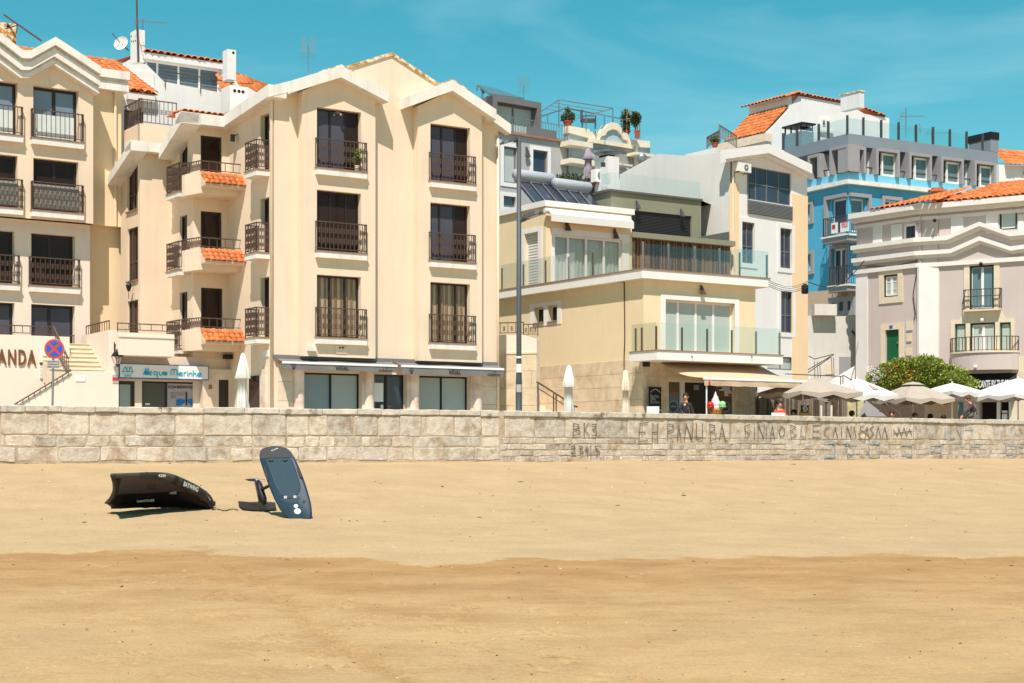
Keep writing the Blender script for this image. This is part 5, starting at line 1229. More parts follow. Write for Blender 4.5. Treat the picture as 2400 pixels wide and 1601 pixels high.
# canvas awning of the cafe
AW = 3.05; FDa = FDf
ua0, ua1 = FDf.u(7, 350, .15), FDf.u(7, 1066, .15); zw_ = FDf.z(7, 350, 1172, .15)
ub0, ub1 = FDf.u(7, 664, AW), FDf.u(7, 1400, AW); zbar = FDf.z(7, 664, 1278, AW); zval = FDf.z(7, 664, 1338, AW)
aw = MB().box(FDf, ub0, ub1, AW+.04, AW-.06, zbar-.09, zbar).build('awning', M['awnbar'], D)
mb = MB(); nu_, nv_ = 12, 6
for i in range(nu_+1):
    for j in range(nv_+1):
        t_, s_ = j/nv_, i/nu_; ul_ = ua0+(ub0-ua0)*t_; ur_ = ua1+(ub1-ua1)*t_; sag = -.16*math.sin(math.pi*t_)*(1-.55*math.sin(math.pi*s_)**.5)
        mb.v.append(FDf.W(ul_+(ur_-ul_)*s_, .15+(AW-.2)*t_, zw_+(zbar-.02-zw_)*t_+sag))
for i in range(nu_):
    for j in range(nv_): a = i*(nv_+1)+j; mb.f.append([a, a+1, a+nv_+2, a+nv_+1]); mb.mi.append(0)
mb.build('canvas', M['canvas'], aw, True)
mb = MB(); k = 16
for i in range(k):
    x0_, x1_ = ub0+(ub1-ub0)*i/k, ub0+(ub1-ub0)*(i+1)/k; mb.add([FDf.W(x0_, AW+.02, zbar-.08), FDf.W(x0_, AW+.02+.015*math.sin(i*1.7), zval+.012*math.sin(i*2.3)), FDf.W(x1_, AW+.02+.015*math.sin(i*1.7+1.7), zval+.012*math.sin(i*2.3+2.3)), FDf.W(x1_, AW+.02, zbar-.08)], [(0, 1, 2, 3)])
mb.build('valance', M['canvas'], aw)
for x in (682, 1362):
    u = FDf.u(7, x, AW-.05); MB().tube([FDf.W(u, AW-.05, zbar-.05), FDf.W(u, AW-.05, PROM)], .028, 6).build('awning_post', M['whitep'], aw)
u, z = FDf.h(7, 703, 1316, AW+.05); MB().prism(FDf, [(u-.06, z-.09), (u+.06, z-.09), (u+.055, z-.01), (u, z+.08), (u-.055, z-.01)], AW+.052, AW+.05).build('red_emblem', M['signred'], aw)
u, z = FDf.h(7, 1355, 1342, AW+.05); MB().prism(FDf, [(u+.11*math.cos(i*math.pi/8), z+.11*math.sin(i*math.pi/8)) for i in range(16)], AW+.052, AW+.05).build('round_emblem', M['brown'], aw)
M['faint'] = mat('faint_beige_print', srgb(176, 156, 134), .9, .03); M['faintred'] = mat('faint_red_print', srgb(206, 120, 90), .9, .03)
text('GELATARIA  CAFETERIA', FDf, FDf.u(7, 1130, AW+.05), FDf.z(7, 1130, 1352, AW+.05), .1, AW+.05, 'lettering', 'faint', aw, 0, width=FDf.u(7, 1320, AW)-FDf.u(7, 1130, AW)); text('DELTA CAFES', FDf, FDf.u(7, 722, AW+.05), FDf.z(7, 722, 1326, AW+.05), .055, AW+.05, 'lettering', 'faintred', aw, 0, bold=0)
blank(FDf, ua0-.1, ua1+.1, zw_-.05, zw_+.12, .18, .0, 'roller_case', M['awnbar'], aw)
mb = MB(); p = FDf.W(FDf.u(11, 240, .3), .25, FDf.z(11, 240, 90, .25)); mb.box(Fr(p.x, p.y, 60), -.14, .14, .09, -.09, p.z-.09, p.z+.09); mb.tube([p, FDf.W(FDf.u(11, 240, .3), 0, p.z+.1)], .02, 4); mb.build('floodlight', M['black'], D)
# upper pavilion on the terrace
FU = FR(6, 450, 66, TH); FUl = FU.sh(0, 0, TH-90); uUr = FU.u(6, 1058); uUb = FUl.u(0, 1168)-1
zu1 = FU.z(6, 450, 72)
hw = FU.rect(6, 510, 268, 985, 600); hw = (hw[0], hw[1], zs1, hw[3])
MB().panel(FU, [(0, zs1-.1), (uUr, zs1-.1), (uUr, zu1), (0, zu1)], [hw], 0, .2).build('pavilion_wall', M['yellow'], D)
hd = FUl.rect(6, 302, 268, 398, 620); hd = (hd[0], hd[1], zs1, hd[3])
MB().panel(FUl, [(uUb, zs1-.1), (0, zs1-.1), (0, zu1), (uUb, zu1)], [hd], 0, .25).build('pavilion_wall', M['yellow'], D)
MB().box(FU, .35, uUr-.02, -.4, -6, zs1, zu1-.02).build('pavilion_body', M['yellow'], D)
zc = FU.z(6, 450, 27, .12); pc = [FUl.W(uUb, .12, 0), FU.W(-.12, .12, 0), FU.W(uUr+.06, .12, 0), FU.W(uUr+.06, -6, 0), FUl.W(uUb, -6, 0)]
MB().plan([(p.x, p.y) for p in pc], zu1, zc).build('parapet_band', M['whitep'], D)
a = FU.rect(6, 488, 222, 1035, 600); MB().panel(FU, [(a[0], zs1), (a[1], zs1), (a[1], FU.z(6, 488, 222)), (a[0], FU.z(6, 488, 222))], [(hw[0], hw[1], zs1+.001, hw[3])], .03, .04).build('window_surround', M['whitep'], D)
a = FUl.rect(6, 276, 262, 426, 600); MB().panel(FUl, [(a[0], zs1), (a[1], zs1), (a[1], FUl.z(6, 276, 245)), (a[0], FUl.z(6, 276, 245))], [(hd[0], hd[1], zs1+.001, hd[3])], .03, .04).build('window_surround', M['whitep'], D)
window(D, FU, hw, -.12, (1, 1.25, 1.25, 1.2), .09, 'whitep', 'clear', curtain='curtain_w')
w_ = window(D, FUl, hd, -.18, (1,), .05, 'whitep', 'blind', name='shuttered_door', wall_back=False)
for i in range(18): z_ = hd[2]+.1+(hd[3]-hd[2]-.15)*i/18; MB().box(FUl, hd[0]+.05, hd[1]-.05, -.135, -.15, z_, z_+.06).build('shutter_slat', M['whitep'], w_)
ra = MB(); p0, p1 = FU.h(6, 488, 128, .45), FU.h(6, 1068, 240, .45)
ra.tube([FU.W(p0[0]-.15, .2, p0[1]+.18), FU.W(p1[0], .2, p0[1]+.18)], .11, 8); ra.box(FU, p0[0], p1[0], .5, .42, p0[1]-.28, p0[1]+.02); ra.add([FU.W(p0[0], .15, p0[1]+.28), FU.W(p1[0], .15, p0[1]+.28), FU.W(p1[0], .48, p0[1]), FU.W(p0[0], .48, p0[1])], [(0, 1, 2, 3)]); ra.build('rolled_awning', M['canvas_w'], D)
sconce(FU, 6, 593, 205, D, 'posts', 1.2); sconce(FU, 6, 932, 262, D, 'posts', 1.2)
# solar water heaters on the pavilion roof
for (x0, y0, x1, y1, Yk, rr) in ((425, 965, 760, 1040, 68.0, 50), (785, 1045, 1095, 1120, 68.8, 48)):
    a, b_ = pt(5, x0, y0+8, Yk), pt(5, x1, y1+8, Yk+1.2); r_ = rr/3.918/FPX*Yk; d = (b_-a).normalized(); d.z = 0
    b_.z = a.z; sh_ = MB().tube([a-d*.06, a, b_, b_+d*.06], [r_*.85, r_, r_, r_*.85], 18).build('solar_tank', M['tankgrey'], D, True)
    n_ = Vector((d.y, -d.x, 0)); lo = Vector((0, 0, -1.9))
    for i in range(3):
        t0, t1 = i/3+.01, (i+1)/3-.01; P0, P1 = a.lerp(b_, t0)+Vector((0, 0, -r_*1.05)), a.lerp(b_, t1)+Vector((0, 0, -r_*1.05)); P2, P3 = P1+n_*1.75+lo*.8, P0+n_*1.75+lo*.8
        nn = (P1-P0).cross(P3-P0).normalized()*.08
        MB().hexa([P0, P3, P2, P1, P0+nn, P3+nn, P2+nn, P1+nn]).build('solar_panel', M['solar'], sh_)
        MB().tube([P0-nn*.6, P3-nn*.6], .020, 5).build('panel_rail', M['grey'], sh_); 
    MB().tube([a+Vector((0, 0, -r_*1.05)), b_+Vector((0, 0, -r_*1.05))], .06, 5).build('panel_rail', M['tankgrey'], sh_)
# ---- olive upper storey set behind, timber screen
E = thing('olive_house', 'olive grey upper storey with dark roller shutter, timber screen and roof glass', 'building', FU.W(6, -1.2, zs1)); D_cur = E
FWd = FU.sh(0, -.25); uw0, uw1 = FWd.u(7, 150), FWd.u(7, 850); zwt = FWd.z(7, 160, 292)
blank(FWd, uw0, uw1, zs1, zwt, -.06, -.12, 'screen_backing', M['slatwood2'], E)
mb = MB(); u = uw0; i = 0
while u < uw1-.02:
    w_ = random.uniform(.035, .075); mb.m = random.choice((0, 0, 1)); mb.box(FWd, u, min(u+w_, uw1), random.uniform(.0, .05), -.06, zs1, zwt); u += w_+random.uniform(.012, .03)
mb.build('timber_slats', [M['slatwood'], M['slatwood2']], E, kind='stuff')
M['smoke_glass'] = glass('smoky_glass', (.88, .91, .91), .0)
for x0, x1 in ((235, 415), (415, 600), (600, 775), (775, 860)):
    a, b_ = FDf.u(7, x0, .1), FDf.u(7, x1, .1); o_ = MB().box(FDf, a+.02, b_-.02, .11, .095, zs1, zs1+.95+.0).build('glass_balustrade', M['smoke_glass'], D)
    blank(FDf, a-.03, a+.03, zs1, zs1+1.02, .1, .05, 'balustrade_post', M['grey'], o_)
zc1 = FWd.z(7, 160, 250, .35); zc0 = FWd.z(7, 160, 288, .35)
blank(FWd, FWd.u(7, 160, .35), FWd.u(7, 886, .35), zc0, zc1, .35, -1.2, 'canopy_slab', M['olive'], E)
FE = FU.sh(0, -1.0); ue0, ue1 = FE.u(5, 1303), FE.u(5, 2128); ze = FE.z(5, 1303, 1132)
hsu = FE.rect(5, 1400, 1293, 2042, 1610); hsu = (hsu[0], hsu[1], max(hsu[2]-.2, zc1-.3), hsu[3])
MB().panel(FE, [(ue0, zs1), (ue1, zs1), (ue1, ze), (ue0, ze)], [hsu], 0, .2).build('front_wall', M['olive'], E)
FEl = FE.sh(ue0, 0, TH-90); MB().box(FEl, FEl.u(5, 1095), -.002, 0, -.3, zs1, ze).build('side_wall', M['olive'], E)
MB().box(FE, ue0+.3, ue1-.02, -.3, -8, zs1, ze-.02).build('storey_body', M['olive'], E)
z_ = FE.z(5, 1303, 1108, .1)
pc = [FEl.W(FEl.u(5, 1095), .1, 0), FE.W(ue0-.1, .1, 0), FE.W(ue1+.02, .1, 0), FE.W(ue1+.02, -8, 0), FEl.W(FEl.u(5, 1095), -8, 0)]
MB().plan([(p.x, p.y) for p in pc], ze, z_).build('roof_edge', M['olived'], E)
shb = blank(FE, hsu[0], hsu[1], hsu[2], hsu[3], -.14, -.16, 'roller_shutter', M['shutter'], E)
mb = MB()
nsl = 22
for i in range(nsl): zz = hsu[2]+(hsu[3]-hsu[2])*i/nsl; mb.add([FE.W(hsu[0]+.02, -.13, zz+.01), FE.W(hsu[1]-.02, -.13, zz+.01), FE.W(hsu[1]-.02, -.07, zz+.06), FE.W(hsu[0]+.02, -.07, zz+.06), FE.W(hsu[0]+.02, -.13, zz+.085), FE.W(hsu[1]-.02, -.13, zz+.085)], [(0, 1, 2, 3), (3, 2, 5, 4)])
mb.build('shutter_slats', M['shutter'], shb, kind='stuff')
sconce(FE, 5, 1532, 1250, E, 'shutter'); sconce(FE, 5, 1940, 1325, E, 'shutter')
a = FWd.rect(7, 625, 255, 842, 330, .1); MB().add([FWd.W(a[0], .1, zc1), FWd.W(a[1], .1, zc1), FWd.W(a[1], -.9, zc1), FWd.W(a[0], -.9, zc1), FWd.W(a[0], .1, zc1+.06), FWd.W(a[1], .1, FWd.z(7, 842, 250, .1)), FWd.W(a[1], -.9, FWd.z(7, 842, 250, .1)), FWd.W(a[0], -.9, zc1+.06)], [(0, 1, 5, 4), (1, 2, 6, 5), (4, 5, 6, 7), (0, 4, 7, 3), (3, 7, 6, 2)]).build('stair_hood', M['olived'], E)
gz = FE.z(5, 1303, 952); 
for x0, x1 in ((1303, 1583), (1583, 1860), (1860, 2122)): MB().box(FE, FE.u(5, x0)+.02, FE.u(5, x1)-.02, .0, -.015, z_, gz).build('glass_balustrade', M['green_glass'], E)
MB().box(FEl, FEl.u(5, 1210), -.05, .0, -.015, z_, gz).build('glass_balustrade', M['green_glass'], E)
c_, f_, a_ = chim(E, 5, 1275, 805, 1375, 1120, 70.5, mname='white_b', name='barbecue_chimney', dep=1.0); 
MB().box(f_, a_[0]+.1, a_[1]-.1, -.2, -.8, a_[3], a_[3]+.12).build('flue', M['black'], c_); MB().lathe(f_.W((a_[0]+a_[1])/2, -.5, a_[3]+.2), [(.6, 0), (.62, .03), (.1, .2)], 14).build('flue_hood', M['steel'], c_)
f2_ = f_.sh(0, 0, TH-90)
for i in (0, 1): p = f2_.h(5, 1220+20*i, 885); blank(f2_, p[0]-.08, p[0]+.08, p[1]-.1, p[1]+.1, .004, -.02, 'vent_slot', M['shutter'], c_)
# closed parasol on the roof terrace and planting boxes
def closed_parasol(label, base, h, mname, group=None, thin=.16, flare=.20, name='closed_parasol'):
    t_ = thing(name, label, 'parasol', base, group); b_ = Vector(base)
    MB().tube([b_, b_+Vector((0, 0, h*.99))], .024, 8).build('pole', M['whitep'] if mname != 'mauve' else M['grey'], t_)
    MB().lathe(b_, [(.28, 0), (.28, .05), (.06, .08), (.05, .3)], 14).build('base', M['grey'], t_)
    rn = random.Random(len(label)); ph = [rn.uniform(0, 6) for _ in range(4)]
    fold = lambda a, z: 1+.22*math.sin(6*a+ph[0]+z*1.2)+.12*math.sin(9*a+ph[1]-z*2)
    pr_ = [(.02, h), (.05, h*.985), (.07, h*.97), (thin*.9, h*.82), (flare*1.05, h*.705), (flare*.98, h*.698), (thin*.72, h*.70), (thin*.8, h*.5), (thin*1.05, h*.36), (thin*.85, h*.31), (thin*1.15, h*.22), (thin*1.3, h*.15), (thin*1.1, h*.149)]
    MB().lathe(b_, pr_, 40, fold).build('furled_canopy', M[mname], t_, True)
    return t_
M['mauve'] = mat('mauve_canvas', srgb(158, 144, 154), .9, .06, 3)
p = pt(5, 1090, 960, 72); closed_parasol('small mauve furled parasol on the roof terrace by the white chimney', (p.x, p.y, p.z-.6), pt(5, 1100, 735, 72).z-p.z+.6, 'mauve', thin=.17, flare=.22)
# ---------------------------------------------------------------- white and peach gabled house
TI = 42
FI = FR(8, 325, 72, TI); uI = FI.u(8, 858)
I = thing('gabled_house', 'tall white gabled house with peach edge strips and wide grey upper window', 'building', FI.W(3, 0, PROM))
M['peach'] = mat('peach_strip_plaster', srgb(236, 204, 164), .85, .03, 1, .15, 50)
M['whiteI'] = mat('bright_white_plaster', srgb(228, 223, 219), .85, .03, 1, .15, 50, streak=.05)
M['whiteS'] = mat('shaded_streaky_white_render', srgb(218, 212, 204), .88, .05, .5, .3, 30, streak=.10)  # streaky; greyer than the front white, its weaker light put into the colour
M['gframe'] = mat('grey_aluminium_frame', srgb(112, 110, 106), .5, .05)
M['ipane'] = mat('blue_grey_glass', srgb(56, 66, 82), .05, .1, 1, spec=.35)
zg = [FI.h(8, 325, 545), FI.h(8, 600, 510), FI.h(8, 858, 640)]
hI = [FI.rect(8, 448, 612, 748, 890), FI.rect(7, 930, 178, 1018, 480), FI.rect(7, 1200, 222, 1283, 515), FI.rect(7, 1205, 668, 1290, 968), FI.rect(7, 1112, 1128, 1294, 1232)]
MB().panel(FI, [(0, GB0), (uI, GB0), (uI, zg[2][1]), zg[1], (0, zg[0][1])], hI, 0, .22).build('front_wall', M['whiteI'], I)
for i, h_ in enumerate(hI):
    if i == 0: window(I, FI, h_, -.14, (.85, 1, 1.1, 1.1), .05, 'gframe', 'ipane', mid=.5)
    elif i == 4: window(I, FI, h_, -.14, (1.2, 1), .06, 'gframe', 'mint')
    else:
        window(I, FI, h_, -.14, (1, 1), .05, 'gframe', 'ipane', mid=.42)
        e = .2; MB().panel(FI, [(h_[0]-e, h_[2]-e), (h_[1]+e, h_[2]-e), (h_[1]+e, h_[3]+e), (h_[0]-e, h_[3]+e)], [h_], .035, .06).build('window_surround', M['whiteI'], I)
for (x0, x1, ya, yb) in ((325, 446, 728, 740), (750, 858, 805, 822)):
    a, b_ = FI.u(8, x0)+(.0 if x0 > 400 else -.01), FI.u(8, x1)+(.01 if x1 > 800 else 0); zt = FI.z(8, x0, ya)
    hh = [hI[1]] if x0 < 400 else []
    blank(FI, a, b_, GB0, zt, .03, -.01, 'peach_strip', M['peach'], I) if not hh else MB().box(FI, a, min(b_, hI[1][0]-.21), .03, -.01, GB0, zt).build('peach_strip', M['peach'], I)
a = FI.rect(8, 450, 862, 750, 905); zl1 = hI[0][2]-.04; lv = blank(FI, hI[0][0]-.03, hI[0][1]+.05, zl1-.62, zl1, .05, -.01, 'vent_louvre', M['gframe'], I)
for i in range(9): blank(FI, hI[0][0], hI[0][1], zl1-.58+.062*i, zl1-.55+.062*i, .085, .04, 'louvre_slat', M['grey'], lv)
blank(FI, hI[0][0]-.03, hI[0][0]+.0, hI[0][2], hI[0][3]+.04, .05, -.01, 'window_frame_edge', M['gframe'], I)
pth = [FI.h(8, 318, 498, .45), FI.h(8, 595, 462, .45), FI.h(8, 892, 606, .45)]
band(I, FI, pth, 0, .42, .45, -.05, 'whiteI', 'gable_fascia'); band(I, FI, [(u, z-.42) for u, z in pth], 0, .14, .25, -.05, 'whiteI', 'gable_fascia')
# side wall, blank render with sloping top
FIl = FI.sh(0, 0, TI-90)
pts = [(FIl.u(5, 1380), GB0), (0, GB0), (0, zg[0][1]+.25), FIl.h(5, 2150, 800), FIl.h(5, 1930, 800), FIl.h(5, 1730, 785), FIl.h(5, 1410, 960), FIl.h(5, 1380, 975)]
MB().prism(FIl, pts, 0, -.35).build('side_wall', M['whiteS'], I)
MB().box(FI, .4, uI-.02, -.35, -9, GB0, zg[2][1]-.1).build('house_body', M['whiteI'], I)
MB().tube([FI.W(.12, .08, zg[0][1]-.2), FI.W(.12, .08, PROM)], .05, 7).build('downpipe', M['pipe'], I)
# air conditioner
def aircon(fr, rect, parent, n=.03, dep=.35):
    u0, u1, z0, z1 = rect; b_ = MB().box(fr, u0, u1, n+dep, n, z0, z1).build('air_conditioner', M['whitep'], parent)
    r_ = (z1-z0)*.38; uc, zc_ = u0+(u1-u0)*.62, (z0+z1)/2
    MB().prism(fr, [(uc+r_*math.cos(i*math.pi/10), zc_+r_*math.sin(i*math.pi/10)) for i in range(20)], n+dep+.012, n+dep).build('fan_grille', M['grey'], b_)
    MB().prism(fr, [(uc+r_*.25*math.cos(i*math.pi/5), zc_+r_*.25*math.sin(i*math.pi/5)) for i in range(10)], n+dep+.02, n+dep).build('fan_hub', M['whitep'], b_)
    for e in (.15, .85): blank(fr, u0+(u1-u0)*e-.02, u0+(u1-u0)*e+.02, z0-.05, z0, n+dep, n-.02, 'bracket', M['grey'], b_)
aircon(FI, FI.rect(8, 385, 585, 475, 662, .4), I)
# ---------------------------------------------------------------- grey house with terrace behind
TG = 38
FG = FR(5, 900, 92, TG)
G_ = thing('grey_house', 'grey rendered house with mint glazed penthouse and slim terrace railing', 'building', FG.W(-4, 0, PROM))
M['greyr'] = mat('mid_grey_render', srgb(172, 170, 168), .85, .03, .6, .2, 40); M['darkg'] = mat('dark_grey_cladding', srgb(112, 110, 110), .7, .06, 2)
zG = FG.z(5, 900, 690)
hG = [FG.rect(5, 315, 715, 437, 1062), FG.rect(5, 583, 745, 718, 985), FG.rect(5, 312, 1170, 425, 1285)]
hG[1] = (hG[1][0], hG[1][1], hG[1][2]-.3, hG[1][3])
MB().panel(FG, [(FG.u(5, 200), GB0), (0, GB0), (0, zG), (FG.u(5, 200), zG)], hG, 0, .3).build('front_wall', M['greyr'], G_)
MB().box(FG, FG.u(5, 200)+.05, -.05, -.5, -9, GB0, zG-.02).build('house_body', M['greyr'], G_)
for i, h_ in enumerate(hG):
    window(G_, FG, h_, -.2, (1,) if i != 1 else (1,), .09, 'gframe', ('mint', 'ipane', 'mintd')[i])
    e = .22; MB().panel(FG, [(h_[0]-e, h_[2]-e), (h_[1]+e, h_[2]-e), (h_[1]+e, h_[3]+e), (h_[0]-e, h_[3]+e)], [h_], .04, .06).build('window_surround', M['whiteI'], G_)
blank(FG, FG.u(5, 200), .05, zG, zG+.12, .15, -9, 'terrace_edge', M['sill'], G_)
FG2 = FG.sh(0, -1.6); zp1 = FG2.z(5, 250, 245); up0, up1 = FG2.u(5, 215), FG2.u(5, 662)
hp = FG2.rect(5, 258, 305, 625, 640); hp = (hp[0], hp[1], zG+.1, hp[3])
MB().panel(FG2, [(up0, zG), (up1, zG), (up1, zp1), (up0, zp1)], [hp], 0, .6, True).build('penthouse_wall', M['darkg'], G_)
window(G_, FG2, hp, -.5, (1, 1), .1, 'darkg', 'mint')
MB().box(FG2, up0+.1, up1-.05, -.7, -6, zG, zp1-.02).build('penthouse_body', M['darkg'], G_)
FG2l = FG2.sh(up0, 0, TG-90); MB().box(FG2l, -4, -.003, 0, -.2, zG, zp1-.05).build('penthouse_wall', M['darkg'], G_)
mb = MB(); rail_run(mb, FG.W(FG.u(5, 262), .05, 0), FG.W(-.05, .05, 0), zG+.1, FG.z(5, 262, 428), .2, (), .012, .02); mb.build('railing', M['grey'], G_)
MB().box(FG, FG.u(5, 640), -.05, -.9, -1.1, zG, FG.z(5, 740, 530)).build('terrace_screen', M['darkg'], G_)
p0, p1, p2, p3 = pt(5, 70, 165, 95), pt(5, 180, 245, 93.5), pt(5, 505, 290, 96), pt(5, 225, 190, 97.5)
MB().hexa([p0, p1, p2, p3, p0+Vector((0, 0, .1)), p1+Vector((0, 0, .1)), p2+Vector((0, 0, .1)), p3+Vector((0, 0, .1))]).build('solar_panel', M['mintd'], G_)
mb = MB(); 
for a, b_ in (((70, 165), (70, 205)), ((120, 215), (115, 270)), ((100, 190), (140, 230))): mb.tube([pt(5, *a, 94.5), pt(5, *b_, 94.5)], .05, 5)
mb.build('panel_stand', M['gframe'], G_)
yagi(G_, pt(5, 500, 290, 95), (290-150)/3.918/FPX*95, .8)
sconce(FG, 5, 522, 765, G_, 'shutter', 1.6)
# ---------------------------------------------------------------- tiled house with curved parapet
FH = FG.sh(.03, .1); uH = FH.u(5, 1660)
H = thing('tiled_house', 'pale blue tiled house with scrolled cream parapet and rooftop pergola', 'building', FH.W(5, 0, PROM))
M['bluetile'] = mat('pale_blue_azulejo', srgb(166, 182, 192), .5, .06, 2); M['bandc'] = mat('cream_stone_trim', srgb(228, 214, 190), .8, .05, 2)
para = [(905, 530), (1095, 585), (1180, 600), (1200, 565), (1235, 555), (1255, 520), (1300, 500), (1345, 510), (1385, 555), (1400, 590), (1440, 605), (1450, 640), (1480, 660), (1645, 672)]
pz = [FH.h(5, x, y) for x, y in para]
MB().prism(FH, [(0, GB0), (uH, GB0), (uH, pz[-1][1])]+pz[::-1]+[(0, pz[0][1])], 0, -.4).build('front_wall', M['bluetile'], H)
zHr = FH.z(5, 905, 640)
MB().box(FH, .05, uH-.05, -.42, -9, GB0, zHr-.6).build('house_body', M['bandc'], H)
# tile joints as recessed lines are too fine to see; individual tiles on the pediment
band(H, FH, pz, 0, .40, .14, -.42, 'bandc', 'parapet_mould')
blank(FH, -.02, FH.u(5, 1095), FH.z(5, 905, 590), FH.z(5, 905, 532), .10, -.1, 'parapet_panel', M['bandc'], H)
for (x0, y0, x1, y1, n_) in ((930, 655, 1135, 715, .9), (935, 820, 1230, 880, .9), (1105, 640, 1510, 690, .25), (1530, 765, 1700, 800, .9), (1375, 870, 1500, 890, .6)):
    a = FH.rect(5, x0, y0, x1, y1, n_); zz1 = FH.z(5, x0, y0, n_); zz0 = zz1-(y1-y0)/3.918/FPX*92*.75; blank(FH, a[0], a[1], zz0, zz1, n_, -.05, 'balcony_slab', M['bandc'], H)
for (x0, y0, x1, y1) in ((1140, 700, 1505, 870), (930, 720, 1070, 800)):
    a = FH.rect(5, x0, y0, x1, y1); sh_ = blank(FH, a[0], a[1], a[2]-.2, FH.z(5, x0, y0), .06, -.02, 'roller_shutter', M['greyr'] if x0 > 1000 else M['bluetile'], H)
    if x0 > 1000:
        mb = MB()
        for i in range(20): zz = a[2]-.1+(a[3]-a[2])*i/20; mb.box(FH, a[0]+.05, a[1]-.05, .085, .06, zz, zz+.06)
        mb.build('shutter_slats', M['greyr'], sh_, kind='stuff')
blank(FH, FH.u(5, 1505), FH.u(5, 1530), FH.z(5, 1520, 900), FH.z(5, 1520, 690), .2, -.02, 'pilaster', M['bandc'], H)
mb = MB(); mb.ball(pt(5, 1585, 825, 90), .28, 12, 8, (1, .4, 1)); mb.build('satellite_dish', M['steel'], H, True)
# roof terrace railing and pergola wires
mb = MB(); FHr = FH.sh(0, -.6)
rl = [pt(5, 665, 440, 93), pt(5, 900, 365, 92), pt(5, 1565, 500, 95)]
for a, b_ in zip(rl, rl[1:]): mb.tube([a, b_], .035, 6)
for x, y0, y1 in ((900, 365, 540), (1072, 402, 560), (1240, 440, 520), (1405, 470, 600), (1565, 500, 650), (720, 420, 500)): mb.tube([pt(5, x, y0, 92.5), pt(5, x, y1, 92.5)], .032, 6)
mb.build('terrace_railing', M['steel'], H)
mb = MB(); pg = [pt(5, 665, 395, 95), pt(5, 822, 292, 94), pt(5, 1318, 368, 98), pt(5, 960, 470, 99)]
for a, b_ in zip(pg, pg[1:]): mb.tube([a, b_], .032, 6)
for i in range(1, 4): mb.tube([pt(5, 822-i*40, 292+i*27, 94+i*.3), pt(5, 1318-i*88, 368+i*25, 98)], .02, 4)
for x, y0, y1 in ((822, 292, 545), (1318, 368, 500)): mb.tube([pt(5, x, y0, 94), pt(5, x, y1, 94)], .035, 6)
mb.build('pergola_frame', M['steel'], H)
# rooftop pots, chair and plants
M['leaf'] = mat('dark_green_leaf', srgb(78, 88, 50), .7, .25, 6, rnd=.1); M['leaf2'] = mat('olive_leaf', srgb(96, 104, 70), .7, .25, 6); M['terracotta'] = mat('terracotta', srgb(176, 82, 52), .85, .1, 4); M['leaf3'] = mat('bright_green_leaf', srgb(112, 130, 48), .65, .25, 4)
def leaves(mb, c, rad, n, size, rn, flat=.8, taper=True, surf=False):
    c = Vector(c)
    for i in range(n):
        while True:
            v = Vector((rn.uniform(-1, 1), rn.uniform(-1, 1), rn.uniform(-1, 1)))
            if .15 < v.length < 1: break
        if surf: v = v.normalized()*rn.uniform(.72, 1.06)
        p = c+Vector((v.x*rad[0], v.y*rad[1], v.z*rad[2])); d = (Vector((v.x, v.y, v.z))+Vector((rn.uniform(-1, 1), rn.uniform(-1, 1), rn.uniform(-.6, 1)))).normalized()
        s_ = d.orthogonal().normalized(); s_ = s_*math.cos(i*2.4)+d.cross(s_)*math.sin(i*2.4); l = size*rn.uniform(.6, 1.4)
        mb.add([p, p+d*l*.5+s_*l*.28, p+d*l, p+d*l*.5-s_*l*.28], [(0, 1, 2, 3)])
def pot_plant(label, base, pr, ph, crown_r, crown_h, n, lm, size, group=None, name='potted_plant', potm='terracotta', seed=1):
    t_ = thing(name, label, 'plant', base, group); b_ = Vector(base); rn = random.Random(seed)
    MB().lathe(b_, [(pr*.7, 0), (pr, ph*.85), (pr*1.08, ph*.86), (pr*1.08, ph), (pr*.9, ph), (pr*.88, ph*.9)], 14).build('pot', M[potm], t_)
    st = MB()
    for i in range(5): a = i*1.26; st.tube([b_+Vector((0, 0, ph*.85)), b_+Vector((crown_r*.3*math.cos(a), crown_r*.3*math.sin(a), ph+crown_h*.45)), b_+Vector((crown_r*.6*math.cos(a), crown_r*.6*math.sin(a), ph+crown_h*.8))], [.02*pr*3, .012, .006], 4)
    st.build('stem', M['brown'], t_)
    mb = MB()
    for i in range(7):
        o_ = Vector((rn.uniform(-.62, .62)*crown_r, rn.uniform(-.5, .5)*crown_r, ph+crown_h*rn.uniform(.25, .95))); leaves(mb, b_+o_, (crown_r*rn.uniform(.3, .55), crown_r*.5, crown_h*rn.uniform(.16, .34)), n//8, size, rn)
    mb.build('foliage', M[lm], t_)
    return t_
def atp(k, x, y, Y): p = pt(k, x, y, Y); return (p.x, p.y, p.z)
kf = 1/3.918/FPX*93
pot_plant('grey-green round shrub in terracotta pot on the tiled house roof', atp(5, 903, 530, 92.6), 42*kf, 42*kf, 62*kf, 105*kf, 1300, 'leaf2', .12, seed=2)
pot_plant('tall dark plant in red pot at the railing corner of the roof terrace', atp(5, 1540, 645, 94), 24*kf, 75*kf, 60*kf, 150*kf, 1300, 'leaf', .13, seed=3)
pot_plant('dense dark creeper around a wooden frame on the roof terrace', atp(5, 1440, 605, 95), 40*kf, 30*kf, 70*kf, 150*kf, 1800, 'leaf', .13, seed=5)
wf = thing('wooden_plant_frame', 'small wooden gabled plant frame among creepers on the roof terrace', 'plant frame', atp(5, 1485, 480, 94.6)); b_ = OFF[wf]
mb = MB()
for dx in (-.26, .26): mb.tube([b_+Vector((dx, 0, -1.0)), b_+Vector((dx, 0, .35))], .05, 4)
mb.tube([b_+Vector((-.3, 0, .3)), b_+Vector((-.1, 0, .55)), b_+Vector((.1, 0, .55)), b_+Vector((.3, 0, .3))], .05, 4); mb.tube([b_+Vector((-.26, 0, .1)), b_+Vector((.26, 0, .1))], .04, 4); mb.build('frame', M['slatwood'], wf)
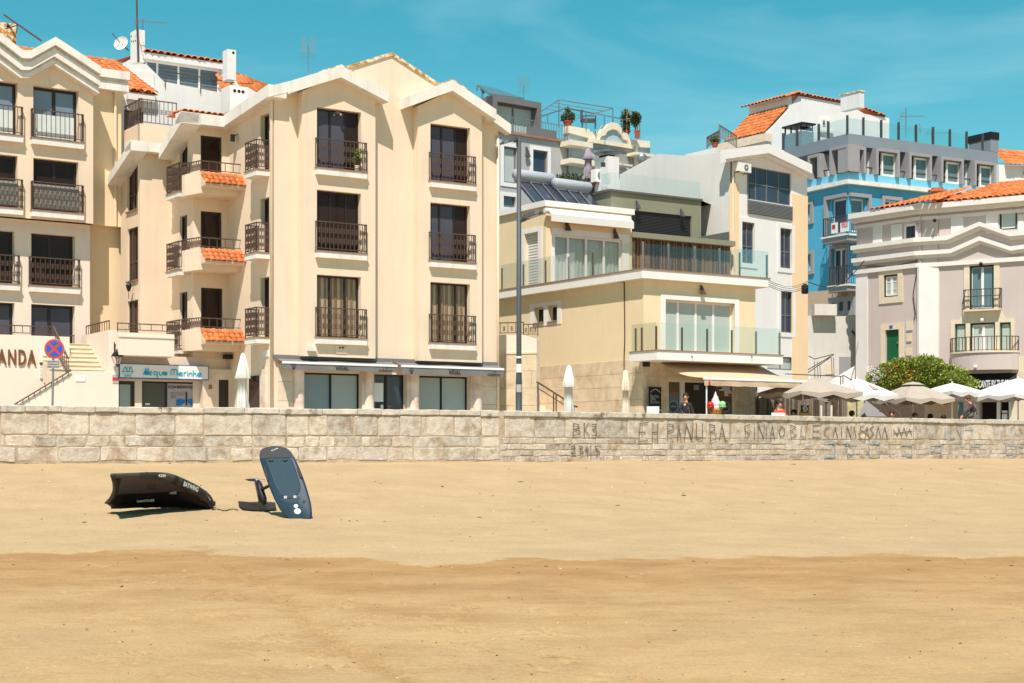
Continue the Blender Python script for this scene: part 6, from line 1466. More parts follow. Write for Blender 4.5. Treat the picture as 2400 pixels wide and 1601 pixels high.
ch = thing('garden_chair', 'dark grey garden armchair on the roof terrace of the tiled house', 'chair', atp(5, 1095, 555, 92.9)); b_ = OFF[ch]+Vector((0, 0, .25)); s_ = 1.55
for nm, (x0, x1, y0, y1, z0, z1) in (('seat', (-.45, .45, -.4, .4, .42, .5)), ('backrest', (-.5, -.38, -.4, .4, .45, 1.15)), ('armrest', (-.4, .45, -.45, -.37, .68, .74)), ('armrest', (-.4, .45, .37, .45, .68, .74))):
    MB().bx(b_.x+x0*s_*.6, b_.x+x1*s_*.6, b_.y+y0, b_.y+y1, b_.z+z0*s_*.55-.2, b_.z+z1*s_*.55-.2).build(nm, M['shutter'], ch)
for dx in (-.42, .4):
    for dy in (-.38, .36): MB().bx(b_.x+dx*s_*.6, b_.x+(dx+.06)*s_*.6, b_.y+dy, b_.y+dy+.06, b_.z-.2, b_.z+.7*s_*.55-.2).build('leg', M['shutter'], ch)
# terrace clutter between the houses: planter and air conditioner
pl_ = thing('planter_box', 'long planter of grey-green succulents beside the mauve parasol', 'planter', atp(5, 960, 1075, 73)); b_ = OFF[pl_]
f_ = Fr(b_.x, b_.y, TH); MB().box(f_, -1.4, 1.6, .25, -.25, b_.z-.5, b_.z-.1).build('trough', M['shutter'], pl_); mb = MB(); leaves(mb, f_.W(-.1, 0, b_.z+.12), (1.5, .35, .38), 1600, .12, random.Random(4)); mb.build('foliage', M['leaf2'], pl_)
aircon(FE.sh(0, -2.2), FE.sh(0, -2.2).rect(5, 1112, 935, 1200, 1060), E)
pot_plant('small green succulent at the foot of the white roof chimney', atp(5, 1150, 1100, 71.5), .25, .3, .5, .5, 500, 'leaf', .1, seed=8)
# ---------------------------------------------------------------- white house with orange mansard roof
FJ = FR(8, 570, 101, 34)
J = thing('mansard_house', 'white house with orange two-stage roof and white chimney behind the gabled house', 'building', FJ.W(6, 0, PROM))
MB().prism(FJ, [(0, GB0), FJ.h(8, 570, 385), FJ.h(8, 640, 320), FJ.h(8, 735, 215), FJ.h(8, 800, 132), FJ.h(8, 1150, 192), FJ.h(8, 1250, 255), FJ.h(8, 1423, 285), (FJ.u(8, 1423), GB0)], 0, -.4).build('gable_wall', M['whiteI'], J)
MB().box(FJ, .2, FJ.u(8, 1423)-.05, -.42, -8, GB0, FJ.z(8, 570, 400)).build('house_body', M['whiteI'], J)
hj = FJ.rect(8, 948, 285, 1018, 370); window(J, FJ, hj, .01, (1, 1), .14, 'whitep', 'pane_b', bars=(.33, .66), wall_back=False, proud=.08)
blank(FJ, hj[0]-.15, hj[1]+.15, hj[2]-.2, hj[2]-.02, .15, 0, 'window_sill', M['whiteI'], J)
FJl = FJ.sh(0, 0, 34-90)
def at2(x, y, n): u, z = FJl.h(8, x, y, n); return FJl.W(u, n, z)
# lower mansard slope, upright band and upper roof: the section follows the gable's outline
ru0 = FJl.u(8, 300); z_e = FJl.z(8, 570, 384); uM, zM = FJ.h(8, 735, 215); uA_, zA_ = FJ.h(8, 792, 128)
O, e1 = FJl.W(ru0, .15, z_e-.05), FJl.W(.0, .15, z_e-.05); T0, T1 = FJl.W(ru0, -uM+.1, zM+.1), FJl.W(0, -uM+.1, zM+.1)
lo = MB().poly([O, e1, T1, T0]).build('lower_roof', M['tile'], J); tile_roof(lo, O, e1-O, T0-O, (e1-O).length, (T0-O).length, .34, .44)
MB().box(FJl, ru0-.5, .3, .25, -.3, z_e-.6, z_e-.1).build('eave_gutter', M['stone'], J)
MB().box(FJl, ru0, -.41, 0, -.3, GB0, z_e-.1).build('side_wall', M['whiteI'], J)
uu0 = FJl.u(8, 440, -uM); zq = zM+.75
MB().box(FJl, uu0+.3, -.003, -uM+.05, -uM-.2, zM-.1, zq).build('clerestory', M['white_b'], J)
O, e1 = FJl.W(uu0, -uM+.5, zq-.12), FJl.W(.25, -uM+.5, zq-.12); T0, T1 = FJl.W(uu0+.8, -uA_-.1, zA_+.2), FJl.W(.25, -uA_-.1, zA_+.2)
up_ = MB().poly([O, e1, T1, T0]).build('upper_roof', M['tile'], J); tile_roof(up_, O, e1-O, T1-e1, (e1-O).length, (T1-e1).length, .34, .44, skip=lambda a, b_: b_*.8 > a*8)
# front verge tiles along the ridge falling to the right
for (xa, ya, xb, yb) in ((790, 118, 1150, 186), (1250, 222, 1400, 278)):
    a, b_ = FJ.h(8, xa, ya, .1), FJ.h(8, xb, yb, .1); P0, P1 = FJ.W(a[0], .1, a[1]), FJ.W(b_[0], .1, b_[1]); bk = FJ.W(0, -1.6, .05)-FJ.W(0, 0, 0)
    o_ = MB().poly([P0, P1, P1+bk, P0+bk]).build('right_roof', M['tile'], J); tile_roof(o_, P0+Vector((0, 0, .02)), P1-P0, bk, (P1-P0).length, 1.6, .34, .5)
chim(J, 8, 1215, 100, 1250, 215, 101, mname='white_b', deg=34, dep=1.6, cap='lichen')
mb = MB(); FJr = FR(8, 170, 84, 30)
rail_run(mb, pt(8, 168, 415, 86), pt(8, 258, 400, 84), pt(8, 170, 495, 86).z, pt(8, 170, 415, 86).z, .16, (), .02, .03); rail_run(mb, pt(8, 250, 330, 85), pt(8, 370, 350, 88), pt(8, 250, 420, 85).z, pt(8, 250, 328, 85).z, .3, (), .02, .03); mb.build('roof_railing', M['grey'], J)
pot_plant('yellow flowering plant in terracotta pot on the mansard house ledge', atp(8, 222, 486, 83.5), .17, .22, .26, .3, 600, 'leaf2', .11, seed=9)
# ---------------------------------------------------------------- turquoise building
TK = 30
FK = FR(8, 1140, 89, TK); FKl = FK.sh(0, 0, TK-90)
K = thing('turquoise_building', 'turquoise blue apartment building with grey penthouse and corner balconies', 'building', FK.W(10, 0, PROM))
M['turq'] = mat('turquoise_plaster', srgb(82, 164, 194), .85, .04, .5, .15, 40, streak=.05); M['turql'] = mat('light_turquoise_band', srgb(118, 188, 212), .85, .03, 1); M['slate'] = mat('blue_grey_render', srgb(126, 134, 142), .85, .05, .5, .2, 40); M['warmg'] = mat('warm_grey_trim', srgb(152, 148, 147), .85, .04, 2); M['tan'] = mat('tan_render', srgb(190, 166, 140), .85, .05, 1, .2, 40)
uKr = FK.u(8, 2175); uKl = FKl.u(8, 856)-2
zk = dict(par=FK.z(8, 1140, 388), pb=FK.z(8, 1140, 655), lb=FK.z(8, 1140, 712), cb=FK.z(8, 1140, 742), base=FK.z(9, 440, 655))
def ring(z0, z1, n, mname, nm, kk=K, back=-9):
    P = [FKl.W(uKl, n, 0), FK.W(-n, n, 0), FK.W(uKr, n, 0), FK.W(uKr, back, 0), FKl.W(uKl, back, 0)]; return MB().plan([(p.x, p.y) for p in P], z0, z1).build(nm, M[mname], kk)
ring(zk['pb']-.02, zk['par'], -.55, 'slate', 'penthouse')
ring(FK.z(8, 1140, 470), zk['par'], -.05, 'slate', 'penthouse_parapet')
ring(zk['lb'], zk['pb'], 0, 'turql', 'light_band'); ring(zk['cb'], zk['lb'], .3, 'white', 'cornice')
hkr = [FK.rect(8, 1160, 835, 1255, 1075), FK.rect(8, 1387, 845, 1490, 905)]
MB().panel(FK, [(0, GB0), (uKr, GB0), (uKr, zk['cb']), (0, zk['cb'])], hkr, 0, .3).build('front_wall', M['turq'], K)
hkl = [FKl.rect(8, 1028, 850, 1125, 1075), FKl.rect(8, 858, 885, 888, 990), FKl.rect(9, 312, 405, 402, 640), FKl.rect(9, 148, 440, 178, 545)]
MB().panel(FKl, [(uKl, GB0), (0, GB0), (0, zk['cb']), (uKl, zk['cb'])], hkl, 0, .3).build('side_wall', M['turq'], K)
MB().box(FK, .5, uKr-.1, -.5, -9, GB0, zk['cb']).build('building_body', M['turq'], K)
for fr, hs in ((FK, hkr), (FKl, hkl)):
    for i, h_ in enumerate(hs):
        window(K, fr, h_, -.2, (1,) if i == 0 or h_[1]-h_[0] < 1.0 else (1, 1), .10, 'whitep', 'mintd' if (fr is FK and i == 0) else 'ipane', wall_back=False)
        if i: e = .2; MB().panel(fr, [(h_[0]-e, h_[2]-e), (h_[1]+e, h_[2]-e), (h_[1]+e, h_[3]+e), (h_[0]-e, h_[3]+e)], [h_], .1, .1).build('window_surround', M['warmg'], K)
# corner window surround, corner balconies
for fr, (x0, x1) in ((FK, (1140, 1285)), (FKl, (990, 1140))):
    a = fr.rect(8, x0, 800, x1, 1090); z1_ = FK.z(8, 1140, 800); z0_ = FK.z(8, 1140, 1078); h_ = hkr[0] if fr is FK else hkl[0]
    ua_, ub_ = (0, a[1]) if fr is FK else (a[0], 0)
    MB().box(fr, ua_, ub_, .22, -.02, z1_-.2, z1_).build('window_surround', M['warmg'], K); e = ub_-.2 if fr is FK else ua_; MB().box(fr, e, e+.2, .22, -.02, z0_, z1_-.2).build('window_surround', M['warmg'], K)
def cbal(zt, n, ur, ul, kk, th=.36):
    P = [FKl.W(ul, -.1, 0), FKl.W(ul, n, 0), FK.W(-n, n, 0), FK.W(ur, n, 0), FK.W(ur, -.1, 0), FK.W(0, -.1, 0)]
    b_ = MB().plan([(p.x, p.y) for p in P], zt-th, zt-.09).build('balcony', M['warmg'], K); MB().plan([(p.x, p.y) for p in [FKl.W(ul-.05, -.1, 0), FKl.W(ul-.05, n+.08, 0), FK.W(-n-.08, n+.08, 0), FK.W(ur+.05, n+.08, 0), FK.W(ur+.05, -.1, 0), FK.W(0, -.1, 0)]], zt-.09, zt).build('slab_edging', M['white'], b_)
    mb = MB(); Q = [FKl.W(ul+.05, 0, 0), FKl.W(ul+.05, n-.06, 0), FK.W(-n+.06, n-.06, 0), FK.W(ur-.05, n-.06, 0), FK.W(ur-.05, 0, 0)]
    for a, c_ in zip(Q, Q[1:]): rail_run(mb, a, c_, zt, zt+1.05, .16, (), .014, .025)
    mb.build('railing', M['shutter'], b_); return b_
NB = .9
b1 = cbal(FK.z(8, 1140, 1080, NB), NB, FK.u(8, 1308, NB), FKl.u(8, 962, NB), K); b2 = cbal(FK.z(9, 420, 632, NB), NB, FK.u(9, 560, NB), FKl.u(9, 285, NB), K)
f_ = FKl.sh(0, NB+.02); a = f_.rect(8, 1028, 1010, 1072, 1075); s1 = blank(f_, a[0], a[1], a[2], a[3], .05, .03, 'sale_sign', M['paper'], b1); a = f_.rect(8, 1034, 1022, 1056, 1048); blank(f_, a[0], a[1], a[2], a[3], .06, .05, 'sign_emblem', M['redp'], s1)
a = f_.rect(8, 1090, 1008, 1150, 1062); s2 = blank(f_, a[0], a[1], a[2], a[3], .05, .03, 'sale_sign', M['paper'], b1); text('VENDO', f_, a[0]+.08, a[2]+.22, (a[3]-a[2])*.7, .06, 'lettering', 'redp', s2, 0, width=a[1]-a[0]-.16)
# penthouse window frames
def pframe(fr, k, x0, x1, yt, n=.25):
    a, b_ = fr.u(k, x0, n), fr.u(k, x1, n); zt = fr.z(k, x0, yt, n); mb = MB()
    mb.box(fr, a, b_, n, -.6, zt-.17, zt); mb.box(fr, a, a+.17, n, -.6, zk['pb']+.0, zt-.17); mb.box(fr, b_-.17, b_, n, -.6, zk['pb']+.0, zt-.17); return mb.build('penthouse_frame', M['warmg'], K), zt
fw = FK.sh(0, -.5); fl = FKl.sh(0, -.5)
for (x0, x1, yt, w0, w1) in ((1335, 1497, 487, 1365, 1450), (1562, 1718, 517, 1590, 1672), (1782, 1938, 546, 1810, 1892), (2012, 2160, 574, 2040, 2112)):
    pframe(FK, 8, x0, x1, yt); fq = FK.sh(0, -.12); h_ = (fq.u(8, w0-4), fq.u(8, w1+8), zk['pb'], fq.z(8, w0, yt+40)); window(K, fq, h_, 0, (1,), .11, 'whitep', 'mintd', wall_back=False, proud=.12)
for (w0, w1, yt) in ((1268, 1308, 520), (1500, 1535, 548), (1722, 1757, 575), (1942, 1980, 602)): h_ = (fw.u(8, w0), fw.u(8, w1), zk['pb'], fw.z(8, w0, yt)); window(K, fw, h_, 0, (1,), .10, 'whitep', 'mintd', wall_back=False, proud=.12)
pframe(FKl, 8, 1010, 1140, 492, .25); pframe(FK, 8, 1140, 1265, 470, .25); pframe(FKl, 8, 860, 940, 545, .25)
for fr, w0, w1, yt in ((fw, 1150, 1222, 505), (fl, 1055, 1128, 515), (fl, 970, 1012, 545), (fl, 885, 915, 560)): h_ = (fr.u(8, w0), fr.u(8, w1), zk['pb'], fr.z(8, w1, yt)); window(K, fr, h_, 0, (1,), .10, 'whitep', 'ipane', wall_back=False, proud=.12)
mb = MB(); zra = FK.z(8, 1140, 607)
for a, b_ in ((FKl.W(uKl+1, -.1, zra), FK.W(.1, -.1, zra)), (FK.W(.1, -.1, zra), FK.W(uKr-.5, -.1, zra))): mb.tube([a, b_], .045, 5)
mb.build('penthouse_railing', M['posts'], K)
# roof glass with posts, two flues
gzt = zk['par']+1.0
gk = MB().box(FK, .15, uKr-2.5, -.12, -.14, zk['par'], gzt-.12).build('glass_balustrade', M['green_glass'], K)
for x in (1128, 1247, 1370, 1490, 1610, 1727, 1843, 1958, 2068): u = max(.05, FK.u(8, x, -.1)); blank(FK, u-.03, u+.03, zk['par'], gzt+.02, -.05, -.2, 'balustrade_post', M['shutter'], gk)
gk2 = MB().box(FKl, FKl.u(8, 690, -.1), -.15, -.12, -.14, zk['par'], gzt-.12).build('glass_balustrade', M['green_glass'], K)
for x in (690, 785, 935, 1000): u = FKl.u(8, x, -.1); blank(FKl, u-.03, u+.03, zk['par'], gzt-.02, -.05, -.2, 'balustrade_post', M['shutter'], gk2)
c_, f2, a2 = chim(K, 8, 822, 372, 902, 520, 93, mname='slate', deg=TK, dep=1.6)
mb = MB()
for e in (0, .5, 1): mb.tube([f2.W(a2[0]+(a2[1]-a2[0])*e, -.1, a2[3]), f2.W(a2[0]+(a2[1]-a2[0])*e, -.1, a2[3]+.4)], .035, 4); mb.tube([f2.W(a2[0]+(a2[1]-a2[0])*e, -1.5, a2[3]), f2.W(a2[0]+(a2[1]-a2[0])*e, -1.5, a2[3]+.4)], .06, 4)
mb.box(f2, a2[0]-.1, a2[1]+.1, .1, -1.7, a2[3]+.4, a2[3]+.5); mb.box(f2, a2[0], a2[1], -.15, -.2, a2[3]+.1, a2[3]+.3); mb.build('flue_cage', M['black'], c_)
c_, f2, a2 = chim(K, 8, 2122, 428, 2176, 520, 98, mname='slate', deg=TK, dep=1.8); blank(f2, a2[0]-.03, a2[1]+.03, a2[3], a2[3]+.45, .03, -1.85, 'flue_cap', M['black'], c_)
yagi(K, pt(8, 1538, 420, 100), (420-215)/2.939/FPX*100, 1.1, .3, False); yagi(K, pt(8, 1600, 420, 104), (420-330)/2.939/FPX*104, 1.1, 2.8, False); yagi(K, pt(8, 1715, 440, 104), (440-370)/2.939/FPX*104, 1.0, .2, False)
# tan base storey and its windows
blank(FKl, uKl, .02, GB0, zk['base'], .04, -.02, 'base_storey', M['tan'], K); blank(FK, -.02, uKr, GB0, zk['base'], .04, -.02, 'base_storey', M['tan'], K)
hb = FKl.rect(9, 305, 725, 475, 835); window(K, FKl, hb, .05, (1, 1, 1), .3, 'warmg', 'mintd', wall_back=False, proud=.2)
# ---------------------------------------------------------------- far rooftops at the right edge
N_ = thing('far_house', 'distant white house with small tiled roof at the far right edge', 'building', atp(8, 2290, 800, 120)); fN = FR(8, 2178, 118, 20)
MB().box(fN, 0, 14, 0, -6, -2, fN.z(8, 2250, 610)).build('wall', M['white_b'], N_)
o_ = MB().poly([fN.W(.4, .4, fN.z(8, 2250, 612)), fN.W(4, .4, fN.z(8, 2250, 612)), fN.W(3.2, -2, fN.z(8, 2250, 560)), fN.W(.8, -2, fN.z(8, 2250, 560))]).build('roof', M['tile'], N_)
tile_roof(o_, fN.W(.4, .45, fN.z(8, 2250, 614)), fN.W(1, 0, 0)-fN.W(0, 0, 0), fN.W(0, -2.4, 1.6)-fN.W(0, 0, 0), 3.6, 2.7, .4, .6)
blank(fN, 2.2, 14, fN.z(8, 2300, 670), fN.z(8, 2300, 655), .5, -1, 'ledge', M['sill'], N_)
yagi(N_, fN.W(3.2, 0, fN.z(8, 2250, 600)), 2.5, .9, 1.2, False)

p = FB.W(FB.u(3, 905, BAY+.08), BAY+.05, sillz[0][0]); pot_plant('small leafy plant in pot on the top left balcony of the cream house', (p.x, p.y, p.z), .09, .2, .16, .55, 260, 'leaf3', .1, seed=21, potm='stone')
# ---------------------------------------------------------------- pinkish grey corner house (right)
FLr = FR(9, 1005, 75, -34); FLl = FR(9, 870, 75.4, -53)
Lh = thing('pink_grey_house', 'pinkish grey corner house with white zigzag cornice, green door and tiled roof', 'building', FLr.W(2, 0, PROM))
M['pinkg'] = mat('pinkish_grey_plaster', srgb(194, 179, 172), .85, .03, .8, .15, 50, streak=.04); M['whiteL'] = mat('white_moulding', srgb(222, 216, 209), .8, .04, 1.5, .1, 50, streak=.07)
M['greenp'] = mat('green_painted_wood', srgb(24, 92, 58), .5, .08, 3); M['dgreen'] = mat('dark_green_paint', srgb(38, 48, 44), .5, .06, 3); M['stoneL'] = mat('cream_window_stone', srgb(214, 198, 172), .8, .06, 3)
uLr = FLr.u(0, 2470); uLl = FLl.u(9, 470)
ztR = FLr.z(9, 1100, 92); ztL = FLl.z(9, 870, 120)
hR = [FLr.rect(9, 1212, 515, 1372, 795), FLr.rect(9, 1115, 895, 1187, 1082), FLr.rect(9, 1216, 890, 1380, 1082), FLr.rect(9, 1410, 885, 1483, 1080), FLr.rect(9, 1408, 152, 1522, 270), FLr.rect(13, 1670, 800, 2150, 1110)]
hR[5] = (hR[5][0], hR[5][1], PROM, hR[5][3])
MB().panel(FLr, [(-.2, GB0), (uLr, GB0), (uLr, ztR), (-.2, ztR)], hR, 0, .35).build('front_wall', M['pinkg'], Lh)
hL = [FLl.rect(9, 650, 575, 742, 712), FLl.rect(9, 660, 935, 750, 1135), FLl.rect(9, 772, 240, 858, 340)]
hL[1] = (hL[1][0], hL[1][1], FLl.z(9, 700, 1150), hL[1][3])
MB().panel(FLl, [(uLl, GB0), (.2, GB0), (.2, ztL), (uLl, ztL)], hL, 0, .3).build('side_wall', M['pinkg'], Lh)
pA, pB_ = FLl.W(0, 0, 0), FLr.W(0, 0, 0)
dd_ = pB_-pA; FLc = Fr(pA.x, pA.y, math.degrees(math.atan2(dd_.y, dd_.x)))
MB().plan([(p.x, p.y) for p in (FLl.W(.0, .06, 0), FLl.W(.15, .10, 0), FLr.W(-.1, .10, 0), FLr.W(.05, .06, 0), FLr.W(.05, -1, 0), FLl.W(.0, -1, 0))], GB0, 8.58).build('corner_pilaster', M['whiteL'], Lh)
MB().plan([(p.x, p.y) for p in (FLl.W(uLl+.3, -.5, 0), FLl.W(.2, -.5, 0), FLr.W(.3, -.6, 0), FLr.W(uLr, -.6, 0), FLr.W(uLr, -9, 0), FLl.W(uLl+.3, -7, 0))], GB0, ztL-.2).build('house_body', M['pinkg'], Lh)
# windows
window(Lh, FLr, hR[0], -.15, (1, 1), .1, 'whitep', 'mintd'); window(Lh, FLr, hR[4], -.12, (1,), .12, 'whitep', 'mint')
for h_ in (hR[1], hR[3]): window(Lh, FLr, h_, -.12, (1,), .08, 'greenp', 'mint')
window(Lh, FLr, hR[2], -.12, (1, 1), .12, 'whitep', 'mint')
window(Lh, FLl, hL[0], -.1, (1, 1), .12, 'whitep', 'mint', bars=(.33, .66)); window(Lh, FLl, hL[2], -.15, (1,), .12, 'whitep', 'ipane')
dr = blank(FLl, hL[1][0], hL[1][1], hL[1][2], hL[1][3], -.1, -.16, 'front_door', M['greenp'], Lh); du = (hL[1][1]-hL[1][0])
for i in range(6): blank(FLl, hL[1][0]+du*(i+.06)/6, hL[1][0]+du*(i+.94)/6, hL[1][2]+.05, hL[1][3]-.1, -.085, -.1, 'door_board', M['greenp'], dr)
MB().ball(FLl.W(hL[1][1]-.15, -.05, hL[1][2]+.95), .05).build('door_knob', M['steel'], dr)
for fr, h_, e, mm in ((FLr, hR[0], .26, 'stoneL'), (FLl, hL[0], .3, 'stoneL'), (FLl, hL[1], .28, 'stoneL')):
    MB().panel(fr, [(h_[0]-e, h_[2]-(e if h_ is hL[0] else .0)), (h_[1]+e, h_[2]-(e if h_ is hL[0] else .0)), (h_[1]+e, h_[3]+e), (h_[0]-e, h_[3]+e)], [(h_[0], h_[1], h_[2]+.001, h_[3])], .05, .06).build('window_surround', M[mm], Lh)
for fr, h_ in ((FLr, hR[0]), (FLr, hR[4]), (FLl, hL[0]), (FLr, hR[2])): MB().panel(fr, [(h_[0]-.0, h_[2]), (h_[1], h_[2]), (h_[1], h_[3]), (h_[0], h_[3])], [(h_[0]+.08, h_[1]-.08, h_[2]+.06, h_[3]-.08)], -.02, .05).build('dark_lining', M['dgreen'], Lh)
a = FLr.rect(9, 1088, 862, 1508, 1085); MB().panel(FLr, [(a[0], a[2]), (a[1], a[2]), (a[1], a[3]-.1), (FLr.u(9, 1440), a[3]-.1), (FLr.u(9, 1420), FLr.z(9, 1200, 815)), (FLr.u(9, 1180), FLr.z(9, 1200, 815)), (FLr.u(9, 1140), a[3]-.1), (a[0], a[3]-.1)], [(h_[0], h_[1], h_[2]+.01, h_[3]) for h_ in hR[1:4]], .05, .06).build('window_surround', M['stoneL'], Lh)
# juliet railing on the upper door and bowed balcony below
mb = MB(); u0, u1 = FLr.u(9, 1172, .3), FLr.u(9, 1408, .3); z0, z1 = FLr.z(9, 1200, 800, .3), FLr.z(9, 1200, 668, .3)
rail_run(mb, FLr.W(u0, .3, 0), FLr.W(u1, .3, 0), z0, z1, .2, ()); 
for a in (u0, u1): rail_run(mb, FLr.W(a, 0, 0), FLr.W(a, .3, 0), z0, z1, .15, ())
mb.box(FLr, u0, u1, .3, .27, z1-.35, z1-.31); mb.build('juliet_railing', M['shutter'], Lh); blank(FLr, u0, u1, z0-.08, z0, .33, 0, 'door_sill', M['stoneL'], Lh)
u0, u1 = FLr.u(9, 1082, .2), FLr.u(9, 1528, .2); zb1 = FLr.z(9, 1300, 1082, .9); zb0 = FLr.z(9, 1300, 1195, .9); nb = 16
arcP = [(u0+(u1-u0)*i/nb, .15+.85*math.sin(math.pi*i/nb)**.6) for i in range(nb+1)]
MB().plan([(p.x, p.y) for p in [FLr.W(u0, -.05, 0)]+[FLr.W(u, n, 0) for u, n in arcP]+[FLr.W(u1, -.05, 0)]], zb0, zb1).build('bowed_balcony', M['pinkg'], Lh)
MB().plan([(p.x, p.y) for p in [FLr.W(u0-.05, -.05, 0)]+[FLr.W(u+(.0), n+.06, 0) for u, n in arcP]+[FLr.W(u1+.05, -.05, 0)]], zb1, zb1+.08).build('balcony_coping', M['stoneL'], Lh)
mb = MB()
for (a, na), (b_, nb_) in zip(arcP, arcP[1:]): rail_run(mb, FLr.W(a, na-.05, 0), FLr.W(b_, nb_-.05, 0), zb1+.05, zb1+.75, .16, ())
mb.build('balcony_railing', M['posts'], Lh)
# black awning box with lettering and dark shop opening
a = FLr.rect(13, 1400, 365, 2195, 600, .5); M['blackaw'] = mat('black_awning_canvas', srgb(40, 38, 40), .8, .1, 2)
aw2 = MB().add([FLr.W(a[0], .05, a[3]), FLr.W(a[1], .05, a[3]), FLr.W(a[1], .75, a[2]), FLr.W(a[0], .75, a[2]), FLr.W(a[0], .75, a[2]-.25), FLr.W(a[1], .75, a[2]-.25), FLr.W(a[0], .05, a[2]-.25), FLr.W(a[1], .05, a[2]-.25)], [(0, 1, 2, 3), (3, 2, 5, 4), (0, 3, 4, 6), (1, 7, 5, 2)]).build('black_awning', M['blackaw'], Lh)
text('MARISCANTE BY THE SEA', FLr, FLr.u(13, 1500, .78), FLr.z(13, 1700, 575, .78), .32, .78, 'lettering', 'paper', aw2, 0, width=FLr.u(13, 2150, .78)-FLr.u(13, 1500, .78))
so_ = blank(FLr, hR[5][0], hR[5][1], PROM, hR[5][3], -.5, -.55, 'shop_opening', M['interior'], Lh)
for x0, x1 in ((1935, 1985), (2120, 2160)): blank(FLr, FLr.u(13, x0), FLr.u(13, x1), PROM, hR[5][3], .02, -.2, 'shop_jamb', M['whitep'], so_)
a = FLr.rect(13, 2015, 930, 2090, 1100, .0); blank(FLr, a[0], a[1], PROM, a[3], .0, -.1, 'notice', M['paper'], so_); blank(FLr, a[0], a[1], FLr.z(13, 2050, 985), FLr.z(13, 2050, 965), .01, 0, 'notice_stripe', M['redp'], so_)
MB().box(FLr, FLr.u(13, 2165), uLr, .06, -.02, PROM, FLr.z(13, 2300, 110)).build('stone_base', M['stoneL'], Lh)
blank(FLr, FLr.u(13, 1270), FLr.u(13, 1420), PROM, hR[5][3], .04, -.05, 'glazed_door', M['mintd'], Lh)
# mouldings: lower cornice, zigzag, upper string, eaves
def mld(fr, pts, hgt, n, k=9, nb=-.05, mm='whiteL', nm='cornice'): return band(Lh, fr, [fr.h(k, x, y, n) for x, y in pts], 0, hgt, n, nb, mm, nm)
def ringL(z1, h_, n, ue=None, nb=-.3, nm='cornice', mm='whiteL'):
    ue = uLr if ue is None else ue
    P = [FLl.W(uLl-.12, n, 0), FLl.W(0, n, 0), FLr.W(0, n, 0), FLr.W(ue, n, 0), FLr.W(ue, nb, 0), FLl.W(uLl-.12, nb, 0)]
    return MB().plan([(p.x, p.y) for p in P], z1-h_, z1).build(nm, M[mm], Lh)
ringL(8.70, .20, .12)
for z1, pts, n in ((9.26, [(1085, 402), (1275, 318), (1480, 385), (1700, 352)], .26), (9.88, [(1060, 322), (1275, 222), (1470, 290), (1700, 268)], .32)):
    for dz, h_, k_ in ((0, .20, 1.0), (.20, .14, .5)):
        ringL(z1-dz, h_, n*k_, .1, nb=-.02); path = [FLr.h(9, x, y, n) for x, y in pts]; path[0] = (path[0][0], z1); path = [(.1, z1)]+path
        band(Lh, FLr, [(u, z-dz) for u, z in path], 0, h_, n*k_, -.02, 'whiteL')
ringL(10.88, .15, .08)
# pale vertical strips between the mouldings
for fr, xs, y0, y1 in ((FLr, ((1090, 1172), (1320, 1400), (1530, 1568)), 300, 180), (FLl, ((580, 640), (700, 770), (860, 870)), 365, 245)):
    for a, b_ in xs: blank(fr, fr.u(9, a), fr.u(9, b_), fr.z(9, a, y0), fr.z(9, a, y1), .05, -.02, 'pale_panel', M['whiteL'], Lh)
blank(FLl, uLl-.02, FLl.u(9, 545), GB0, FLl.z(9, 500, 560), .05, -.02, 'edge_pilaster', M['whiteL'], Lh)
# eaves and tiled roof
ringL(11.42, .24, .5); ringL(11.18, .18, .26)
MB().plan([(p.x, p.y) for p in (FLl.W(-.05, 0, 0), FLl.W(0, 0, 0), FLr.W(0, 0, 0), FLr.W(.05, 0, 0), FLr.W(.05, -1, 0), FLl.W(-.05, -1, 0))], 8.55, 11.3).build('corner_wall', M['pinkg'], Lh)
zer = FLr.z(9, 1090, 88, .5)
O = FLr.W(-.2, .5, 11.43); ex = FLr.W(1, 0, 0)-FLr.W(0, 0, 0); ey = FLr.W(0, -4.5, 1.35)-FLr.W(0, 0, 0)
rl1 = MB().poly([O, O+ex*8, O+ex*8+ey, O+ey+ex*1.9]).build('front_roof', M['tile'], Lh); tile_roof(rl1, O, ex, ey, 8.0, 4.8, .30, .42, skip=lambda a, b_: a*8 < b_*1.9-.1)
exl = FLl.W(1, 0, 0)-FLl.W(0, 0, 0); eyl = FLl.W(0, -4.5, 1.35)-FLl.W(0, 0, 0); O2 = FLl.W(FLl.u(9, 560, .5), .5, 11.43); wl_ = -FLl.u(9, 560, .5)+.3
rl2 = MB().poly([O2, O2+exl*wl_, O2+exl*(wl_-.4)+eyl*.8, O2+exl*(wl_-1.0)+eyl*.8]).build('side_roof', M['tile'], Lh); tile_roof(rl2, O2, exl, eyl, wl_+1.2, 4.8, .30, .42, skip=lambda a, b_: b_ > .85*a+.05 or a > 1.02-b_*.25)
mb = MB()
cp = pt(9, 1005, 30, 78)
for i in range(4): p = pt(9, 974+i*17, 42, 78.5); mb.bx(p.x-.06, p.x+.06, p.y-.2, p.y+.2, p.z-.7, p.z+.3)
p = pt(9, 1000, 22, 78.5); mb.bx(p.x-.42, p.x+.42, p.y-.25, p.y+.25, p.z-.05, p.z+.05); mb.build('tile_chimney', M['tile'], Lh)
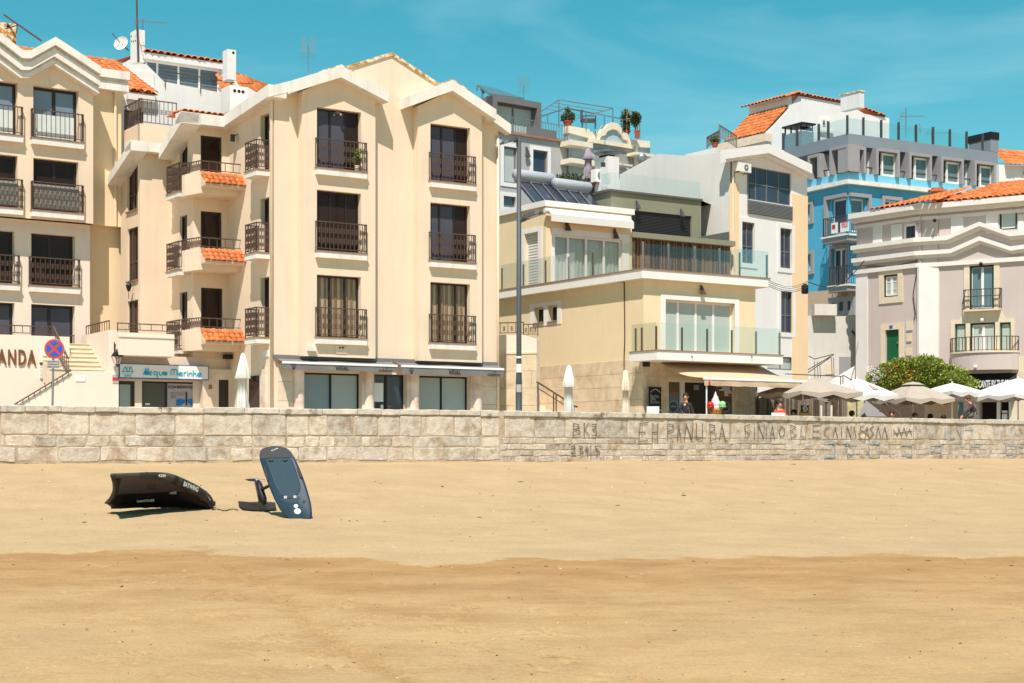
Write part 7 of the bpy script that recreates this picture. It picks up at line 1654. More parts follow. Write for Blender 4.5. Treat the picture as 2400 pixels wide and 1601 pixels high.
# meter boxes, cables, lamps
for (x0, y0, x1, y1) in ((798, 880, 838, 935), (800, 960, 832, 1008), (795, 1055, 832, 1100)): a = FLl.rect(9, x0, y0, x1, y1); mt_ = blank(FLl, a[0], a[1], a[2], a[3], .05, 0, 'meter_box', M['stoneL'], Lh)
mb = MB(); mb.tube([FLl.W(FLl.u(9, x, .06), .06, FLl.z(9, x, y, .06)) for x, y in ((530, 515), (700, 520), (862, 480), (862, 560), (840, 700), (855, 830), (845, 870))], .02, 4); mb.tube([FLl.W(FLl.u(9, x, .05), .05, FLl.z(9, x, y, .05)) for x, y in ((862, 470), (866, 700), (862, 860))], .015, 4); mb.build('wall_cable', M['brown'], Lh)
a = FLl.rect(9, 690, 905, 710, 922); blank(FLl, a[0], a[1], a[2], a[3], .07, .03, 'number_plate', M['signblue'], Lh)
for (fr, x, y) in ((FLr, 1292, 868), (FLr, 1290, 1180), (FLr, 1285, 500), (FLl, 982, 215)):
    p = fr.W(fr.u(9, x, .15), (1.1 if y == 1180 else .15), fr.z(9, x, y, .15)); MB().ball(p, .09, 8, 5).build('small_lamp', M['whitep'] if y > 600 else M['black'], Lh)

# ---------------------------------------------------------------- retaining wall with stairs between the houses
FM = FR(9, 155, 80, 8); RW = thing('retaining_wall', 'pale grey rendered retaining wall with grey door and iron stair rails', 'wall', FM.W(4, 0, PROM))
M['palec'] = mat('pale_grey_render', srgb(206, 200, 190), .9, .06, .6, .3, 30, streak=.12)
MB().box(FM, -4, FM.u(9, 520), 0, -.5, GB0, FM.z(9, 300, 842)).build('wall_face', M['palec'], RW)
a = FM.rect(9, 355, 1110, 432, 1230); blank(FM, a[0], a[1], PROM, a[3], .04, 0, 'grey_door', M['warmg'], RW); a = FM.rect(9, 262, 1155, 320, 1225); blank(FM, a[0], a[1], a[2], a[3], .03, 0, 'hatch', M['stoneL'], RW)
MB().box(FM, FM.u(9, 172), FM.u(9, 318), .5, -.3, FM.z(9, 200, 842)+.003, FM.z(9, 172, 768)).build('water_box', M['palec'], RW)
MB().tube([FM.W(FM.u(9, 472, .15), .15, FM.z(9, 472, 1130, .15)), FM.W(FM.u(9, 472, .15), .15, FM.z(9, 472, 990, .15)), FM.W(FM.u(9, 455, .4), .4, FM.z(9, 455, 960, .4)), FM.W(FM.u(9, 435, .5), .5, FM.z(9, 435, 935, .5))], .07, 8).build('bent_pipe', M['shutter'], RW)
# white ramp wall
FRp = FM.sh(0, 1.6); P = [(295, 1300), (300, 1275), (470, 1170), (520, 1140), (650, 1132), (660, 1300)]
MB().prism(FRp, [FRp.h(9, x, y) for x, y in P], 0, -.4).build('ramp_wall', M['whiteI'], RW)
mb = MB()
for a, b_, Y in (((155, 1105), (195, 1125), 79), ((195, 1125), (320, 1092), 79), ((60, 1248), (320, 1095), 78), ((80, 1262), (300, 1112), 78), ((0, 1222), (365, 1238), 74), ((365, 1238), (385, 1232), 74), ((385, 1232), (445, 1268), 74), ((365, 1238), (365, 1295), 74), ((380, 1235), (380, 1290), 74)): mb.tube([pt(9, *a, Y), pt(9, *b_, Y)], .024, 5)
for x in (192, 212, 228, 305, 318): mb.tube([pt(9, x, 1115 if x > 250 else 1140, 78.4), pt(9, x+4, 1250, 78.4)], .018, 4)
mb.build('stair_railing', M['iron'], RW, kind='stuff')
# overhead cables from the gabled house to the pink-grey one
mb = MB()
cb = thing('overhead_cables', 'thin black cables strung between the white gabled house and its neighbours', 'cable', atp(9, 150, 640, 72))
p0, p1 = pt(9, 158, 620, 71.5), pt(9, 520, 480, 76)
mb.tube([p0.lerp(p1, t_/10)+Vector((0, 0, -1.1*math.sin(math.pi*t_/10)*.6)) for t_ in range(11)], .022, 4)
for y in (600, 612, 628, 640): a, b_ = pt(7, 1120, y-5, 62), pt(7, 1400, y, 71.3); mb.tube([a.lerp(b_, t_/6)+Vector((0, 0, -.25*math.sin(math.pi*t_/6))) for t_ in range(7)], .012, 4)
mb.build('cable', M['black'], cb); p = pt(9, 130, 660, 71.3); MB().lathe(p, [(.12, -.25), (.16, -.2), (.16, .1), (.06, .2)], 8).build('junction_pot', M['black'], cb)
# ---------------------------------------------------------------- stone stair with iron railing beside the cream house
FSt = FR(6, 385, 61, -20)
SS = thing('side_stair', 'curved limestone stair wall with iron balustrade in the alley beside the cream house', 'stair', FSt.W(-2, 0, PROM))
zs_ = FSt.z(6, 300, 1000); up0 = FSt.u(6, 60)
prof_ = [(up0, GB0), (0, GB0), (0, FSt.z(6, 385, 1010)), (FSt.u(6, 280), FSt.z(6, 280, 978)), (up0, FSt.z(6, 280, 975))]
MB().prism(FSt, prof_, 0, -.4).build('stair_wall', M['pinkish'], SS)
clad(FSt, up0, 0, PROM, FSt.z(6, 385, 1110), 5, 1.0, (), SS, .03)
blank(FSt, up0, 0.02, FSt.z(6, 385, 1112), FSt.z(6, 385, 1100), .05, 0, 'string_course', M['stone'], SS)
mb = MB(); zr0, zr1 = FSt.z(6, 385, 1008), FSt.z(6, 380, 920)
a, b_ = FSt.W(FSt.u(6, 280), -.2, 0), FSt.W(-.02, -.2, 0); c_ = FSt.W(up0, -.2, 0)
rail_run(mb, c_, a, FSt.z(6, 280, 975), FSt.z(6, 280, 885), .3, (.5,)); rail_run(mb, a, b_, zr0+.12, zr1+.12, .22, (.5,)); mb.build('railing', M['iron'], SS)
M['stepst2'] = mat('pale_step_stone', srgb(220, 206, 184), .85, .1, 3, .3, 30)
for i in range(9):
    f_ = FDl.sh(0, .1); u0 = FDl.u(6, 640, .8)-.42*i
    MB().box(FDl, u0-.42, u0, 1.25, .05, GB0, PROM+.1+.19*i).build('step', M['stepst2'], SS)
mb = MB(); P = [pt(6, 388, 1312, 61), pt(6, 560, 1420, 60), pt(6, 640, 1480, 59.5), pt(6, 672, 1488, 59.3)]
mb.tube(P, .035, 6); mb.tube([p-Vector((0, 0, .22)) for p in P[:3]], .02, 5)
for x, y in ((395, 1318), (505, 1390), (523, 1402), (630, 1472), (648, 1482)): a = pt(6, x, y, 60); mb.tube([a, Vector((a.x, a.y, a.z-1.2))], .028, 5)
mb.build('handrail', M['iron'], SS)
# ---------------------------------------------------------------- street furniture behind the sea wall
M['lampg'] = mat('dark_grey_lamp_paint', srgb(74, 78, 80), .5, .08, 3)
p = pt(6, 260, 1500, 51.3); LP = thing('street_lamp', 'tall grey double-headed street lamp with stickers beside the cream house', 'street lamp', (p.x, p.y, PROM))
zt = pt(5, 450, 640, 51.3).z; b_ = OFF[LP]
MB().lathe(b_, [(.16, 0), (.16, .03), (.105, .05), (.10, 1.8), (.085, 2.2), (.07, zt-.3-.0)], 12).build('pole', M['lampg'], LP, True)
def lhead(x0, y0, x1, y1, k, par):
    a, c_ = pt(k, x0, y0, 51.3), pt(k, x1, y1, 51.0); d = (c_-a); f_ = Fr(a.x, a.y, math.degrees(math.atan2(d.y, d.x))); l = math.hypot(d.x, d.y); sl = d.z
    mb = MB(); mb.tube([a, a+d*.3], .05, 6); P = []
    for (t_, w_, h_) in ((.12, .07, .09), (.32, .17, .16), (.8, .20, .13), (1.0, .15, .06)): P.append([f_.W(l*t_, w_, a.z+sl*t_), f_.W(l*t_, w_*.8, a.z+sl*t_+h_), f_.W(l*t_, -w_*.8, a.z+sl*t_+h_), f_.W(l*t_, -w_, a.z+sl*t_)])
    v = [p_ for r_ in P for p_ in r_]; fs = [(0, 1, 2, 3), (12, 15, 14, 13)]
    for i in range(3):
        for j in range(4): fs.append((i*4+j, (i+1)*4+j, (i+1)*4+(j+1) % 4, i*4+(j+1) % 4))
    mb.add(v, fs); o_ = mb.build('lamp_head', M['lampg'], par); MB().add([f_.W(l*.45, .11, a.z+sl*.45-.008), f_.W(l*.9, .11, a.z+sl*.9-.008), f_.W(l*.9, -.11, a.z+sl*.9-.008), f_.W(l*.45, -.11, a.z+sl*.45-.008)], [(0, 1, 2, 3)]).build('lens', M['shopglass2'], o_)
lhead(455, 655, 300, 700, 5, LP); lhead(265, 180, 415, 122, 6, LP)
MB().tube([pt(5, 450, 720, 51.3), pt(5, 450, 640, 51.3)], .07, 10).build('pole_top', M['lampg'], LP)
for (y0, y1, mm) in ((1185, 1245, 'paper'), (1330, 1385, 'greyboard'), (1290, 1318, 'shopnavy'), (1130, 1145, 'paper')):
    z0, z1 = pt(6, 260, y1, 51.2).z, pt(6, 260, y0, 51.2).z; seg = 8
    v = [b_+Vector((.108*math.sin(R(-50+100*i/seg)), -.108*math.cos(R(-50+100*i/seg)), zz-PROM)) for zz in (z0, z1) for i in range(seg+1)]
    MB().add(v, [(i, i+1, seg+2+i, seg+1+i) for i in range(seg)]).build('sticker', M[mm], LP)
# furled parasols along the promenade
for (k, x, yt, Y, lab, mm, th, fl) in ((14, 1935, 42, 51.6, 'tall white furled parasol in front of the shop doorway', 'canvas_w', .17, .20), (6, 612, 1194, 52.6, 'white furled parasol standing by the alley stairs', 'canvas_w', .15, .17), (6, 1013, 1228, 54.5, 'cream furled parasol tied round its middle by the cafe corner', 'canvas_c', .12, .13)):
    q0 = pt(k, x, yt, Y); closed_parasol(lab, (q0.x, q0.y, PROM), q0.z-PROM, mm, 'furled parasols', th, fl)
# blackboard, chair, ice-cream figure
c = FDf.sh(0, .35); a = c.rect(11, 272, 445, 455, 760); BB = thing('blackboard', 'tall black chalkboard leaning on the stone wall of the cafe', 'sign', c.W((a[0]+a[1])/2, 0, PROM))
M['chalk'] = mat('chalk', srgb(170, 166, 160), .9, .2, 9)
blank(c, a[0], a[1], a[2]-.4, a[3], .0, -.04, 'board', M['black'], BB); blank(c, a[0]-.03, a[1]+.03, a[3], a[3]+.03, .01, -.05, 'board_frame', M['brown'], BB)
for i, (tx, y, w_) in enumerate((('Bolas', 600, .5), ('de', 640, .25), ('Berlim', 690, .55))): text(tx, c, a[0]+.06, c.z(11, 300, y), .12, .004, 'chalk_lettering', 'chalk', BB, 0, width=(a[1]-a[0])*w_+.1, bold=0)
mb = MB(); mb.tube([c.W(a[0]+(a[1]-a[0])*(.1+.8*i/8), .004, c.z(11, 300, 520)+.12*math.sin(math.pi*i/8)) for i in range(9)], .02, 4); mb.build('chalk_arc', M['chalk'], BB)
for sx_ in (0, 1): blank(c, a[0]+(a[1]-a[0]-.04)*sx_, a[0]+(a[1]-a[0]-.04)*sx_+.04, PROM, a[2]-.4, .0, -.04, 'leg', M['brown'], BB)
p = pt(11, 330, 900, 56); CH = thing('cafe_chair', 'white plastic cafe armchair by the chalkboard', 'chair', (p.x, p.y, PROM)); f_ = Fr(p.x, p.y, -15); bz = PROM
zb = pt(11, 330, 735, 56).z
MB().box(f_, -.22, .22, .02, -.02, bz+.45, zb).build('backrest', M['whitep'], CH); MB().box(f_, -.24, .24, -.05, -.5, bz+.42, bz+.46).build('seat', M['whitep'], CH)
mb = MB(); mb.tube([f_.W(.24, 0, zb-.12), f_.W(.5, -.25, zb-.28), f_.W(.52, -.45, bz+.46)], .02, 6); mb.build('armrest', M['steel'], CH); MB().tube([f_.W(-.24, 0, zb-.2), f_.W(-.26, -.45, zb-.22), f_.W(-.26, -.48, bz+.46)], .02, 6).build('armrest', M['steel'], CH)
for u_, n_ in ((-.2, 0), (.22, 0), (-.24, -.48), (.5, -.45)): MB().tube([f_.W(u_, n_, bz), f_.W(u_, n_, bz+.45)], .018, 5).build('leg', M['steel'], CH)
p = pt(11, 1287, 860, 57.0); IC = thing('ice_cream_figure', 'giant ice cream cone figure with white swirl, red and green scoops', 'advertising figure', (p.x, p.y, PROM)); kz = 1/6.53/FPX*57.0
cx_ = Vector((p.x, p.y, 0)); zr = pt(11, 1287, 785, 57.0).z
M['waffle'] = mat('golden_waffle', srgb(204, 146, 70), .7, .1, 5); M['waffled'] = mat('brown_waffle_ridge', srgb(150, 92, 38), .7, .1, 5); M['cream_ice'] = mat('white_ice_cream', srgb(206, 203, 197), .5, .02); M['redball'] = mat('red_scoop', srgb(196, 24, 30), .4, .05); M['greenball'] = mat('green_scoop', srgb(150, 196, 128), .5, .05)
MB().lathe(cx_, [(62*kz, PROM), (70*kz, zr-.55), (112*kz, zr), (106*kz, zr+.01)], 20).build('waffle_cone', M['waffle'], IC)
mb = MB()
for i in range(16):
    for s_ in (1, -1):
        P = []
        for j in range(5): t_ = j/4; z_ = zr-.55+.54*t_; rr = (70+42*t_)*kz+.006; a_ = i*math.pi/8+s_*t_*.9; P.append(cx_+Vector((rr*math.cos(a_), rr*math.sin(a_), z_)))
        mb.tube(P, .014, 4)
mb.build('waffle_ridges', M['waffled'], IC, kind='stuff')
P = []; rr_ = []; n_ = 90
H_ = (785-505)*kz
for i in range(n_+1): t_ = i/n_; P.append(cx_+Vector((math.cos(t_*19)*72*kz*(1-t_)**.95, math.sin(t_*19)*72*kz*(1-t_)**.95, zr+.03+H_*.92*t_)));  rr_.append(max(.012, 40*kz*(1-t_)**.7))
mb = MB(); mb.tube(P, rr_, 10); mb.lathe(cx_, [(90*kz, zr-.01), (92*kz, zr+H_*.12), (80*kz, zr+H_*.3), (46*kz, zr+H_*.6), (18*kz, zr+H_*.82), (5*kz, zr+H_*.98), (.0, zr+H_)], 16); mb.build('ice_cream_swirl', M['cream_ice'], IC, True)
for nm, x, y, r_, mm in (('red_scoop', 1208, 715, 56, 'redball'), ('green_scoop', 1392, 705, 52, 'greenball')):
    q_ = pt(11, x, y, 56.8); mb = MB(); mb.ball(q_, r_*kz, 16, 10); mb.lathe(Vector((q_.x, q_.y, q_.z-r_*kz*.75)), [(r_*kz*.6, -.03), (r_*kz*.95, -.01), (r_*kz*1.02, .03), (r_*kz*.8, .07)], 14, lambda a, z: 1+.06*math.sin(9*a)); mb.build(nm, M[mm], IC, True)
# menu board on an easel
p = pt(12, 825, 880, 60); EA = thing('menu_easel', 'small black menu board with white circle emblem on a wooden easel', 'sign', (p.x, p.y, PROM)); f_ = Fr(p.x, p.y, 5); kz2 = 1/6.53/FPX*60
zb0_, zb1_ = pt(12, 825, 830, 60).z, pt(12, 825, 720, 60).z
bd = MB().box(f_, -56*kz2, 56*kz2, 0, -.03, zb0_, zb1_).build('board', M['black'], EA)
for u_ in (-72, 58): MB().box(f_, u_*kz2, (u_+13)*kz2, .0, -.035, PROM, zb1_+.04).build('easel_leg', M['waffle'], EA)
MB().box(f_, -88*kz2, 88*kz2, .06, -.02, zb0_-.2, zb0_).build('easel_ledge', M['waffle'], EA)
mb = MB(); zc_ = (zb0_+zb1_)/2
mb.tube([f_.W(36*kz2*math.cos(R(a_)), .008, zc_+36*kz2*math.sin(R(a_))) for a_ in range(-140, 160, 20)], .022, 5); mb.tube([f_.W(x*kz2, .008, zc_+y*kz2) for x, y in ((-34, 10), (-10, 14), (10, 4), (-28, -6), (8, -12))], .02, 5); mb.build('emblem', M['paper'], bd)
# slatted timber fence behind the cafe tables
f_ = FR(12, 60, 63, 20); zt = f_.z(12, 600, 590); FN = thing('slat_fence', 'weathered grey timber slat fence behind the cafe terrace', 'fence', f_.W(3, 0, PROM))
M['fencew'] = mat('weathered_grey_slat', srgb(134, 120, 106), .9, .25, 9); M['fencew2'] = mat('brown_slat', srgb(92, 76, 62), .9, .25, 9)
mb = MB(); u = 0; ue_ = f_.u(12, 1450)
while u < ue_:
    w_ = random.uniform(.05, .09); mb.m = random.choice((0, 0, 1)); mb.box(f_, u, u+w_, random.uniform(0, .03), -.02, PROM, zt+random.uniform(-.04, .05)); u += w_+random.uniform(.01, .03)
mb.build('slats', [M['fencew'], M['fencew2']], FN, kind='stuff')
blank(f_, 0, ue_, PROM, zt-.1, -.03, -.06, 'backing', M['interior'], FN)
for x in (1075, 1232): blank(f_, f_.u(12, x-12, .1), f_.u(12, x+12, .1), PROM, f_.z(12, x, 720, .1), .12, .04, 'post', M['whitep'], FN)
a = f_.rect(12, 1135, 618, 1182, 662, .05); blank(f_, a[0], a[1], a[2], a[3], .06, .04, 'notice', M['paper'], FN)
# mottled wall panel right of the fence, dark greenery under the parasols
f2_ = FR(12, 1450, 64.5, 10); MW = thing('garden_wall', 'mottled cream garden wall between fence and bush', 'wall', f2_.W(1, 0, PROM)); M['mottle'] = mat('mottled_cream_render', srgb(196, 186, 140), .9, .12, 3, .4, 20, c2=srgb(150, 140, 110), c2pos=(.5, .7), c2scale=4)
MB().box(f2_, 0, f2_.u(12, 1730), 0, -.3, PROM, f2_.z(12, 1500, 600)).build('wall_face', M['mottle'], MW)
f3_ = FR(12, 1720, 66, 10); MB().box(f3_, 0, f3_.u(13, 830), 0, -.3, PROM, f3_.z(13, 300, 760)).build('wall_face', M['slatwood2'], MW)
f4_ = FR(13, 800, 70, 5); MB().box(f4_, 0, f4_.u(13, 1340), 0, -.3, PROM, f4_.z(13, 1000, 780)).build('wall_face', M['tan'], MW)
# open parasols
M['taupe'] = mat('taupe_canvas', srgb(172, 158, 143), .9, .04, 2, .12, 40); M['par_w'] = mat('white_parasol_canvas', srgb(204, 200, 192), .9, .03, 2, .1, 40)
def open_parasol(label, k, xa, ya, Y, half, ye, rot, mname, vent=False, marks=None, seed=0):
    ap = pt(k, xa, ya, Y); ze = pt(k, xa, ye, Y).z; t_ = thing('open_parasol', label, 'parasol', (ap.x, ap.y, PROM), 'open cafe parasols'); n_ = 16; rings = 5
    rn = random.Random(seed); v = []; fs = []; c0 = Vector((ap.x, ap.y, 0)); val = .17
    def edge(a): return half/max(abs(math.cos(a)), abs(math.sin(a)))**.9
    for i in range(1, rings+1):
        t = i/rings
        for j in range(n_):
            a = 2*math.pi*j/n_; rib = abs(math.cos(4*a))        # ribs every 45 degrees
            r_ = edge(a)*t; zz = ap.z+(ze-ap.z)*(t**1.12)-(1-rib)*.07*t*t
            v.append(c0+Vector((r_*math.cos(a+R(rot)), r_*math.sin(a+R(rot)), zz)))
    v.append(c0+Vector((0, 0, ap.z)))
    for j in range(n_): fs.append((len(v)-1, j, (j+1) % n_))
    for i in range(rings-1):
        for j in range(n_): fs.append((i*n_+j, (i+1)*n_+j, (i+1)*n_+(j+1) % n_, i*n_+(j+1) % n_))
    MB().add(v, fs).build('canopy', M[mname], t_)
    ev = v[(rings-1)*n_:rings*n_]; lo_ = [p_+(p_-c0).normalized()*0+Vector((0, 0, -val*(.8+.3*(j % 2))+rn.uniform(-.02, .02))) for j, p_ in enumerate(ev)]
    MB().add(ev+lo_, [(j, n_+j, n_+(j+1) % n_, (j+1) % n_) for j in range(n_)]).build('valance', M[mname], t_)
    MB().tube([(ap.x, ap.y, PROM), (ap.x, ap.y, ap.z+.06)], .03, 8).build('pole', M['whitep'], t_)
    MB().bx(ap.x-.3, ap.x+.3, ap.y-.3, ap.y+.3, PROM, PROM+.08).build('base', M['grey'], t_)
    for i in range(8): a = i*math.pi/4; r_ = edge(a)*.97; MB().tube([c0+Vector((0, 0, ap.z-.06)), c0+Vector((r_*math.cos(a+R(rot)), r_*math.sin(a+R(rot)), ze-.03))], .014, 4).build('rib', M['steel'], t_)
    for i in range(8): a = i*math.pi/4; r_ = edge(a)*.5; MB().tube([c0+Vector((0, 0, ze-.25)), c0+Vector((r_*math.cos(a+R(rot)), r_*math.sin(a+R(rot)), (ap.z+ze)/2-.06))], .012, 4).build('strut', M['steel'], t_)
    if vent:
        vv = []; 
        for r_, dz in ((.0, .08), (.18, .04), (.34, -.05)): vv += [c0+Vector((r_*edge(2*math.pi*j/16)/half*math.cos(2*math.pi*j/16+R(rot)), r_*edge(2*math.pi*j/16)/half*math.sin(2*math.pi*j/16+R(rot)), ap.z+dz-.02)) for j in range(16)]
        MB().add(vv, [(i*16+j, (i+1)*16+j, (i+1)*16+(j+1) % 16, i*16+(j+1) % 16) for i in range(2) for j in range(16)]).build('vent_cap', M[mname], t_, True)
    if marks:
        for (x, y, pts) in marks: MB().add([pt(k, x+dx, y+dy, Y)*1.0 for dx, dy in pts], [list(range(len(pts)))])
    return t_
open_parasol('wide taupe open parasol nearest the beige cafe awning', 12, 900, 308, 60.8, 1.46, 520, 26, 'taupe', seed=1)
o2 = open_parasol('white open parasol with faded pink marks between two taupe ones', 12, 1620, 308, 62.5, 1.16, 560, 20, 'par_w', seed=2)
open_parasol('taupe open parasol with vent cap in front of the flowering bush', 13, 650, 510, 64.2, 1.2, 745, 22, 'taupe', True, seed=3)
open_parasol('small white open parasol half hidden behind the taupe one', 13, 1250, 505, 69, .97, 640, 30, 'par_w', seed=4)
o5 = open_parasol('large white open parasol beside the seated man at the wall', 13, 2260, 430, 68.5, 1.62, 700, 24, 'par_w', seed=5)
M['pinkmark'] = mat('faded_pink_print', srgb(190, 140, 138), .9, .05)
def on_par(o_, ap, ze, half, rot, aa, t0, t1, w_):
    P = []
    for (t, da) in ((t0, 0), (t1, -w_), (t1, w_)):
        a = R(aa)+da; r_ = half/max(abs(math.cos(a)), abs(math.sin(a)))**.9*t; P.append(Vector((ap.x+r_*math.cos(a+R(rot)), ap.y+r_*math.sin(a+R(rot)), ap.z+(ze-ap.z)*(t**1.12)+.012)))
    return MB().add(P, [(0, 1, 2)]).build('printed_mark', M['pinkmark'], o_)
ap_ = pt(12, 1620, 308, 62.5); ze_ = pt(12, 1620, 560, 62.5).z
for aa in (225, 292): on_par(o2, ap_, ze_, 1.16, 20, aa, .40, .72, .14)
# ---------------------------------------------------------------- flowering bush
bp_ = pt(13, 650, 600, 70); BU = thing('flowering_bush', 'big green lantana bush with orange and white flowers behind the parasols', 'bush', (bp_.x, bp_.y, PROM)); kz = 1/6.53/FPX*70
rn = random.Random(11); mA, mBm, mC = MB(), MB(), MB()
for (x, y, rx, ry, n_) in ((600, 400, 520, 240, 5200), (230, 430, 260, 170, 1900), (1080, 430, 380, 180, 2600), (1400, 530, 240, 90, 900), (820, 230, 260, 120, 1300), (480, 260, 240, 110, 1100), (100, 480, 130, 110, 500)):
    c_ = pt(13, x, y, 70+rn.uniform(-.3, .5)); r3 = (rx*kz, 1.1, ry*kz)
    for mb_, fr_ in ((mA, .45), (mBm, .35), (mC, .20)):
        leaves(mb_, c_, r3, int(n_*fr_*.6), .11, rn); leaves(mb_, c_, r3, int(n_*fr_*.8), .12, rn, surf=True)
for i in range(110):                                            # stray shoots above the outline
    x = rn.uniform(150, 1500); y = 150+abs(x-800)*.33+rn.uniform(-40, 30); a = pt(13, x, y+60, 70); leaves(mBm if i % 2 else mA, a+Vector((0, 0, .1)), (.09, .1, .26), 12, .11, rn)
mA.build('foliage', M['leaf3'], BU); mBm.build('foliage', mat('yellow_green_leaf', srgb(164, 166, 66), .65, .2, 4), BU); mC.build('foliage', mat('deep_green_leaf', srgb(74, 98, 38), .65, .2, 4), BU)
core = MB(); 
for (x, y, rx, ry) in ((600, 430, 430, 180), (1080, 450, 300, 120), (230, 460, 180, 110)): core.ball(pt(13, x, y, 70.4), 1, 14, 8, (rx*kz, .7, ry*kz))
core.build('dark_core', M['leaf'], BU)  # solid dark ellipsoids fill the bush behind the leaves
tr_ = MB()
for i in range(5): a = pt(13, 300+i*180, 600, 70.3); tr_.tube([Vector((bp_.x+(i-2)*.25, a.y, PROM)), Vector((a.x, a.y, .5*(PROM+a.z))), a], [.09, .06, .03], 6)
tr_.build('stems', M['brown'], BU)
fo, fw_ = MB(), MB()
for i in range(70):
    x, y = rn.choice(((400, 230), (270, 290), (450, 300), (600, 365), (330, 420), (380, 460), (610, 430), (240, 260), (520, 440))); p = pt(13, x+rn.gauss(0, 55), y+rn.gauss(0, 35), 69.0-rn.uniform(0, .15)); leaves(fo, p, (.05, .05, .04), 4, .045, rn)
for i in range(120):
    x, y = rn.choice(((50, 310), (80, 390), (120, 420), (40, 470), (150, 360), (20, 330))); p = pt(13, x+rn.gauss(0, 30), y+rn.gauss(0, 28), 69.2); leaves(fw_, p, (.07, .07, .06), 4, .06, rn)
fo.build('blossoms', mat('orange_petal', srgb(206, 92, 44), .6, .1), BU); fw_.build('blossoms', mat('white_petal', srgb(232, 224, 220), .6, .05), BU)
# shade sheets and poles under the parasols
sh_ = thing('canvas_windbreak', 'slanting brown canvas windbreak under the white parasol', 'windbreak', atp(13, 60, 1040, 65)); 
MB().add([pt(12, 1640, 890, 64.4), pt(12, 1760, 640, 64.4), pt(12, 2080, 890, 63.9), pt(12, 1640, 890, 64.5), pt(12, 1760, 640, 64.5), pt(12, 2080, 890, 64.0)], [(0, 1, 2), (3, 5, 4), (0, 3, 4, 1), (1, 4, 5, 2)]).build('sheet', M['warmg'], sh_)
mb = MB(); mb.tube([pt(12, 1985, 635, 63.8), pt(12, 2285, 835, 63.8), pt(12, 2285, 980, 63.8)], .03, 6); mb.build('frame_tube', M['steel'], sh_)
# ---------------------------------------------------------------- people
M['skin'] = mat('skin', srgb(206, 150, 122), .6, .04, 9); M['hairb'] = mat('dark_brown_hair', srgb(44, 30, 24), .6, .15, 12); M['hairm'] = mat('brown_hair', srgb(92, 58, 36), .6, .2, 12)
def skin(name, V, E, mname, parent, root=0, sub=1):
    bm = bmesh.new(); lay = bm.verts.layers.skin.verify(); off = OFF[parent]; vs_ = [bm.verts.new(Vector(p_)-off) for p_, r_ in V]; bm.verts.ensure_lookup_table()
    for a, b2 in E: bm.edges.new((vs_[a], vs_[b2]))
    for v_, (p_, r_) in zip(vs_, V):
        v_[lay].radius = (r_, r_) if not isinstance(r_, tuple) else r_; v_[lay].use_root = False
    vs_[root][lay].use_root = True
    me_ = bpy.data.meshes.new(name); bm.to_mesh(me_); bm.free(); me_.materials.append(M[mname])
    o_ = bpy.data.objects.new(name, me_); col.objects.link(o_); o_.parent = parent; OFF[o_] = off
    m1 = o_.modifiers.new('skin', 'SKIN'); m1.use_smooth_shade = True; m2 = o_.modifiers.new('sub', 'SUBSURF'); m2.levels = m2.render_levels = sub
    return o_
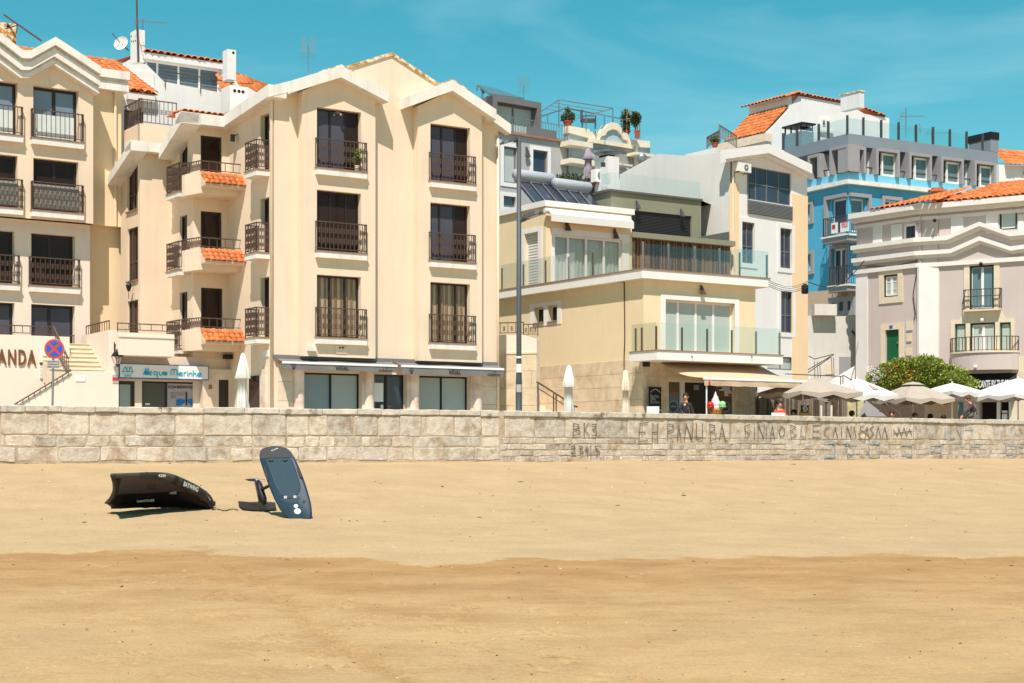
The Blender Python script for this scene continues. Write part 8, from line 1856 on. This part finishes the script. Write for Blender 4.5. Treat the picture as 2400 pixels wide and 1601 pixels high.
def person(label, J, top, legs, hair, base, hair_len=0.0, face=None):
    "J: joints in world space; one skinned body, clothing and hair over it"
    t_ = thing('person', label, 'person', base)
    hd, nk, ch_, hp = J['head'], J['neck'], J['chest'], J['hip']; fwd = (face or Vector((0, -1, 0))).normalized()
    V = [(hp, .13), (hp.lerp(ch_, .5), .12), (ch_, .145), (nk, .052), (hd-Vector((0, 0, .06))+fwd*.01, .075), (hd+Vector((0, 0, .02)), .098), (hd+Vector((0, 0, .10)), .07), (hd+fwd*.10+Vector((0, 0, -.02)), .022)]
    E = [(0, 1), (1, 2), (2, 3), (3, 4), (4, 5), (5, 6), (5, 7)]
    def chain(st, pts):
        i = st
        for p_, r_ in pts: V.append((p_, r_)); E.append((i, len(V)-1)); i = len(V)-1
        return i
    for s_ in ('l', 'r'):
        sh, el, ha = J['sh_'+s_], J['el_'+s_], J['ha_'+s_]; i = chain(2, [(sh, .062), (sh.lerp(el, .5), .05), (el, .042), (el.lerp(ha, .6), .034), (ha, .026)])
        d = (ha-el).normalized(); sd = d.cross(Vector((0, 0, 1))); sd = sd.normalized() if sd.length > .01 else Vector((1, 0, 0))
        pi = chain(i, [(ha+d*.06, .036)])
        for k_, (o_, l_) in enumerate(((-.03, .06), (-.01, .075), (.012, .07), (.03, .055))): chain(pi, [(ha+d*.10+sd*o_, .010), (ha+d*(.10+l_*.6)+sd*o_*1.1-Vector((0, 0, .01)), .009), (ha+d*(.09+l_)+sd*o_*1.1-Vector((0, 0, .03)), .007)])
        chain(i, [(ha+d*.03+sd*.045, .012), (ha+d*.07+sd*.06, .010)])
        kn, an = J['kn_'+s_], J['an_'+s_]; chain(0, [(hp+(kn-hp)*.12+(sh-ch_)*.45, .085), (hp.lerp(kn, .5)+(sh-ch_)*.3, .075), (kn, .058), (kn.lerp(an, .4), .055), (an, .036), (an+fwd*.10-Vector((0, 0, .05)), .032), (an+fwd*.18-Vector((0, 0, .055)), .024)])
    skin('body', V, E, 'skin', t_)
    # shirt
    V2 = [(hp+Vector((0, 0, .02)), .145), (hp.lerp(ch_, .5), .138), (ch_, .165), (nk-Vector((0, 0, .03)), .062)]; E2 = [(0, 1), (1, 2), (2, 3)]
    for s_ in ('l', 'r'):
        sh, el, ha = J['sh_'+s_], J['el_'+s_], J['ha_'+s_]; n0 = len(V2); V2 += [(sh, .078), (sh.lerp(el, .5), .064), (el, .056), (el.lerp(ha, .85), .042)]; E2 += [(2, n0), (n0, n0+1), (n0+1, n0+2), (n0+2, n0+3)]
    skin('top', V2, E2, top, t_)
    V3 = [(hp, .15)]; E3 = []
    for s_ in ('l', 'r'):
        kn, an, sh = J['kn_'+s_], J['an_'+s_], J['sh_'+s_]; n0 = len(V3); V3 += [(hp+(kn-hp)*.12+(sh-ch_)*.45, .098), (hp.lerp(kn, .5)+(sh-ch_)*.3, .088), (kn, .07), (kn.lerp(an, .5), .064), (an+Vector((0, 0, .03)), .052)]; E3 += [(0, n0), (n0, n0+1), (n0+1, n0+2), (n0+2, n0+3), (n0+3, n0+4)]
    skin('trousers', V3, E3, legs, t_)
    mb = MB(); bk = -fwd
    mb.ball(hd+Vector((0, 0, .045))+bk*.028, .118, 14, 9, (1, 1, .98)); 
    if hair_len: mb.tube([hd+bk*.06+Vector((0, 0, .05)), hd+bk*.09-Vector((0, 0, .10)), hd+bk*.07-Vector((0, 0, .10+hair_len))], [.10, .10, .06], 10)
    mb.build('hair', M[hair], t_, True)
    for s_ in (-1, 1):
        sdv = fwd.cross(Vector((0, 0, 1))).normalized()*s_; MB().ball(hd+fwd*.088+sdv*.035+Vector((0, 0, .012)), .012, 6, 4).build('eye', M['black'], t_); MB().ball(hd+sdv*.10-Vector((0, 0, .01)), .028, 6, 4, (.5, 1, 1.3)).build('ear', M['skin'], t_)
    MB().ball(hd+fwd*.09-Vector((0, 0, .055)), .02, 6, 4, (1.4, 1.4, .35)).build('mouth', M['redp'], t_)
    return t_
def seated(label, k, x, y, Y, top, legs, hair, hl=0.0, face=(0, -1, 0), raise_=None):
    hd = pt(k, x, y, Y); v = Vector; f_ = Vector(face).normalized(); sd = f_.cross(v((0, 0, 1)))
    hp = hd+v((0, 0, -.72)); ch_ = hd+v((0, 0, -.34)); nk = hd+v((0, 0, -.15)); J = dict(head=hd, neck=nk, chest=ch_, hip=hp)
    for s_, m in (('l', -1), ('r', 1)):
        J['sh_'+s_] = ch_+sd*.17*m+v((0, 0, .10)); J['el_'+s_] = ch_+sd*.23*m+f_*.10+v((0, 0, -.15)); J['ha_'+s_] = ch_+sd*.10*m+f_*.34+v((0, 0, -.18)); J['kn_'+s_] = hp+sd*.11*m+f_*.44; J['an_'+s_] = hp+sd*.11*m+f_*.42+v((0, 0, -.42))
    if raise_: J['el_r'] = ch_+sd*.24+f_*.16+v((0, 0, -.1)); J['ha_r'] = ch_+sd*.18+f_*.26+v((0, 0, .16))
    t_ = person(label, J, top, legs, hair, (hp.x, hp.y, PROM), hl, f_)
    # what they sit on
    st_ = thing('cafe_stool', ' '.join(('low stool under the '+label).split()[:16]), 'chair', (hp.x, hp.y, PROM), 'cafe seats hidden by the wall')
    MB().bx(hp.x-.2, hp.x+.2, hp.y-.2, hp.y+.2, hp.z-.19, hp.z-.14).build('seat', M['fencew2'], st_)
    for dx in (-.18, .16):
        for dy in (-.18, .16): MB().bx(hp.x+dx, hp.x+dx+.02, hp.y+dy, hp.y+dy+.02, PROM, hp.z-.19).build('leg', M['fencew2'], st_)
    return t_
M['orange_top'] = mat('orange_cloth', srgb(206, 74, 30), .85, .06, 5); M['darkc'] = mat('dark_cloth', srgb(46, 42, 46), .85, .08, 5); M['plum'] = mat('dark_plum_cloth', srgb(72, 58, 64), .85, .06, 5); M['greyc'] = mat('grey_cloth', srgb(104, 98, 92), .85, .06, 5); M['beigec'] = mat('beige_cloth', srgb(180, 150, 124), .85, .06, 5)
V_ = Vector
# woman standing in the shop doorway
hd = pt(11, 832, 592, 58.9); J = dict(head=hd, neck=hd+V_((0, 0, -.16)), chest=hd+V_((.02, 0, -.36)), hip=hd+V_((.03, 0, -.74)))
J.update(sh_l=hd+V_((-.15, 0, -.27)), el_l=hd+V_((-.2, -.05, -.54)), ha_l=hd+V_((-.13, -.16, -.74)), sh_r=hd+V_((.17, 0, -.27)), el_r=hd+V_((.24, -.05, -.52)), ha_r=hd+V_((.28, -.2, -.70)), kn_l=hd+V_((-.06, -.02, -1.14)), an_l=hd+V_((-.07, .02, -1.52)), kn_r=hd+V_((.12, -.02, -1.14)), an_r=hd+V_((.12, .02, -1.52)))
person('person with long dark hair in a black jacket standing in the cafe doorway', J, 'darkc', 'darkc', 'hairb', (hd.x, hd.y, PROM), .28, V_((-.35, -1, -.1)))
seated('person in an orange top with long dark hair at the cafe table', 12, 440, 712, 59.6, 'orange_top', 'darkc', 'hairb', .3, (.1, -1, 0), True)
seated('person in dark clothes seated low behind the wall near the easel', 12, 655, 842, 60.2, 'darkc', 'darkc', 'hairb', .1, (-.4, -1, 0))
seated('person in beige seated before the mottled garden wall', 12, 1542, 858, 62, 'beigec', 'darkc', 'hairm', 0, (0, 1, 0))
seated('person in a dark cap leaning under the windbreak frame', 12, 2155, 862, 63.2, 'beigec', 'darkc', 'hairb', 0, (-.3, -1, 0))
seated('person in plum seated in the shade below the vented parasol', 13, 685, 1020, 64, 'plum', 'darkc', 'hairm', 0, (.2, -1, 0))
seated('person in black with back to the beach near the parasol pole', 13, 915, 1035, 64.6, 'darkc', 'darkc', 'hairb', 0, (0, 1, 0))
seated('person in grey with black hair beside the seated man', 13, 1115, 1050, 65.2, 'greyc', 'darkc', 'hairb', 0, (0, 1, 0))
# cafe table with papers before the woman in orange
p = pt(12, 430, 870, 59.0); TB = thing('cafe_table', 'small cafe table with pale papers before the person in orange', 'table', (p.x, p.y, PROM)); MB().lathe((p.x, p.y, PROM), [(.4, .72), (.42, .73), (.42, .76), (.4, .77)], 20).build('table_top', M['whitep'], TB); MB().tube([(p.x, p.y, PROM), (p.x, p.y, PROM+.72)], .04, 8).build('leg', M['grey'], TB)
pp = thing('open_menu', 'pale open menu held up at the cafe table', 'menu', (p.x, p.y, PROM+.77)); f_ = Fr(p.x, p.y, 10); MB().add([f_.W(-.28, .0, PROM+.79), f_.W(0, .05, PROM+.79), f_.W(0, -.05, PROM+1.0), f_.W(-.26, -.1, PROM+1.0), f_.W(.28, .0, PROM+.79), f_.W(.26, -.1, PROM+1.0)], [(0, 1, 2, 3), (1, 4, 5, 2)]).build('sheet', M['blind'], pp)
# man sitting on the wall, bent forward
us_ = WB.u(0, 2288, -.25); sp_ = WB.W(us_, -.25, CAP); Ys = sp_.y
def w13(x, y, dY=0): return pt(13, x, y, Ys+dY)
hp = w13(1595, 1030); lft = V_((-.78, -.62, 0)); 
J = dict(hip=V_((hp.x, hp.y, CAP+.13)), chest=w13(1575, 895), neck=w13(1520, 808), head=w13(1480, 762), sh_l=w13(1560, 845, -.18), el_l=w13(1470, 945, -.24), ha_l=w13(1405, 1030, -.16), sh_r=w13(1560, 850, .2), el_r=w13(1480, 950, .25), ha_r=w13(1420, 1000, .15),
         kn_l=w13(1440, 1020, -.02), an_l=w13(1450, 1180, .32), kn_r=w13(1445, 1022, .22), an_r=w13(1455, 1180, .5))
person('person in a dark plum sweater sitting hunched on the sea wall', J, 'plum', 'greyc', 'hairm', (sp_.x, sp_.y, CAP), 0, V_((-1, -.25, -.55)))
# ---------------------------------------------------------------- gear on the beach
def rtext(body, O, ex, ey, h, width, name, mname, parent, bold=.03):
    "lettering laid on a small plane: O lower left, ex along, ey up"
    cu = bpy.data.curves.new('t', 'FONT'); cu.body = body; cu.resolution_u = 3; cu.offset = bold
    ob = bpy.data.objects.new('t', cu); col.objects.link(ob); dg = bpy.context.evaluated_depsgraph_get(); me_ = bpy.data.meshes.new_from_object(ob.evaluated_get(dg)); bpy.data.objects.remove(ob)
    xs = [v.co.x for v in me_.vertices]; x0, x1 = min(xs), max(xs); k = h/.7
    mb = MB(); mb.add([O+ex*((c.co.x-x0)*width/(x1-x0))+ey*(c.co.y*k) for c in me_.vertices], [list(p.vertices) for p in me_.polygons]); bpy.data.meshes.remove(me_)
    return mb.build(name, M[mname], parent)
M['wingtube'] = mat('brown_black_tube_fabric', srgb(50, 46, 45), .55, .1, 6, .2, 60, spec=.35); M['wingpatch'] = mat('grey_brown_patch', srgb(76, 68, 60), .6, .08, 6); M['canopyg'] = mat('dark_grey_canopy', srgb(82, 74, 78), .6, .06, 3); M['canopyb'] = mat('black_canopy', srgb(26, 22, 24), .55, .08, 4); M['whiteprint'] = mat('white_print', srgb(225, 222, 216), .6, .03)
YL, YN = 33.1, 35.9
def ws(x): return max(0, min(1, (x-250)/950.))
def wy(x, d=0.0): return YL+(YN-YL)*ws(x)+d*(1-ws(x)**1.5)
g0 = ground_hit(*q(10, 1195, 712)); WG = thing('wing_sail', 'black inflatable hand wing propped on the sand', 'wing sail', (g0.x, g0.y, g0.z))
top = [(252, 385, 20), (350, 384, 22), (470, 382, 25), (580, 382, 29), (690, 386, 34), (790, 400, 38), (870, 430, 42), (950, 470, 46), (1040, 520, 50), (1110, 566, 50), (1160, 606, 46), (1185, 650, 36), (1196, 690, 22)]
kz = 1/4.053/FPX*35.3
tp = [pt(10, x, y, wy(x)) for x, y, r in top]; rad = [r*kz for x, y, r in top]
# smooth the tube by subdividing (Catmull-Rom)
def smooth(P, Rr, m=4):
    A, Rn = [], []
    for i in range(len(P)-1):
        p0, p1, p2, p3 = P[max(i-1, 0)], P[i], P[i+1], P[min(i+2, len(P)-1)]
        for j in range(m):
            t = j/m; A.append(.5*((2*p1)+(p2-p0)*t+(2*p0-5*p1+4*p2-p3)*t*t+(3*p1-p0-3*p2+p3)*t**3)); Rn.append(Rr[i]+(Rr[i+1]-Rr[i])*t)
    A.append(P[-1]); Rn.append(Rr[-1]); return A, Rn
A_, R_ = smooth(tp, rad)
le = MB().tube([A_[0]-(A_[1]-A_[0])*.3]+A_, [R_[0]*.5]+R_, 14).build('leading_edge', M['wingtube'], WG, True)
for i0, i1, mm in ((1, 9, 'wingpatch'), (17, 21, 'wingpatch'), (22, 23, 'canopyb')): MB().tube(A_[i0:i1+1], [r*1.015 for r in R_[i0:i1+1]], 14, cap=False).build('tube_patch', M[mm], le, True)
for i in (24, 30, 36): MB().tube(A_[i:i+2], [R_[i]*1.02]*2, 14, cap=False).build('seam', M['wingpatch'], le, True)
mid = [(300, 560), (420, 556), (540, 552), (650, 546), (760, 540), (860, 534), (930, 540), (1000, 560), (1060, 590), (1110, 615), (1150, 645), (1178, 670), (1192, 695)]
bot = [(190, 645), (290, 672), (400, 676), (500, 674), (600, 670), (700, 668), (800, 670), (900, 676), (980, 682), (1050, 690), (1110, 698), (1160, 706), (1192, 712)]
md = [pt(10, x, y, wy(x, 1.1)) for x, y in mid]; bt = [pt(10, x, y, wy(x, 1.7)) for x, y in bot]
mb = MB()
for i in range(len(tp)-1):
    for j in range(5):
        t0, t1 = j/5, (j+1)/5
        f = lambda a, b_, t: a.lerp(b_, t)+Vector((0, .05*math.sin(math.pi*t), .06*math.sin(math.pi*t)*0))
        mb.add([f(tp[i], md[i], t0), f(tp[i], md[i], t1), f(tp[i+1], md[i+1], t1), f(tp[i+1], md[i+1], t0)], [(0, 1, 2, 3)])
mb.build('canopy', M['canopyg'], WG, True)
mb = MB()
for i in range(len(tp)-1):
    for j in range(4):
        t0, t1 = j/4, (j+1)/4
        f = lambda a, b_, t: a.lerp(b_, t)+Vector((0, -.05*math.sin(math.pi*t), 0))
        mb.add([f(md[i], bt[i], t0), f(md[i], bt[i], t1), f(md[i+1], bt[i+1], t1), f(md[i+1], bt[i+1], t0)], [(0, 1, 2, 3)])
mb.build('lower_panel', M['canopyb'], WG, True)
# closed left edge: curved batten from tube tip to lower tip
lf = [(255, 398), (276, 440), (286, 490), (280, 545), (250, 600), (190, 645)]; P = [pt(10, x, y, wy(x, dy)) for (x, y), dy in zip(lf, (0, .4, .75, 1.05, 1.35, 1.7))]
MB().tube(P, [.03, .05, .06, .06, .05, .02], 8).build('edge_batten', M['wingtube'], WG, True)
mb = MB()
for i in range(5): mb.add([P[i], P[i+1], md[0].lerp(bt[0], (i+1)/5) if i > 1 else tp[1].lerp(md[0], (i+1)/2), md[0].lerp(bt[0], i/5) if i > 1 else tp[1].lerp(md[0], i/2)], [(0, 1, 2, 3)])
mb.build('tip_panel', M['canopyb'], WG)
for k_, y in enumerate((435, 496, 556)): MB().tube([pt(10, 300, y+10, wy(300, (y-400)/150)-.05), pt(10, 420, y-8, wy(420, (y-400)/150)-.08)], .006, 4).build('tip_cord', M['wingpatch'], WG)
# rear half lying on the sand behind, handles under the lower edge
rear = [Vector((p.x+.05, p.y+.30, 0)) for i, p in enumerate(bt)]
for p in rear: p.z = sand_base(p.x, p.y)+.09
R2, r2 = smooth(rear, [r*.9 for r in rad], 2); MB().tube(R2, r2, 10).build('rear_leading_edge', M['wingtube'], WG, True)
mb = MB()
for i in range(len(tp)-1): mb.add([rear[i], rear[i+1], bt[i+1], bt[i]], [(0, 1, 2, 3)])
mb.build('rear_canopy', M['canopyb'], WG)
for (a, b_) in ((480, 660), (680, 800), (830, 1010)):
    P = [pt(10, a+(b_-a)*i/6, 668+22*math.sin(math.pi*i/6), wy(a, 1.6)) for i in range(7)]; MB().tube(P, .012, 6).build('handle', M['canopyb'], WG)
ey = Vector((0, 0, 1)); ct = pt(10, 485, 640, wy(485, 1.35)); ce = pt(10, 655, 628, wy(655, 1.35)); rtext('VANTAGE', ct, (ce-ct).normalized(), ey, 20*kz, (ce-ct).length, 'lettering', 'whiteprint', WG)
ct = pt(10, 692, 396, wy(690)-.17); ce = pt(10, 762, 398, wy(760)-.17); rtext('42M', ct, (ce-ct).normalized(), ey, 26*kz, (ce-ct).length, 'lettering', 'whiteprint', le)
ct = pt(10, 930, 470, wy(930)-.22); ce = pt(10, 1068, 530, wy(1068)-.22); e_ = (ce-ct).normalized(); rtext('BATWING', ct+Vector((0, 0, -.02)), e_, (Vector((0, -.1, 1))-e_*Vector((0, -.1, 1)).dot(e_)).normalized(), 42*kz, (ce-ct).length, 'lettering', 'whiteprint', le)
MB().add([pt(10, 1160, 575, 35.5), pt(10, 1190, 612, 35.6), pt(10, 1186, 622, 35.6), pt(10, 1176, 602, 35.55)], [(0, 1, 2, 3)]).build('white_flash', M['whiteprint'], le)
MB().add([pt(10, 800, 545, wy(800, .95)), pt(10, 866, 528, wy(866, .95)), pt(10, 866, 560, wy(866, .95)), pt(10, 800, 560, wy(800, .95))], [(0, 1, 2, 3)]).build('window_patch', M['warmg'], WG)
for i, (x, y) in enumerate(((600, 490), (630, 486), (660, 484), (615, 512), (645, 510), (675, 508))): c = pt(10, x, y, wy(x, .6)-.03); MB().add([c+Vector((-.025, 0, -.012)), c+Vector((.025, 0, -.012)), c+Vector((.02, 0, .014)), c+Vector((-.02, 0, .014))], [(0, 1, 2, 3)]).build('printed_mark', M['canopyb'], WG)
# leash along the sand
mb = MB(); P = []
for i in range(15):
    px, py = q(10, 1205+(1450-1205)*i/14, 716-8*math.sin(i*.7)); g_ = ground_hit(px, py); P.append(g_+Vector((0, 0, .012)))
mb.tube(P, .011, 5); LS = mb.build('leash', M['black'], None, label='thin black leash lying on the sand between wing and board', cat='leash')
# foil board standing on its nose
n0 = pt(10, 2045, 806, 33.95); t0 = pt(10, 1792, 103, 34.75); r0 = pt(10, 2108, 520, 34.22)
Ax = (t0-n0).normalized(); Wx = (r0-n0)-Ax*(r0-n0).dot(Ax); Wx.normalize(); Nn = Wx.cross(Ax).normalized()
if Nn.y > 0: Nn = -Nn
def onb(x, y, lift=0.0):
    px, py = q(10, x, y); d = Vector(((px-CX)/FPX, 1, (HOR-py)/FPX)); t = (n0+Nn*lift).dot(Nn)/d.dot(Nn); return d*t
gb = ground_hit(*q(10, 2045, 806)); FBd = thing('foil_board', 'dark blue powered hydrofoil board standing nose down in the sand', 'board', (n0.x, n0.y, n0.z-.05))
out = [(1950, 812), (1995, 806), (2045, 806), (2100, 812), (2136, 795), (2146, 740), (2143, 690), (2132, 620), (2112, 545), (2088, 465), (2058, 380), (2020, 285), (1985, 210), (1952, 155), (1915, 122), (1860, 105), (1790, 100), (1725, 108), (1680, 124), (1656, 150), (1648, 190), (1656, 240), (1684, 325), (1716, 415), (1752, 510), (1790, 600), (1840, 695), (1895, 765)]
cen = onb(1900, 450); M['boardb'] = mat('petrol_blue_board', srgb(34, 56, 70), .5, .06, 4, .05, 60, spec=.25); M['boardpad'] = mat('ribbed_deck_pad', srgb(46, 68, 78), .8, .05, 4, .3, 90); M['boardk'] = mat('black_tail', srgb(40, 42, 46), .5, .06, 4)
def shell(pts, split=None, th=.13):
    O_ = [onb(x, y) for x, y in pts]; k = len(O_); mb = MB(); lay = []
    for (ins, dep) in ((.05, .0), (.018, -.012), (.0, -.04), (.0, -.08), (.03, -th+.02), (.09, -th)):
        lay.append([p+(cen-p).normalized()*ins+Nn*dep for p in O_])
    v = [p for l in lay for p in l]; v += [cen.copy(), cen+Nn*(-th)]; fs = []
    for i in range(len(lay)-1):
        for j in range(k): fs.append((i*k+j, i*k+(j+1) % k, (i+1)*k+(j+1) % k, (i+1)*k+j))
    for j in range(k): fs.append((len(v)-2, (j+1) % k, j)); fs.append((len(v)-1, (len(lay)-1)*k+j, (len(lay)-1)*k+(j+1) % k))
    mb.add(v, fs); return mb
bo = shell(out).build('hull', M['boardb'], FBd, True)
tail = [(1660, 222), (1984, 212), (1954, 158), (1915, 124), (1860, 108), (1790, 103), (1725, 111), (1682, 127), (1660, 152), (1653, 190)]
def plate(pts, lift, mname, name, par, th=.01):
    a = [onb(x, y, lift) for x, y in pts]; b_ = [p-Nn*th for p in a]; k = len(a); mb = MB()
    tr = tessellate_polygon([[Vector((x, y, 0)) for x, y in pts]]); mb.add(a+b_, [list(t) for t in tr]+[(i, (i+1) % k, k+(i+1) % k, k+i) for i in range(k)]); return mb.build(name, M[mname], par)
tl = plate(tail, .006, 'boardk', 'tail_pad', FBd, .06)
rtext('WASZP' if False else 'FLITE', onb(1768, 152, .014), Wx, Ax, 9*kz, (onb(1832, 150)-onb(1768, 150)).length, 'lettering', 'whiteprint', tl)
pad = [(1722, 215), (1940, 212), (1962, 240), (2000, 340), (2038, 470), (2040, 520), (2015, 560), (1985, 580), (1900, 582), (1860, 560), (1820, 500), (1780, 400), (1735, 270)]
dk = plate(pad, .008, 'boardpad', 'deck_pad', FBd, .008)
edge = MB().tube([onb(x, y, .010) for x, y in pad], .006, 4, closed=True).build('pad_outline', M['boardk'], dk)
for pts in ([(1695, 312), (1712, 308), (1738, 405), (1738, 430), (1722, 428), (1700, 345)], [(2008, 300), (2024, 306), (2052, 370), (2056, 408), (2040, 400), (2018, 345)]):
    h_ = plate(pts, .03, 'black', 'grab_handle', FBd, .03)
for x, y in ((1762, 240), (1897, 238)): MB().tube([onb(x-22+44*i/6, y+10*math.sin(math.pi*i/6), .014) for i in range(7)], .012, 6).build('foot_strap_plug', M['black'], FBd)
plate([(1885, 578), (1915, 576), (1915, 600), (1888, 602)], .016, 'greyboard', 'latch', FBd); plate([(1975, 574), (2004, 572), (2006, 596), (1978, 598)], .016, 'greyboard', 'latch', FBd); plate([(1916, 582), (1974, 580), (1974, 594), (1918, 596)], .014, 'boardk', 'latch_bar', FBd)
def circ(x, y, rx, ry, n=20): return [(x+rx*math.cos(2*math.pi*i/n), y+ry*math.sin(2*math.pi*i/n)) for i in range(n)]
c1_ = plate(circ(2000, 672, 20, 17), .012, 'whiteprint', 'white_disc', FBd, .006); c2_ = plate(circ(2015, 722, 32, 27), .012, 'whiteprint', 'white_disc', FBd, .006)
plate([(2012, 706), (2018, 706), (2016, 740), (2012, 740)], .015, 'boardk', 'disc_mark', c2_, .004); plate([(1997, 664), (2004, 664), (2003, 682), (1998, 682)], .015, 'boardk', 'disc_mark', c1_, .004)
plate(circ(2075, 627, 15, 14), .012, 'boardk', 'valve', FBd, .006)
plate([(1845, 596), (1900, 606), (1985, 602), (2030, 580), (2046, 600), (2000, 640), (1930, 645), (1880, 628)], .004, 'boardpad', 'nose_recess', FBd, .004)
# foil: mast, fuselage with motor, front wing on the sand, tail wing
fz = lambda x, y, Y: pt(10, x, y, Y)
ms = MB(); a, b_ = onb(1860, 400)-Nn*.10, fz(1668, 520, 35.55); ms.tube([a, b_], .035, 8); ms.build('mast', M['black'], FBd)
MB().tube([fz(1640, 430, 35.7), fz(1652, 470, 35.65), fz(1668, 540, 35.55), fz(1690, 610, 35.5), fz(1700, 655, 35.45)], [.03, .07, .085, .085, .05], 12).build('motor_pod', M['black'], FBd, True)
MB().tube([fz(1615, 440, 35.6), fz(1640, 560, 35.5), fz(1656, 650, 35.45)], .022, 6).build('fuselage', M['black'], FBd)
def foilwing(P, th, mname, name):
    k = len(P); c_ = sum(P, Vector())/k; up = Vector((0, -.3, 1)).normalized(); mb = MB(); mb.add([p for p in P]+[c_+up*th, c_-up*th*.5], [(k, (i+1) % k, i) for i in range(k)]+[(k+1, i, (i+1) % k) for i in range(k)]); return mb.build(name, M[mname], FBd)
def gp(x, y, lift=.03): g_ = ground_hit(*q(10, x, y)); return g_+Vector((0, 0, lift))
foilwing([gp(1450, 668, .10), gp(1560, 668, .08), gp(1700, 655, .06), gp(1805, 665, .06), gp(1815, 712, .03), gp(1700, 728, .02), gp(1600, 722, .02), gp(1500, 712, .02), gp(1460, 694, .05)], .05, 'black', 'front_wing_with_shadow')  # black outline also takes in the shadow lying around the wing
M['stripe'] = mat('grey_white_stripe_tape', srgb(190, 192, 192), .6, .1, 9)
foilwing([fz(1512, 420, 35.9), fz(1560, 412, 35.95), fz(1640, 412, 35.95), fz(1705, 420, 35.9), fz(1700, 440, 35.75), fz(1600, 440, 35.75), fz(1550, 436, 35.8)], .02, 'boardk', 'tail_wing')
for i in range(9): MB().tube([fz(1620+i*9, 414+i*1.2, 35.72), fz(1626+i*9, 432+i*1.0, 35.7)], .008, 4).build('tape_stripe', M['stripe'], FBd)
# clods of disturbed sand round the gear
